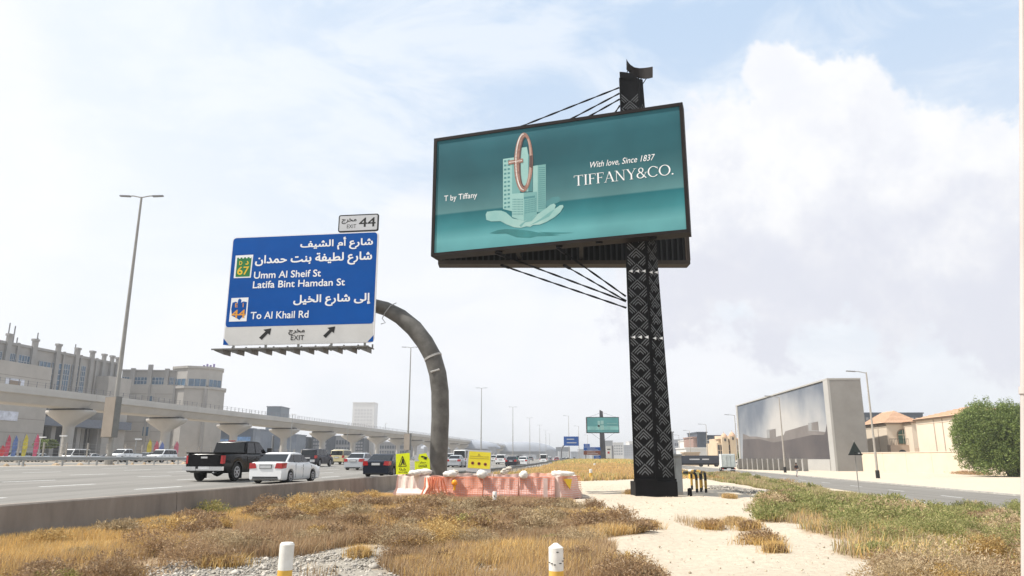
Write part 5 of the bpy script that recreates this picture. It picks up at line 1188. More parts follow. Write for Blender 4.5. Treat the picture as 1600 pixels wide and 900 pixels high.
# mall wing along the road
PM = Plane((-134, 190), (6, 43)); zr = PM.hit(60, 547)[1]; ml = thing('shopping_mall', 'long beige stone mall wing with tall blue window bays and finned piers', 'building', (-134, 190, 1))
def pbox(pl, u0, u1, z0, z1, o0, o1, name, mat, par): mb = MB(); rectz(pl, u0, u1, z0, z1, o1, o1-o0, mb); return mb.build(name, mat, par, world=True)
uA = PM.hit(-160, 600)[0]; uB = PM.hit(184, 600)[0]
pbox(PM, uA, uB, 1, zr, -45, 0, 'wall', m_mall, ml); pbox(PM, uA, uB+.3, zr, zr+.7, -45.5, .35, 'cornice', m_pier, ml)
U = lambda px, py=590: PM.hit(px, py)[0]
for px, wd, ex in ((-90, 3, 2), (-45, 3, 2), (3, 2.4, 2.2), (45, 2.6, 2.2), (83, 2.4, 2.2), (114, 2.3, 2.2), (138, 2.3, 2.2), (157, 2.0, 2), (170, 2, 2), (179, 1.8, 1.8)):
    u = U(px); p_ = pbox(PM, u-wd*.3, u+wd*.3, 1, zr+ex, .02, .75, 'pier', m_pier, ml); pbox(PM, u-wd*.3-.15, u+wd*.3+.15, zr+ex+.001, zr+ex+.6, -.2, .95, 'pier_cap', m_pier, ml)
for px in (-70, -22, 20, 94.2, 121.7, 147): u = U(px); pbox(PM, u-.35, u+.35, 1, zr+.9, .02, .45, 'slim_pier', m_pier, ml)
def bay(pl, u0, u1, z0, z1, nv, nh, par, out=.15):
    f = MB(); rectz(pl, u0, u1, z0, z1, out, .1, f); g_ = f.build('window', m_wb, par, world=True); mb = MB()
    for i in range(nv+1): u = u0+(u1-u0)*i/nv; rectz(pl, u-.07, u+.07, z0, z1, out+.12, .1, mb)
    for i in range(nh+1): z = z0+(z1-z0)*i/nh; rectz(pl, u0, u1, z-.07, z+.07, out+.125, .08, mb)
    m = mb.mesh('frame', loc=par.location); m.materials.append(m_mul); o = link('frame', m, g_); return g_
for a, b2 in ((57, 75), (78, 93), (95.5, 106), (110, 121), (122.6, 131)): 
    zb_ = PM.hit(a, 613)[1]; bay(PM, U(a), U(b2), zb_-6, PM.hit(a, 563+(a-57)*.12)[1], 3, 9, ml)
for a, b2 in ((-80, -72), (-60, -48), (-38, -24), (-14, -4), (6, 18), (23, 41)): bay(PM, U(a), U(b2), zr-5.5, zr-2.2, 4, 2, ml)
bl_ = pbox(PM, U(-160), U(44), 1, PM.hit(10, 570)[1], .03, 7, 'front_block', m_mall2, ml)
zt_ = PM.hit(10, 570)[1]
for i in range(1, 7): pbox(PM, U(-160), U(43), 1+(zt_-1)*i/7, 1+(zt_-1)*i/7+.12, 6.9, 7.03, 'joint', m_gap, ml)
for (a, b2, y0_, y1_) in ((9, 35, 590, 611), (-60, -25, 590, 612), (-5, 26, 641, 658)):
    c1 = PM.hit(a, y0_, 7); c2 = PM.hit(b2, y1_, 7); pbox(PM, c1[0], c2[0], c2[1], c1[1], 7.03, 7.2, 'poster', m_poster, ml)
c1 = PM.hit(13, 606, 7.2); c2 = PM.hit(30, 610.5, 7.2); pbox(PM, c1[0], c2[0], c2[1], c1[1]+2, 7.2, 7.25, 'poster_figure', M('poster brown', (.25, .2, .16), .8), ml)
pbox(PM, U(44), U(186), 1, PM.hit(100, 668)[1], .03, .3, 'entrance_recess', m_dark, ml)
pbox(PM, U(48), U(188), PM.hit(100, 668)[1], PM.hit(100, 655)[1], .1, 6, 'entrance_canopy', M('canopy slate', (.16, .18, .22), .8), ml)
for px in (50, 78, 118, 150): u = U(px); pbox(PM, u-.8, u+.8, 1, PM.hit(100, 668)[1], 2, 3.6, 'canopy_column', m_pier, ml)
pbox(PM, U(150), U(186), 1, PM.hit(165, 590)[1], .05, 4.5, 'side_block', m_mall2, ml)
for i, (px, dz) in enumerate(((23, 6), (32, 5.5), (69, 5), (38, 2.5), (70, 3.5), (130, 4))):
    p_ = PM.w(U(px), zr, -4); MB().beam((p_.x, p_.y, zr+.4), (p_.x, p_.y, zr+dz+.6), .22).build('roof_mast', m_rail, ml, world=True)
# mall corner block facing us, with the rounded corner tower
PN = Plane((XP(188, 248, 1), 248), (1, .12)); zq = PN.hit(230, 580)[1]; m2 = thing('mall_corner_block', 'beige stone mall block with faceted corner tower and blue window strip', 'building', (XP(260, 252, 1), 252, 1))
V = lambda px, py=600: PN.hit(px, py)[0]
zmid = PN.hit(230, 602)[1]; pbox(PN, V(189), V(306), 1, zmid, -30, 2.0, 'wall', m_mall2, m2); pbox(PN, V(189), V(300), zmid, zq, -30, 0, 'upper_wall', m_mall, m2); pbox(PN, V(189), V(300), zq, zq+.5, -30, .3, 'cornice', m_pier, m2)
for a, b2 in ((190, 205), (208.5, 230), (237, 258), (262, 271), (273.5, 283.5), (286, 295)): bay(PN, V(a), V(b2), PN.hit(230, 600.5)[1], PN.hit(230, 589.5)[1], 4, 2, m2, .12)
for px in (206.7, 233.5, 260, 284.8): u = V(px); pbox(PN, u-.7, u+.7, zmid, zq+(2.2 if px == 233.5 else .9), .02, .9, 'slim_pier', m_pier, m2)
dc = PN.w(V(300), 0, -6); rD = 8.6
MB().lathe([(rD, zmid), (rD, zq+1), (rD+.4, zq+1.01), (rD+.4, zq+1.8), (rD-.5, zq+1.81)], (dc.x, dc.y, 0), 8).build('tower_drum', m_mall2, m2, world=True)
MB().lathe([(rD+1.3, 1), (rD+1.3, zmid-1.2), (rD+1.8, zmid-1.19), (rD+1.8, zmid-.4)], (dc.x, dc.y, 0), 8).build('tower_base', m_mall2, m2, world=True)
for fc, cw in ((-112.5, 13), (-67.5, 13), (-22.5, 13)):
    if fc == 0: continue
    p0, p1 = R(fc-19), R(fc+19); mb = MB(); z0_, z1_ = PN.hit(320, 612)[1], PN.hit(320, 593)[1]; vs = []
    for j in range(4): t_ = p0+(p1-p0)*j/3; rq = (rD*.9239+.10)/math.cos(t_-R(fc)); vs += [(dc.x+rq*math.cos(t_), dc.y+rq*math.sin(t_), z) for z in (z0_, z1_)]
    mb.add(vs, [(2*j, 2*j+2, 2*j+3, 2*j+1) for j in range(3)]); mb.build('window', m_wb, m2, world=True)
    for t_ in (p0, p0*.67+p1*.33, p0*.33+p1*.67, p1): rq = (rD*.9239+.14)/math.cos(t_-R(fc)); q_ = (dc.x+rq*math.cos(t_), dc.y+rq*math.sin(t_)); MB().beam((*q_, z0_), (*q_, z1_), .16).build('mullion', m_mul, m2, world=True)
for (a, b2, y0_, y1_) in ((247, 270, 627, 636), (196, 218, 622, 632), (288, 302, 629, 642), (286, 297, 664, 680), (232, 237, 619, 632), (224, 231, 667, 681)):
    c1 = PN.hit(a, y0_, 2); c2 = PN.hit(b2, y1_, 2); pbox(PN, c1[0]-.6, c2[0]+.6, c2[1]-.5, c1[1]+.8, 2.02, 2.2, 'surround', m_mall2, m2); pbox(PN, c1[0], c2[0], c2[1], c1[1], 2.21, 2.3, 'panel', m_pier if b2-a > 8 else m_wb, m2)
for px in (196, 233, 272): u = V(px, 650); pbox(PN, u-.35, u+.35, 1, zmid, 2.02, 2.5, 'pilaster', m_pier, m2)
for i in range(1, 8): z = 1+(zmid-1)*i/8; pbox(PN, V(189), V(305), z, z+.14, 1.9, 2.03, 'joint', m_gap, m2)
for a in (-50,): mb = MB(); q_ = (dc.x+(rD+1.35)*math.cos(R(a)), dc.y+(rD+1.35)*math.sin(R(a))); mb.beam((*q_, 1), (*q_, zmid-1.3), .9).build('pilaster', m_pier, m2, world=True)
for i in range(4): p_ = P(318+i*5.2, 582, 255); MB().box(p_.x-.32, p_.x+.32, p_.y-.2, p_.y, zq+1.85, zq+2.9+.4*(i % 2)).build('roof_sign_letter', M('roof sign violet', (.20, .16, .32), .5), m2, world=True)
# blocks glimpsed under and past the viaduct
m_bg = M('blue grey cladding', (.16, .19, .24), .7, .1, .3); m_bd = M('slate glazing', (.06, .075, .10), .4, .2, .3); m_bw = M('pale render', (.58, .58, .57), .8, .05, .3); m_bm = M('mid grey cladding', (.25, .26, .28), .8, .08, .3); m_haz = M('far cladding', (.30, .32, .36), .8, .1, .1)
hd = box_building('hoarding', 'hoarding with blue car pictures below the viaduct right of the mall', 328, 392, 671, 285, 3, m_bg, .9, cat='hoarding')
w = 16
for a, b2, zz0, zz1, mt in ((-7.4, -1.5, 1.5, 8, M('hoarding sky blue', (.20, .35, .60), .6, .5, .4)), (.8, 7.0, 1.5, 9, M('hoarding sky blue', (.2, .35, .6), .6)), (-6, -3, 2, 4.4, m_bw), (2, 6, 2.5, 5, m_bw)):
    MB().box(a, b2, -.3 if mt is m_bw else -.2, -.02, zz0, zz1).build('picture', mt, hd)
for i, (a, b2, yt, Y, mt, lab, rows, cols) in enumerate(((378, 404, 672, 330, m_bg, 'blue grey block right of the hoarding under the viaduct', 0, 0), (402, 418, 681, 345, m_bw, 'pale block under the viaduct between second and third pier gaps', 0, 0), (426, 461, 680, 350, m_bg, 'broad blue grey hall under the viaduct', 0, 0),
        (461, 478, 684, 372, m_bd, 'narrow dark glazed block under the viaduct', 3, 4), (485, 511, 681, 376, m_bd, 'dark glazed block right of a viaduct pier above the off-roader', 4, 6), (511, 553, 682, 400, m_bm, 'long mid grey hall above the sand yellow off-roader', 2, 8), (553, 567, 686, 395, m_bd, 'small dark tower block above the silver sedan', 4, 3),
        (569, 583, 684, 410, m_bw, 'narrow white block above the dark sedan', 0, 0), (583, 640, 692, 450, m_bm, 'long low grey building left of the bent pole', 2, 12), (411, 433.5, 636, 430, M('dark tower cladding', (.10, .13, .17), .5, .1, .3), 'dark blue tower rising above the viaduct deck', 0, 0), (547, 581.5, 629.5, 620, M('bright tower glass', (.62, .63, .64), .4, .05, .2), 'tall pale white tower above the viaduct, left of the bent pole', 10, 6))):
    box_building('far_building', lab, a, b2, yt, Y, 16, mt, .9, rows, cols, m_bm if mt is not m_bm else m_bd, wz=(.3, .9))
tw_ = [o for o in bpy.data.objects if o.get('label', '').startswith('tall pale')][0]
for ch in tw_.children:
    if ch.name.startswith('window'): ch.material_slots[0].link = 'OBJECT'; ch.material_slots[0].material = M('bright tower panes', (.52, .53, .55), .4)
# mast lamps beyond viaduct, fence along the metro, banners, car-park lamps
fn = thing('wire_fence', 'wire fence with pale posts beyond the opposite carriageway', 'fence', (0, 0, 1.0)); fpm = MB().box(-.09, .09, -.09, .09, 0, 3.0).mesh('post'); fpm.materials.append(M('fence post', (.30, .28, .25), .9)); mb = MB()
for k in range(44):
    y = 80+k*4.5; x = ccf(y)-82; link('post', fpm, fn, (x, y, .0), heading(y)); y2 = y+4.5; x2 = ccf(y2)-82
    for z in (.4, .9, 1.4, 1.9, 2.4, 2.85): mb.beam((x, y, z), (x2, y2, z), .035)
mb.build('wire', m_galv, fn)['kind'] = 'stuff'
for i, (px, y0_, Y, mt, lab) in enumerate(((7, 679, 118, (.62, .06, .12), 'bright pink feather banner near left edge'), (18, 680, 118, (.10, .18, .45), 'blue feather banner second from the left edge'), (34, 678, 118, (.66, .56, .05), 'yellow feather banner left of the first viaduct pier'), (51.5, 677.5, 118, (.62, .08, .18), 'pink feather banner nearest the first viaduct pier'),
        (-1, 695, 112, (.6, .04, .05), 'low red banner at the very left edge'), (229.5, 686, 122, (.68, .55, .06), 'yellow feather banner right of the light box'), (240.5, 688, 122, (.65, .14, .18), 'pink feather banner right of yellow one'), (249, 690, 122, (.16, .22, .5), 'small blue banner left of second viaduct pier'), (272, 689, 122, (.6, .14, .2), 'red banner just right of second viaduct pier'))):
    x = XP(px, Y, 1); h = P(px, y0_, Y).z-1.0; t_ = thing('feather_banner', lab, 'banner', (x, Y, 1.0), 0, 'feather banners beyond the highway')
    MB().tube([(-.28, 0, 0), (-.3, 0, h*.7), (-.1, 0, h)], .03, 6).build('pole', m_rail, t_)
    MB().prism([(-.26, 0, .9), (.30, .05, 1.0), (.46, .1, h*.55), (.42, .06, h*.85), (.1, 0, h*1.0), (-.26, 0, h*.72)], (0, .03, 0)).build('flag', M('banner %d' % i, tuple(v*.75+.03 for v in mt), .7, .3, 1.5), t_)
for px, yt, Y, lab in ((90, 682, 108, 'small white lamp beside the first viaduct pier'), (58, 684, 115, 'small white lamp above the pink banner'), (209, 687, 115, 'small lamp post right of the light box'), (452, 648, 160, 'grey lamp post rising before the viaduct above the white sedan'), (541, 661, 210, 'thin lamp post before the viaduct above the off-roader'), (600, 662, 260, 'thin lamp post before the viaduct left of the bent pole')):
    x = XP(px, Y, 1); h = P(px, yt, Y).z-1.0; t_ = thing('small_lamp', lab, 'street lamp', (x, Y, 1.0)); MB().tube([(0, 0, 0), (0, 0, h)], .07, 8).build('pole', m_galv, t_); MB().prism([(-.15, -.2, h), (.75, -.2, h), (.75, .2, h+.0), (-.15, .2, h)], (0, 0, .16)).build('lamp_head', m_white, t_)

# ================================================================ mural building
c1 = G(1310, 736.2, -.7); c2 = G(1158.5, 729.6, -.7); PU = Plane((c2.x, c2.y), (c1.x-c2.x, c1.y-c2.y)); LM = math.dist(c1[:2], c2[:2]); zM = PU.hit(1305, 590.5)[1]
mu = thing('mural_building', 'tall grey slab building with a smoky city picture across its long side', 'building', (c1.x, c1.y, -.7))
m_mug = M('slab grey render', (.235, .225, .21), .9, .05, .25, col2=(.29, .28, .265)); m_mub = M('slab edge pale', (.40, .39, .37), .9, .05, .3)
pbox(PU, 0, LM, -.7, zM, -6.0, 0, 'wall', m_mug, mu); pbox(PU, -.05, LM+.05, zM, zM+.3, -6.05, .47, 'parapet', m_mub, mu); pbox(PU, LM-2.4, LM+.02, -.7, zM, .01, .45, 'edge_frame', m_mub, mu); pbox(PU, 0, 1.6, -.7, zM, .01, .45, 'edge_frame', m_mub, mu)
zmb = PU.hit(1240, 717.5)[1]; pbox(PU, 1.6, LM-2.4, -.7, zmb, .01, .6, 'podium', m_mub, mu)
m_mur = bpy.data.materials.new('mural sky print'); m_mur.use_nodes = True; t = m_mur.node_tree; b = t.nodes['Principled BSDF']; b.inputs['Roughness'].default_value = .6
g = t.nodes.new('ShaderNodeNewGeometry'); n = t.nodes.new('ShaderNodeTexNoise'); n.inputs['Scale'].default_value = .045; n.inputs['Detail'].default_value = 7; n.inputs['Roughness'].default_value = .5; t.links.new(g.outputs['Position'], n.inputs['Vector'])
sp = t.nodes.new('ShaderNodeSeparateXYZ'); t.links.new(g.outputs['Position'], sp.inputs[0]); ml_ = t.nodes.new('ShaderNodeMapRange'); ml_.inputs[1].default_value = 3; ml_.inputs[2].default_value = zM; t.links.new(sp.outputs[2], ml_.inputs[0])
bx = t.nodes.new('ShaderNodeMapRange'); bx.inputs[1].default_value = c1.y; bx.inputs[2].default_value = c2.y; t.links.new(sp.outputs[1], bx.inputs[0])
sx = t.nodes.new('ShaderNodeMath'); sx.operation = 'PINGPONG'; sx.inputs[1].default_value = .5; t.links.new(bx.outputs[0], sx.inputs[0])
a1 = t.nodes.new('ShaderNodeMath'); a1.operation = 'MULTIPLY_ADD'; t.links.new(n.outputs[0], a1.inputs[0]); a1.inputs[1].default_value = 1.5; t.links.new(sx.outputs[0], a1.inputs[2])
a2 = t.nodes.new('ShaderNodeMath'); a2.operation = 'MULTIPLY_ADD'; t.links.new(ml_.outputs[0], a2.inputs[0]); a2.inputs[1].default_value = -.55; t.links.new(a1.outputs[0], a2.inputs[2])
cr = t.nodes.new('ShaderNodeValToRGB'); e = cr.color_ramp.elements; e[0].position = .42; e[0].color = (.11, .13, .165, 1); e[1].position = .95; e[1].color = (.43, .415, .40, 1); q_ = e.new(.66); q_.color = (.25, .262, .285, 1)
t.links.new(a2.outputs[0], cr.inputs[0]); t.links.new(cr.outputs[0], b.inputs['Base Color'])
pbox(PU, 1.6, LM-2.4, zmb, zM-.15, .01, .25, 'mural', m_mur, mu)
m_ms = M('mural city dark', (.06, .054, .058), .7, scale=.08, col2=(.11, .095, .092)); m_ms2 = M('mural city mid', (.13, .115, .11), .7, scale=.1, col2=(.20, .18, .17)); m_ms3 = M('mural tower light', (.26, .26, .26), .7)
mz = lambda l: [(1140+x/4.285, 570+y/4.285) for x, y in l]
def mpoly(pts, out, mat):
    q_ = [(min(max(u, 1.62), LM-2.42), max(z, zmb+.02)) for u, z in (PU.hit(x, y) for x, y in mz(pts))]; MB().prism([PU.w(u, z, out) for u, z in q_], -PU.n*.01).build('mural_shape', mat, mu, world=True)
mpoly([(95, 632), (95, 462), (120, 470), (140, 480), (190, 480), (240, 490), (290, 488), (370, 470), (380, 445), (450, 425), (500, 410), (540, 400), (560, 440), (650, 450), (700, 440), (745, 400), (745, 635), (400, 634)], .265, m_ms2)
mpoly([(95, 632), (95, 500), (200, 495), (300, 520), (420, 500), (560, 470), (640, 470), (650, 455), (690, 370), (745, 360), (745, 635), (400, 634)], .28, m_ms)
mpoly([(255, 435), (315, 428), (318, 490), (258, 490)], .295, m_ms3); mpoly([(275, 440), (315, 428), (318, 488), (278, 490)], .31, m_ms2); mpoly([(535, 390), (600, 380), (605, 445), (538, 442)], .295, m_ms3); mpoly([(558, 388), (600, 380), (605, 440), (560, 438)], .31, m_ms2)
# slabs in front of it
sl_ = thing('slab_fence', 'row of upright pale concrete slabs before the mural building', 'fence', (0, 0, -.7)); a = G(1157, 733.3, -.7); b3 = G(1259, 736.2, -.7)
sm_ = MB().box(-.9, .9, -.09, .09, 0, 2.35).mesh('slab'); sm_.materials.append(M('slab face', (.30, .29, .275), .9, .12, 1))
for i in range(13): p_ = a.lerp(b3, 1-(1-i/12)**1.0); link('slab', sm_, sl_, (p_.x, p_.y, 0), R(40))
mb = MB().beam((a.x+.6, a.y, 2.2), (b3.x+.6, b3.y, 2.2), .12); mb.build('tie_beam', m_mug, sl_)

# ================================================================ villas and their wall
m_vil = M('villa render', (.70, .60, .48), .9, .04, .4); m_til = M('roof tiles', (.50, .31, .20), .85, scale=3, col2=(.62, .42, .29), bump=.03); m_fas = M('eaves brown', (.30, .22, .16), .8)
def villa(lab, A, ang, w, d, z1, zp, win):
    t_ = thing('villa', lab, 'house', (A[0], A[1], -.7), ang)    # local x along the front (to the right), y to the back
    h = z1+.7; MB().box(0, w, 0, d, 0, h).build('wall', m_vil, t_); MB().box(-.35, w+.35, -.35, d+.35, h, h+.28).build('eaves', m_fas, t_)
    rp = zp+.7; i_ = min(w, d)/2; mb = MB()
    rd = [(i_, i_), (w-i_, d-i_)] if w > d else [(i_, i_), (w-i_, d-i_)]
    e_ = .55; v = [(-e_, -e_, h+.28), (w+e_, -e_, h+.28), (w+e_, d+e_, h+.28), (-e_, d+e_, h+.28), (rd[0][0], rd[0][1], rp), (rd[1][0], rd[1][1], rp)]
    if w > d: mb.add(v, [(0, 1, 5, 4), (1, 2, 5), (2, 3, 4, 5), (3, 0, 4), (3, 2, 1, 0)])
    else: mb.add(v, [(0, 1, 4), (1, 2, 5, 4), (2, 3, 5), (3, 0, 4, 5), (3, 2, 1, 0)])
    rf = mb.build('roof', m_til, t_)
    # tile courses standing proud
    rb = MB()
    for k in range(1, 9):
        f = k/9; z = h+.28+(rp-h-.28)*f; o = [(-e_+(rd[0][0]+e_)*f, -e_+(rd[0][1]+e_)*f), (w+e_+(rd[1][0]-w-e_)*f, -e_+((rd[0][1] if w > d else rd[0][1])+e_)*f)]
        rb.beam((o[0][0], o[0][1]-.02, z+.03), (o[1][0] if w > d else w+e_-(w+e_-rd[0][0])*f, o[1][1]-.02, z+.03), .08)
        yb = d+e_-(d+e_-rd[1][1])*f; rb.beam((o[0][0]-.02, o[0][1], z+.03), (o[0][0]-.02, yb, z+.03), .08)
    rb.build('tile_course', m_til, rf)['kind'] = 'stuff'
    MB().box(-.06, -.0, -.0, d, h-.6, h-.45).build('string_course', m_vil, t_)
    for y in (.35, .55): MB().tube([(-.08, d*y, 0), (-.08, d*y, h)], .07, 6).build('downpipe', M('downpipe', (.50, .43, .36), .7), t_)
    return t_, h
A1 = (XP(1393, 150, -.7), 150); A2 = (XP(1509, 118, -.7), 118); dz1 = P(1393, 662.5, 150).z; ang = -math.atan(.09)
v1, h1 = villa('cream villa with arched window and balcony beside the mural building', A1, ang, 6.2, 12.2, dz1, P(1404, 649, 154).z+.9, 1)
v2, h2 = villa('larger cream villa with tiled hip roof half hidden by the big tree', A2, ang, 12, 15, P(1509, 651, 118).z, P(1517, 634, 121).z+.2, 0)
aw = [(2.0+1.0+1.0*math.cos(R(a)), 0, 5.9+1.0*math.sin(R(a))) for a in range(0, 181, 20)]
o = MB().prism([(1.85, 0, 5.15), (4.15, 0, 5.15)]+[(3.0+1.15*math.cos(R(a)), 0, 7.1+1.15*math.sin(R(a))) for a in range(0, 181, 20)], (0, -.08, 0)).build('window_frame', m_fas, v1)
MB().prism([(2.05, -.09, 5.3), (3.95, -.09, 5.3)]+[(3.0+.95*math.cos(R(a)), -.09, 7.1+.95*math.sin(R(a))) for a in range(0, 181, 20)], (0, -.03, 0)).build('pane', M('villa green glass', (.05, .11, .09), .2, .3, 1), o)
MB().box(2.96, 3.04, -.16, -.1, 5.3, 8.0).box(2.05, 3.95, -.16, -.1, 7.0, 7.1).build('glazing_bar', m_vil, o)
bal = MB().box(-.3, 6.0, -1.6, -.02, 3.3, 5.0).build('balcony', M('balcony stone', (.46, .36, .28), .9, .06, 1), v1); mb = MB().beam((-.3, -1.6, 6.2), (6.0, -1.6, 6.2), .09)
for k in range(22): mb.beam((-.3+k*.3, -1.6, 5.0), (-.3+k*.3, -1.6, 6.2), .04)
mb.build('railing', m_trim, bal)['kind'] = 'stuff'
MB().prism([(1.2, -1.62, 3.0)]+[(1.9+.75*math.cos(R(a)), -1.62, 3.5+.6*math.sin(R(a))) for a in range(180, -1, -20)]+[(2.6, -1.62, 3.0)], (0, -.03, 0)).build('arch_opening', m_dark, v1)
v3, h3 = villa('narrow cream link house with small window between the two villas', (XP(1433, 146, -.7), 146), ang, 9, 9, P(1440, 661, 146).z, P(1440, 651, 146).z, 0)
MB().box(1.2, 2.0, -.06, 0, 5.0, 7.6).build('window', m_bd, v3); MB().box(.3, 4, -1.2, -.02, 3.6, 4.4).build('balcony', MATS['balcony stone'], v3)
wa, wb_ = (XP(1350, 141, -.7), 141), (XP(1680, 94, -.7), 94); vw = thing('villa_wall', 'plain cream boundary wall in front of the villas', 'wall', (wa[0], wa[1], -.7)); L_ = math.dist(wa, wb_); an = math.atan2(wb_[1]-wa[1], wb_[0]-wa[0]); vw.rotation_euler = (0, 0, an)
m_vw = M('boundary wall cream', (.66, .55, .43), .9, .05, .5); nn_ = 7
for i in range(nn_): MB().box(L_*i/nn_+.02, L_*(i+1)/nn_-.02, -.12, .12, -.1, 3.35).build('wall_panel', m_vw, vw)
MB().box(0, L_, -.2, .2, 3.352, 3.47).build('coping', m_vil, vw)
box_building('far_building', 'long dark roof line behind the cream villas', 1352, 1452, 646.5, 290, 20, m_bd, -.7, 2, 14, m_bm, wz=(.75, .95))
# left of the mural: the distance on the right-hand side
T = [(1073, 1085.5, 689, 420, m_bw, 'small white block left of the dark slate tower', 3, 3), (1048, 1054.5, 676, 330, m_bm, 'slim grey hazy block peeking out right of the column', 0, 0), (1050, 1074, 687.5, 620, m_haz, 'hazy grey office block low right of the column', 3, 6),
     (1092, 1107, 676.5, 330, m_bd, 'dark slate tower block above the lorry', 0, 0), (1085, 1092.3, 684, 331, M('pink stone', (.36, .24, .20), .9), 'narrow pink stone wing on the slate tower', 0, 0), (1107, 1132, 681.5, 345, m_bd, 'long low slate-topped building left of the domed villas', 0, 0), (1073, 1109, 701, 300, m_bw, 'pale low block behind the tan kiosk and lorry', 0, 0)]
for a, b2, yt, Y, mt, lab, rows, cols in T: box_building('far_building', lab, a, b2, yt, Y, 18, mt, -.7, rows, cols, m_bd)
wc = box_building('far_building', 'white colonnaded building under the slate roof line', 1110, 1123, 689, 338, 4, m_bw, -.7)
for i in range(5): MB().box(-1.7+i*.85-.2, -1.7+i*.85+.2, -.5, -.02, 0, 9).build('column', m_white, wc)
kk = box_building('kiosk', 'low tan kiosk with dark roof beyond the service road', 1071, 1094, 708.5, 255, 5, M('tan render', (.42, .33, .24), .9, .05, 1), -.7, cat='kiosk')
# domed villas
m_dv = M('sandstone villa', (.55, .44, .31), .9, .06, .4)
dv = thing('domed_villa', 'beige villa with two small orange-domed towers above the box truck', 'house', (XP(1142, 262, -.7), 262, -.7))
def dvx(px): return XP(px, 262, -.7)-dv.location.x
dvz = lambda py: P(1142, py, 262).z+.7
MB().box(dvx(1122), dvx(1163), 0, 14, 0, dvz(692)).build('wall', m_dv, dv); MB().box(dvx(1126), dvx(1158), 1, 13, dvz(692), dvz(685)).build('upper_storey', m_dv, dv)
MB().prism([(dvx(1124), .5, dvz(686)), (dvx(1160), .5, dvz(686)), (dvx(1155), 5, dvz(680.5)), (dvx(1129), 5, dvz(680.5))], (0, 3, 0)).build('roof', m_til, dv)
for px, yt in ((1134.5, 677.5), (1147, 675.5)):
    x = dvx(px); r_ = 1.1; MB().box(x-r_, x+r_, -.9, 1.2, 0, dvz(yt+6)).build('tower', m_dv, dv); MB().lathe([(r_*1.1, 0), (r_*1.0, .5), (r_*.6, 1.15), (.1, 1.5), (.04, 2.1)], (x, .1, dvz(yt+6)), 12).build('dome', m_til, dv, smooth=50); MB().box(x-.3, x+.3, -.95, -.9, dvz(yt+12), dvz(yt+8)).build('window', m_dark, dv)
wmsh = MB().box(-.32, .32, -.08, 0, 0, 1.7).mesh('window'); wmsh.materials.append(m_dark)
for px in (1125, 1129, 1141, 1153, 1157, 1161):
    for py in (712, 703): link('window', wmsh, dv, (dvx(px), 0, dvz(py)))
pw_ = thing('garden_wall', 'short white garden wall at the foot of the domed villa', 'wall', (XP(1159, 225, -.7), 225, -.7)); MB().box(-1.6, 1.6, -.1, .1, 0, 1.9).build('panel', m_white, pw_); MB().box(-1.7, 1.7, -.15, .15, 1.9, 2.0).build('coping', m_white, pw_)

# ================================================================ far billboard and far signs
Y = 250; zg = .9; fb_ = thing('far_billboard', 'second smaller-looking teal billboard on a grey column far down the verge', 'billboard', (XP(942.5, Y, zg), Y, zg)); PF = Plane((XP(917, Y, 8), Y-1.2), (1, 0)); a = PF.hit(917, 676.5); b3 = PF.hit(967, 651.5)
pbox(PF, a[0], b3[0], a[1], b3[1], -2.2, -.1, 'casing', m_frm, fb_); e_ = .2; pbox(PF, a[0]+e_, b3[0]-e_, a[1]+e_, b3[1]-e_, -.1, .0, 'screen', M('far teal print', (.07, .26, .27), .6, .1, .3, col2=(.10, .33, .33)), fb_)
pbox(PF, a[0]+e_, b3[0]-e_, a[1]+e_+.8, a[1]+e_+2.0, .005, .03, 'print_band', M('far teal light', (.20, .46, .44), .6, .2, .4), fb_)
for (x0_, x1_, y0_, y1_) in ((934, 937.5, 657.5, 670), (938.5, 943, 657, 663), (938.5, 943.5, 664.5, 671.5), (934, 937, 664, 667)): c_, d_ = PF.hit(x0_, y1_), PF.hit(x1_, y0_); pbox(PF, c_[0], d_[0], c_[1], d_[1], .035, .05, 'print_shape', m_p1, fb_)
for yy in (661.5, 666): c_, d_ = PF.hit(948, yy+.5), PF.hit(964, yy-.2); pbox(PF, c_[0], d_[0], c_[1], d_[1], .035, .05, 'print_line', m_p1, fb_)
zt_ = P(940, 643, Y).z; zx = fb_.location.x; m_fc = M('far column grey', (.06, .06, .07), .6, .2, .6)
MB().prism([(zx-1.0, Y-.6, zg), (zx+1.0, Y-.6, zg), (zx+.25, Y-.6, zt_), (zx-.75, Y-.6, zt_+.5)], (0, 1.2, 0)).build('shaft', m_fc, fb_, world=True)
for s_ in (-1, 1): MB().beam((zx+s_*.6, Y-.3, zt_-.5), (zx+s_*4.5, Y-.8, b3[1]), .07).build('stay', m_rail, fb_, world=True); MB().beam((zx+s_*.6, Y-.3, a[1]-2.3), (zx+s_*3.9, Y-.8, a[1]), .07).build('stay', m_rail, fb_, world=True)
def fsign(lab, Y, rects, posts, zb_=.9, name='direction_sign'):
    cx = XP(sum(r_[0]+r_[1] for r_ in rects)/len(rects)/2, Y, 1); t_ = thing(name, lab, 'road sign', (cx, Y, zb_)); pl = Plane((cx, Y), (1, 0))
    for x0_, x1_, y0_, y1_, mt in rects:
        c_, d_ = pl.hit(x0_, y1_), pl.hit(x1_, y0_); pbox(pl, c_[0], d_[0], c_[1], d_[1], -.12, 0, 'panel', mt, t_)
        if mt is not m_bm:
            for j in range(2):
                f = .28+.38*j; z = c_[1]+(d_[1]-c_[1])*f; pbox(pl, c_[0]+(d_[0]-c_[0])*.2, c_[0]+(d_[0]-c_[0])*(.85-.15*j), z, z+(d_[1]-c_[1])*.09, .005, .02, 'text_line', m_silv, t_)
    for x0_, y0_ in posts:
        q_ = P(x0_, y0_, Y+.25); MB().beam((q_.x, Y+.25, zb_-.3), (q_.x, Y+.25, q_.z), .22).build('post', m_rail, t_, world=True)
    return t_
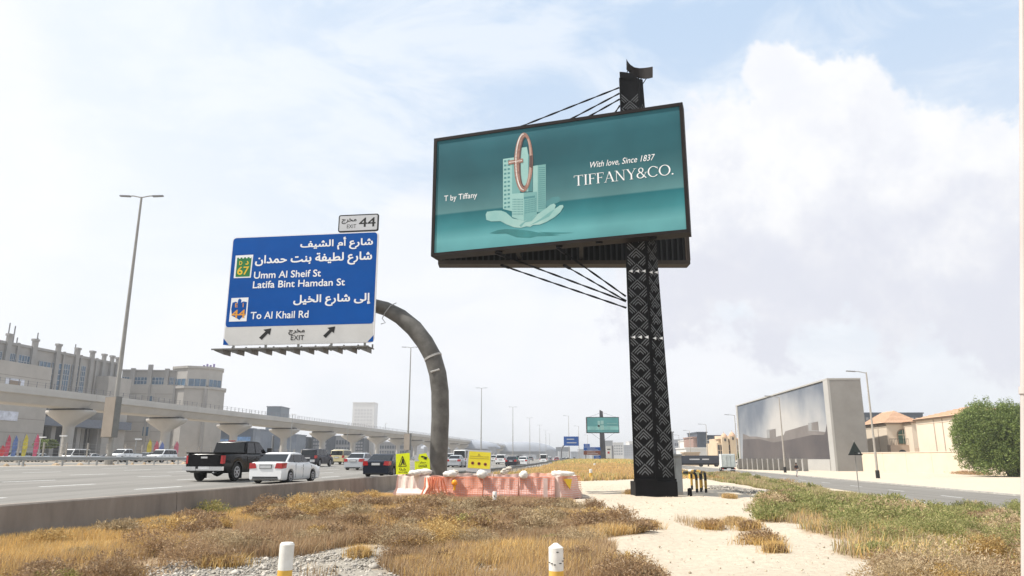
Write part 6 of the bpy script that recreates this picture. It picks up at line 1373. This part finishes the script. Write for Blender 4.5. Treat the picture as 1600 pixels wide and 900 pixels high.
s1_ = fsign('far blue overhead sign on an arched pole left of far billboard', 300, [(881, 904, 682, 696.5, m_blue)], [])
MB().tube([P(877, 721, 300.4), P(877, 705, 300.4), P(877.8, 700, 300.4), P(880, 697, 300.4), P(884, 694.5, 300.4)], .28, 8).build('arch_pole', m_rail, s1_, smooth=60, world=True)
fsign('cluster of blue and brown roadside signs left of the far billboard column', 190, [(912, 921.5, 693.6, 698.4, m_blue), (912, 938.2, 698.7, 703.7, m_blue), (912, 938.2, 704.4, 710.6, m_brow), (928, 938.6, 712, 716.7, m_blue)], [(915, 700), (937, 702)])
fsign('grey back of a distant gantry sign behind the blue one', 430, [(868.5, 890.5, 698.5, 705, m_bm)], [(869, 700), (890, 700)])
lx = thing('light_box', 'white advertising light box with red mark right of far billboard column', 'light box', (XP(951, 228, .9), 228, .9)); PL_ = Plane((lx.location.x, 228), (1, 0))
c_, d_ = PL_.hit(947.3, 715.5), PL_.hit(955, 696.8); pbox(PL_, c_[0], d_[0], c_[1], d_[1], -.4, 0, 'casing', m_bw, lx); c_, d_ = PL_.hit(949.3, 708.8), PL_.hit(952.5, 705.5); pbox(PL_, c_[0], d_[0], c_[1], d_[1], .0, .03, 'red_mark', m_red, lx)
c_, d_ = PL_.hit(948.8, 703), PL_.hit(953.6, 701.2); pbox(PL_, c_[0], d_[0], c_[1], d_[1], .0, .03, 'dark_mark', m_trim, lx); q_ = P(951, 715, 228.3); MB().beam((q_.x, 228.3, .6), (q_.x, 228.3, q_.z+.5), .3).build('post', m_rail, lx, world=True); q_ = P(957.3, 696, 230); MB().beam((q_.x, 230, .6), (q_.x, 230, q_.z), .35).build('post', m_rail, lx, world=True)
# hazy skyline
rs_ = random.Random(5); names_ = []
sky_ = [(640, 668, 694, 900), (668, 690, 690, 1000), (700, 722, 696, 950), (724, 752, 691, 1150), (752, 790, 699, 1050), (790, 820, 703, 900), (820, 846, 699, 1200), (846, 872, 704, 950), (872, 890, 703, 1100), (892, 912, 706, 1000), (946, 958, 689, 760), (958, 975, 692, 820), (975, 990, 696, 900), (925, 946, 700, 1050), (984, 1000, 690, 980), (1052, 1066, 697, 900), (1064, 1078, 701, 760), (1000, 1050, 695, 1000), (905, 925, 702, 1300), (560, 600, 690, 900), (600, 640, 694, 980), (470, 520, 690, 800), (400, 470, 690, 850)]
lo_ = ['low', 'broad', 'pale', 'squat', 'narrow', 'stepped', 'blocky', 'faint', 'soft', 'dim']
where = ['behind the bent pole', 'just right of the bent pole', 'above the notice board', 'right of the notice board lamp mast', 'above the white SUV', 'above distant traffic', 'above the far white van', 'left of the far blue sign', 'behind the far blue sign', 'behind the sign cluster', 'right of the far billboard column', 'well right of the far billboard', 'between far billboard and the column', 'right behind the far billboard column', 'touching the column on its left', 'right of column near horizon', 'behind the parked white cars', 'behind the patterned column', 'behind the brown sign', 'under the viaduct above the silver sedan', 'under the viaduct by the second lamp box', 'under the viaduct above the SUV', 'under the viaduct above the white sedan']
for i, (a, b2, yt, Y) in enumerate(sky_):
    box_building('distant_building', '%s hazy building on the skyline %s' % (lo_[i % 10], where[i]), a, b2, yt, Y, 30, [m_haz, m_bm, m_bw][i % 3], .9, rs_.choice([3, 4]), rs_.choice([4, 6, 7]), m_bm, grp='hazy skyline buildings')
# shell-roofed metro station beyond the viaduct
for px, yt, Y, w, lab in ((720, 687, 560, 60, 'pale shell-roofed metro station where viaduct fades'), (812, 690.5, 760, 75, 'second faint shell-roofed station farther along the viaduct')):
    x = XP(px, Y, 10); h = P(px, yt, Y).z; t_ = thing('metro_station', lab, 'station', (x, Y, .9)); mb = MB(); vs = []; n_ = 16
    for i in range(n_+1):
        f = i/n_*2-1; r_ = math.sqrt(max(.0, 1-abs(f)**2.6))
        for k in range(9): a = math.pi*k/8; vs.append((f*w/2, -8*math.cos(a)*max(r_, .15), 8+(h-9)*max(r_, .25)*math.sin(a)))
    mb.add(vs, [(i*9+k, i*9+k+1, (i+1)*9+k+1, (i+1)*9+k) for i in range(n_) for k in range(8)]); mb.build('roof_shell', m_haz, t_, smooth=60); MB().box(-w/2+3, w/2-3, -6, 6, 5, 9.5).build('concourse', m_bm, t_)
    for k in (-1, 0, 1): MB().box(k*w/4-1.5, k*w/4+1.5, -2, 2, 0, 5).build('support', m_via, t_)

# ================================================================ vegetation and loose ground
def pick(mask, x0, x1, y0, y1, n):
    x = rng.uniform(x0, x1, n); y = rng.uniform(y0, y1, n); m = mask(x, y); return x[m], y[m]
def gh(x, y): return gz(x-cc(y), y)
GOLD = np.array([(.68, .46, .17), (.62, .41, .15), (.76, .56, .25), (.52, .33, .125)]); BROWN = np.array([(.34, .225, .125), (.27, .175, .10), (.42, .285, .155), (.37, .27, .18)])
GREEN = np.array([(.27, .28, .10), (.34, .33, .135), (.21, .235, .08), (.42, .37, .17)]); PALE = np.array([(.48, .37, .22), (.42, .32, .20), (.54, .42, .26)])
def palette(p, n): return p[rng.integers(0, len(p), n)]*rng.uniform(.75, 1.2, (n, 1))
def blades(x, y, h, w, lean, cols):
    n = len(x); z = gh(x, y)-.02; a = rng.uniform(0, 2*np.pi, n); b = rng.uniform(0, 2*np.pi, n); l = np.abs(rng.normal(0, lean, n))*h
    l = np.minimum(l, h*.9); dx, dy = np.cos(a)*w/2, np.sin(a)*w/2
    v = np.empty((n, 5, 3)); v[:, 0] = np.stack([x-dx, y-dy, z], 1); v[:, 1] = np.stack([x+dx, y+dy, z], 1)
    mx, my, mz_ = x+np.cos(b)*l*.35+.04*h, y+np.sin(b)*l*.35, z+h*.55
    v[:, 2] = np.stack([mx+dx*.8, my+dy*.8, mz_], 1); v[:, 3] = np.stack([mx-dx*.8, my-dy*.8, mz_], 1)
    v[:, 4] = np.stack([x+np.cos(b)*l+.10*h, y+np.sin(b)*l, z+np.sqrt(np.maximum(.05, h*h-l*l))], 1)
    i = np.arange(n)[:, None]*5; f = np.concatenate([i+np.array([[0, 1, 2]]), i+np.array([[0, 2, 3]]), i+np.array([[3, 2, 4]])], 1)
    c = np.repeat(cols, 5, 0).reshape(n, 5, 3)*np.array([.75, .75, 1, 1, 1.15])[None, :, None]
    return v.reshape(-1, 3), f.reshape(-1), c.reshape(-1, 3)
def shrub(cx, cy, r, h, n, size, pal, base=None):
    # twigs fanning out of the root and small leaf faces clustered near their ends
    k = int(n); th = rng.uniform(0, 2*np.pi, k); u = rng.uniform(0, 1, k)**.5; rad = r*u*rng.uniform(.6, 1, k)*(1+.25*np.sin(th*3+cx*5)); el_ = np.sqrt(np.maximum(0, 1-(rad/r/1.3)**2))*h*rng.uniform(.25, 1, k)*(1+.2*np.sin(th*5+cy*3))
    x, y = cx+rad*np.cos(th), cy+rad*np.sin(th); z = (gh(np.full(k, cx), np.full(k, cy)) if base is None else base)+el_
    d = rng.normal(0, 1, (k, 3)); d[:, 2] = np.abs(d[:, 2])*1.2; d[:, 0] += 1.0*(x-cx)/r; d[:, 1] += 1.0*(y-cy)/r; d /= np.linalg.norm(d, axis=1)[:, None]
    s = rng.normal(0, 1, (k, 3)); s = np.cross(d, s); s /= np.linalg.norm(s, axis=1)[:, None]; L_ = size*rng.uniform(.6, 2.2, k)[:, None]; Wd = size*rng.uniform(.14, .42, k)[:, None]
    p = np.stack([x, y, z], 1); v = np.stack([p-s*Wd, p+s*Wd, p+d*L_], 1); c = palette(pal, k); c *= (.9+.2*rng.random())
    f = (np.arange(k)[:, None]*3+np.arange(3)).reshape(-1)
    return v.reshape(-1, 3), f, np.repeat(c, 3, 0)
class Acc:
    def __init__(s): s.v = []; s.f = []; s.c = []; s.n = 0
    def add(s, t):
        v, f, c = t; s.v.append(v); s.f.append(f+s.n); s.c.append(c); s.n += len(v)
    def make(s, name, lab, mat, kind='stuff', cat='grass', loc=None):
        v = np.concatenate(s.v); 
        if loc is not None: v = v-np.array(loc)
        me = npmesh(name, v, np.concatenate(s.f), 3, mat, np.concatenate(s.c)); o = link(name, me, None, loc or (0, 0, 0))
        if kind: o['kind'] = kind
        if lab: tag(o, lab, cat)
        return o
m_gr = MA('dry stem', .9, .25); m_lf = MA('small leaves', .85, .30)
inA = lambda x, y: cover(x, y)[0] & (x-cc(y) > WALLX+.2)
inB = lambda x, y: cover(x, y)[1]
inC = lambda x, y: cover(x, y)[2]
# dry straw by the wall and round the barriers
A = Acc()
for (y0, y1, n, w) in ((8.5, 13, 130000, .008), (13, 20, 170000, .011), (20, 33, 190000, .016)):
    x, y = pick(inA, -14, 8, y0, y1, n); k = vnoise(x, y, 1.1, 21); k2 = vnoise(x, y, .45, 22); keep = (k2*.5+k*.5 > .30+.10*rng.random(len(x)))
    x, y, k, k2 = x[keep], y[keep], k[keep], k2[keep]; wall = np.clip(1-((x-cc(y))-WALLX)/5.5, 0, 1)
    g_ = np.clip(wall*1.3+(vnoise(x, y, 2.6, 23)-.42)*1.9, 0, 1)[:, None]; mixr = rng.random((len(x), 1)) < g_
    cols = np.where(mixr, palette(GOLD, len(x)), palette(BROWN*1.15, len(x))); pal_ = rng.random((len(x), 1)) < .18; cols = np.where(pal_, palette(PALE, len(x)), cols)
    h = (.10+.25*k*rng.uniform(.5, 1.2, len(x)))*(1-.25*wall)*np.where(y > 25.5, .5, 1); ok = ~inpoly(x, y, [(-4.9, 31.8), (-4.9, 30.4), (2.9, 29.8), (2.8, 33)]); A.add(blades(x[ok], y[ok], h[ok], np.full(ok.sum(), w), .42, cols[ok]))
A.make('dry_grass', 'golden and brown dry grass covering the ground between wall and gravel', m_gr)
# brown brush heaps
B = Acc(); cnt = 0
while cnt < 230:
    x, y = rng.uniform(-12, 7), rng.uniform(9, 30)
    if not inA(np.array([x]), np.array([y]))[0] or (26 < y and -5.2 < x < 3.2) or (y < 14 and x > 2.3): continue
    wall = (x-ccf(y))-WALLX; pr = .35+.65*min(1, wall/5)
    if vnoise(np.array([x]), np.array([y]), 1.9, 31)[0]+rng.uniform(-.15, .2) < .42 or rng.random() > pr: continue
    r = rng.uniform(.22, .60); near_ = y < 15; pal = BROWN if rng.random() < .62 else (PALE*.9 if rng.random() < .86 else GREEN*np.array([1.1, 1, .9]))
    if rng.random() < .20: pal = (GOLD*.72+PALE[0]*.1)
    B.add(shrub(x, y, r, r*rng.uniform(.5, .85), 2800 if near_ else 1300, .026 if near_ else .045, pal)); cnt += 1
B.make('dry_brush', 'tangled brown dry brush growing through the straw in front', m_gr, cat='brush')
# green-brown low shrubs on the right
D_ = Acc(); cnt = 0
while cnt < 420:
    x, y = rng.uniform(2, 32), rng.uniform(9.5, 34)
    if not inB(np.array([x]), np.array([y]))[0]: continue
    v_ = vnoise(np.array([x]), np.array([y]), 2.0, 33)[0]
    if v_+rng.uniform(-.2, .25) < .30: continue
    r = rng.uniform(.25, .75); q_ = rng.random()+(.35 if y < 13.5 else 0)-.25*(x/30); pal = GREEN if q_ < .55 else (PALE if q_ < .72 else BROWN if q_ < .93 else GOLD*.7)
    D_.add(shrub(x, y, r, r*rng.uniform(.5, .9), 2600 if y < 18 else 1200, .028 if y < 18 else .055, pal)); cnt += 1
D_.make('green_scrub', 'low green and straw-coloured scrub in the right foreground', m_lf, cat='scrub')
E_g = Acc()
x, y = pick(inB, 2, 34, 9.5, 34, 210000); k = vnoise(x, y, 1.5, 41); keep = k > .30; x, y, k = x[keep], y[keep], k[keep]
g_ = rng.random((len(x), 1)) < np.clip((vnoise(x, y, 2.8, 42)-.25)*1.6, .1, .9)[:, None]; cols = np.where(g_, palette(GREEN*1.15, len(x)), palette(PALE, len(x))); gd = (rng.random((len(x), 1)) < .30); cols = np.where(gd, palette(GOLD, len(x)), cols)
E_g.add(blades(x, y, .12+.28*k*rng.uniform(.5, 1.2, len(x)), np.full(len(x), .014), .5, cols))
for n, (y0, y1) in ((60000, (34, 60)), (50000, (60, 125))):
    x, y = pick(inC, 4, 45, y0, y1, n*3); k = vnoise(x, y, 3, 43); g_ = rng.random((len(x), 1)) < .55; cols = np.where(g_, palette(GREEN, len(x)), palette(PALE, len(x)))
    E_g.add(blades(x, y, (.15+.35*k)*rng.uniform(.5, 1.2, len(x)), np.full(len(x), .03 if y0 < 50 else .06), .5, cols))
# scrub ribbon on the sand side of the service road
for _ in range(150):
    x, y = rng.uniform(5, 42), rng.uniform(36, 118)
    if inC(np.array([x]), np.array([y]))[0]: E_g.add(shrub(x, y, rng.uniform(.4, 1.0), rng.uniform(.3, .6), 350, .12, GREEN if rng.random() < .55 else PALE))
E_g.make('verge_grass', 'patchy green verge grass beside the service road and under the scrub', m_lf)
# dry mound beyond the sand track
F_ = Acc()
S_g = Acc()
x, y = pick(lambda a, b: (a-cc(b) > -8) & (a-cc(b) < 15) & ~cover(a, b)[0] & ~cover(a, b)[1], -4, 22, 9, 48, 220000); k = vnoise(x, y, .9, 51)*vnoise(x, y, 2.7, 52); keep = (k > .52) & (y < 30); x, y = x[keep], y[keep]
S_g.add(blades(x, y, rng.uniform(.03, .12, len(x)), np.full(len(x), .012), .9, palette(np.concatenate([BROWN, PALE]), len(x))))
S_g.make('sand_stubble', 'thin dry stubble sprinkled over the pale sand', m_gr)
inM = lambda x, y: ((x-cc(y) > -10.8) & (x-cc(y) < 9.5+3*np.sin(y*.13)) & (y > 49+1.0*np.abs(x-1)+3*vnoise(x, y, 4, 44)))
x, y = pick(lambda a, b: inM(a, b), -12, 28, 40, 130, 260000); k = vnoise(x, y, 4, 45); keep = k > .15; x, y, k = x[keep], y[keep], k[keep]
cols = np.where(rng.random((len(x), 1)) < .62, palette(GOLD, len(x)), palette(BROWN*1.3, len(x))); cols = np.where((rng.random((len(x), 1)) < .25*(vnoise(x, y, 7, 46)[:, None] > .5)), palette(GREEN, len(x)), cols)
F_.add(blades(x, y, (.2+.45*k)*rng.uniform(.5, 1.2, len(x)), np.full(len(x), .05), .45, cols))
x, y = pick(lambda a, b: inM(a, b), -12, 48, 130, 330, 90000); cols = np.where(rng.random((len(x), 1)) < .5, palette(GOLD, len(x)), palette(GREEN*1.2, len(x)))
F_.add(blades(x, y, .7*rng.uniform(.5, 1.3, len(x)), np.full(len(x), .14), .45, cols))
F_.make('mound_grass', 'golden dry grass on the low mound between highway and column', m_gr)
# single tufts standing on the bare sand
def tuft(px, py, z_, r, lab, pal, n=1100, sz=.04, h=.6):
    p_ = G(px, py, z_); a = Acc(); a.add(shrub(p_.x, p_.y, r, r*h, n, sz, pal)); zz_ = gzf(p_.x, p_.y)
    x = p_.x+rng.normal(0, r*.5, 500); y = p_.y+rng.normal(0, r*.5, 500); a.add(blades(x, y, r*h*rng.uniform(.5, 1.2, 500), np.full(500, .010), .6, palette(GOLD, 500)))
    o = a.make('dry_tuft', None, m_gr, None, loc=(p_.x, p_.y, zz_)); tag(o, lab, 'plant', 'tufts on the bare sand')
for t_ in ((1112, 836, -.15, .34, 'round brown tuft alone on the sand left of the green scrub', BROWN), (1192, 872, -.2, .42, 'flat brown tuft on the sand near the bottom edge', BROWN), (1172, 846, -.25, .3, 'brown tuft touching the scrub edge, above the flat tuft', BROWN), (1148, 833, -.2, .3, 'pale brown tuft just right of the round one', PALE),
           (1212, 886, -.2, .2, 'small tuft below the flat brown one', BROWN), (1012, 826, -.0, .3, 'brown tuft at the right edge of the brush', BROWN), (1140, 790, -.3, .3, 'low straw tuft at the top left of scrub', PALE), (985, 772, 0, .3, 'low brown plant against the left foot of the black column', BROWN),
           (350, 884, 0, .35, 'dark brown tuft on the gravel at bottom left', BROWN), (640, 885, 0, .22, 'thin brown sprig on gravel between the two white posts', BROWN), (690, 880, 0, .28, 'brown tuft on the gravel edge right of middle', BROWN), (560, 872, 0, .2, 'small pale sprig on the gravel right of the left post', PALE)): tuft(*t_)
# gravel and pebbles
def stones(name, lab, x, y, s, cols):
    n = len(x); base = np.array([(1, 0, 0), (0, 1, 0), (-1, 0, 0), (0, -1, 0), (0, 0, .75), (0, 0, -.5)]); f = np.array([(0, 1, 4), (1, 2, 4), (2, 3, 4), (3, 0, 4), (1, 0, 5), (2, 1, 5), (3, 2, 5), (0, 3, 5)])
    a = rng.uniform(0, 6.28, n); v = base[None]*rng.uniform(.6, 1.3, (n, 6, 1))*s[:, None, None]; vx = v[..., 0]*np.cos(a)[:, None]-v[..., 1]*np.sin(a)[:, None]; vy = v[..., 0]*np.sin(a)[:, None]+v[..., 1]*np.cos(a)[:, None]
    vv_ = np.stack([vx+x[:, None], vy+y[:, None], v[..., 2]+gh(x, y)[:, None]+.012], -1); ff = (np.arange(n)[:, None, None]*6+f[None]).reshape(-1)
    me = npmesh(name, vv_.reshape(-1, 3), ff, 3, MA('loose stone', .95), np.repeat(cols, 6, 0)); o = link(name, me); o['kind'] = 'stuff'; tag(o, lab, 'gravel')
gpoly = gp([(150, 905), (290, 872), (460, 858), (650, 862), (780, 885), (900, 1100), (-100, 1100)])
x, y = pick(lambda a, b: inpoly(a, b, gpoly), -9, 3, 7, 15, 30000); stones('gravel', 'grey gravel in the foreground around the left marker post', x, y, rng.gamma(2, .0075, len(x))+.004, np.array([(.34, .31, .27)])*rng.uniform(.4, 1.5, (len(x), 1)))
x, y = pick(lambda a, b: ~(cover(a, b)[1]) & (a-cc(b) > -8), -6, 20, 9, 45, 12000); stones('pebbles', 'scattered pebbles and crumbs on the pale sand', x, y, rng.gamma(1.3, .006, len(x))+.003, np.array([(.50, .41, .30)])*rng.uniform(.6, 1.3, (len(x), 1)))
x, y = pick(lambda a, b: inpoly(a, b, gp([(1115, 768), (1200, 769), (1400, 784), (1395, 790), (1250, 787), (1105, 776)], -.35)), 5, 24, 25, 45, 15000); stones('pebbles', 'grey stones along the painted shadow strip right of the hoops', x, y, rng.gamma(2, .02, len(x))+.01, np.array([(.30, .27, .23)])*rng.uniform(.4, 1.4, (len(x), 1)))

# ================================================================ trees
def tree(name, lab, c_, lobes_, n, size, pal, trunks, grp=None):
    t_ = thing(name, lab, 'tree', c_, 0, grp)
    for i, (x, y, h, r) in enumerate(trunks):
        MB().tube([(x*.3, y*.3, -.1), (x*.5, y*.5, h*.3), (x*.8, y*.8, h*.6), (x, y, h)], [r, r*.8, r*.5, r*.2], 8).build('trunk', m_bark, t_, smooth=60)
    tot = sum(l[3]*l[4]*l[5] for l in lobes_); vs, cs = [], []
    for (x, y, z, rx, ry, rz_) in lobes_:
        k = int(n*(rx*ry*rz_)/tot); d = rng.normal(0, 1, (k, 3)); d /= np.linalg.norm(d, axis=1)[:, None]; rr = rng.uniform(.45, 1, k)**.5
        rr *= 1+.16*np.sin(d[:, 0]*7+x)*np.sin(d[:, 2]*8+z)+.10*np.sin(d[:, 1]*13+d[:, 2]*11)+.22*(vnoise(d[:, 0]*5+x, d[:, 2]*5+z, .9, 7)-.5)
        keep = vnoise(d[:, 0]*6+9+x, d[:, 2]*6+9+d[:, 1]*4, .55, 9) > .33; d, rr = d[keep], rr[keep]; k = len(d)
        p = d*rr[:, None]*np.array([rx, ry, rz_])+np.array([x, y, z]); o_ = rng.normal(0, 1, (k, 3)); o_ /= np.linalg.norm(o_, axis=1)[:, None]; o_[:, 2] = np.abs(o_[:, 2])*.8+.2; s_ = np.cross(o_, rng.normal(0, 1, (k, 3))); s_ /= np.linalg.norm(s_, axis=1)[:, None]
        L_ = size*rng.uniform(.6, 1.5, (k, 1)); v = np.stack([p-s_*L_*.35, p+s_*L_*.35, p+o_*L_], 1); vs.append(v.reshape(-1, 3)); cs.append(np.repeat(palette(pal, k), 3, 0))
    v = np.concatenate(vs); v[:, 2] = np.maximum(v[:, 2], .05); me = npmesh('crown', v, np.arange(len(v)), 3, m_lf, np.concatenate(cs)); link('crown', me, t_); return t_
LEAF = np.array([(.155, .21, .06), (.21, .265, .08), (.11, .155, .045), (.27, .32, .115)])
Y = 100; tx_ = XP(1590, Y, -.7); L_ = []
for (px, top, Yd, r) in ((1528, 634, 0, 2.6), (1548, 627, 1.5, 2.6), (1568, 631, -1, 2.8), (1590, 633, .5, 3.0), (1612, 628, -1, 3.0), (1640, 631, 1, 3.2), (1516, 655, 1, 2.2), (1665, 640, 0, 3)):
    x = XP(px, Y, 3)-tx_; h = P(px, top, Y).z+.7
    L_ += [(x, Yd, h-2.0, r*.72, r*.8, 2.1), (x+.3*math.sin(px), Yd-.5, h*.60, r, r, h*.30), (x+(.8 if px < 1540 else 0), Yd+.2, h*.34, r*.85, r, h*.25)]
L_ += [(XP(1522, Y, 3)-tx_, -1, 4.4, 2.2, 2, 2.2), (XP(1510, Y, 3)-tx_, -.5, 6.6, 1.8, 2, 2.0), (XP(1545, Y, 3)-tx_, -2, 2.6, 2.4, 2, 2.0)]
for i in range(20):
    px = 1508+i*9; h = P(px, 627+9*math.sin(i*2.3)+max(0, 1530-px)*1.0, Y).z+.7; L_.append((XP(px, Y, 3)-tx_, 1.6*math.sin(i*1.7)-1, h-2.0, .62, .8, 2.2)); L_.append((XP(px+4, Y, 3)-tx_, -2.4, 1.2+.5*math.sin(i*2.9), .9, .8, 1.1)); L_.append((XP(px, Y, 3)-tx_, -2.2+math.sin(i*3.1), h*.5+math.sin(i*1.3), .9, .9, 1.9))
tree('leafy_tree', 'big dense green tree spreading over the villa wall at the right edge', (tx_, Y, -.7), L_, 260000, .16, LEAF, [(x_, 0, 5.5, .22) for x_ in (-3.4, -2.2, -.8, .6, 1.8, 3.2, 4.6)])
tree('small_tree', 'small dark green tree between the domed villa and mural building', (XP(1158, 235, -.7), 235, -.7), [(0, 0, 2.6, 1.2, 1.2, 1.6), (.5, 0, 3.4, .8, .8, 1.0)], 5000, .3, LEAF*.9, [(0, 0, 2, .1)])
tree('small_tree', 'small dusty tree in front of the dark mall entrance', (XP(67, 150, 1), 150, 1.0), [(-.8, 0, 3.3, 1.5, 1, .9), (1, 0, 3.5, 1.4, 1, .8)], 5000, .3, LEAF*1.1, [(0, 0, 3, .1)])
tree('small_tree', 'small green tree before the hoarding under the viaduct', (XP(346, 240, 1), 240, 1.0), [(0, 0, 3.2, 1.8, 1.5, 2.2)], 5000, .35, LEAF, [(0, 0, 3, .12)])
Gv = Acc()
for k in range(34):
    f = k/33; px = 1428+115*f; Yv = 131-26*f; x = XP(px, Yv, -.7); Gv.add(shrub(x, Yv, rng.uniform(.5, .9), rng.uniform(.25, .5), 220, .16, BROWN*1.3 if k % 3 else PALE))
Gv.make('wall_weeds', 'brownish weeds along the foot of the villa boundary wall', m_gr, cat='weeds')

# ================================================================ air
hz = MB().box(-5600, 5600, -400, 12500, -3.2, 62).build('haze', None) if False else None
hm = bpy.data.materials.new('summer haze'); hm.use_nodes = True; t = hm.node_tree; t.nodes.clear(); ov = t.nodes.new('ShaderNodeOutputMaterial'); pv = t.nodes.new('ShaderNodeVolumePrincipled')
pv.inputs['Color'].default_value = (.98, .985, .99, 1); pv.inputs['Density'].default_value = .00036; pv.inputs['Anisotropy'].default_value = .3; t.links.new(pv.outputs[0], ov.inputs['Volume'])
ob = MB().box(-5600, 5600, -400, 12500, -6, 68).build('haze', hm, kind='stuff'); ob['label'] = 'thin pale summer haze over the whole plain'; ob['category'] = 'haze'
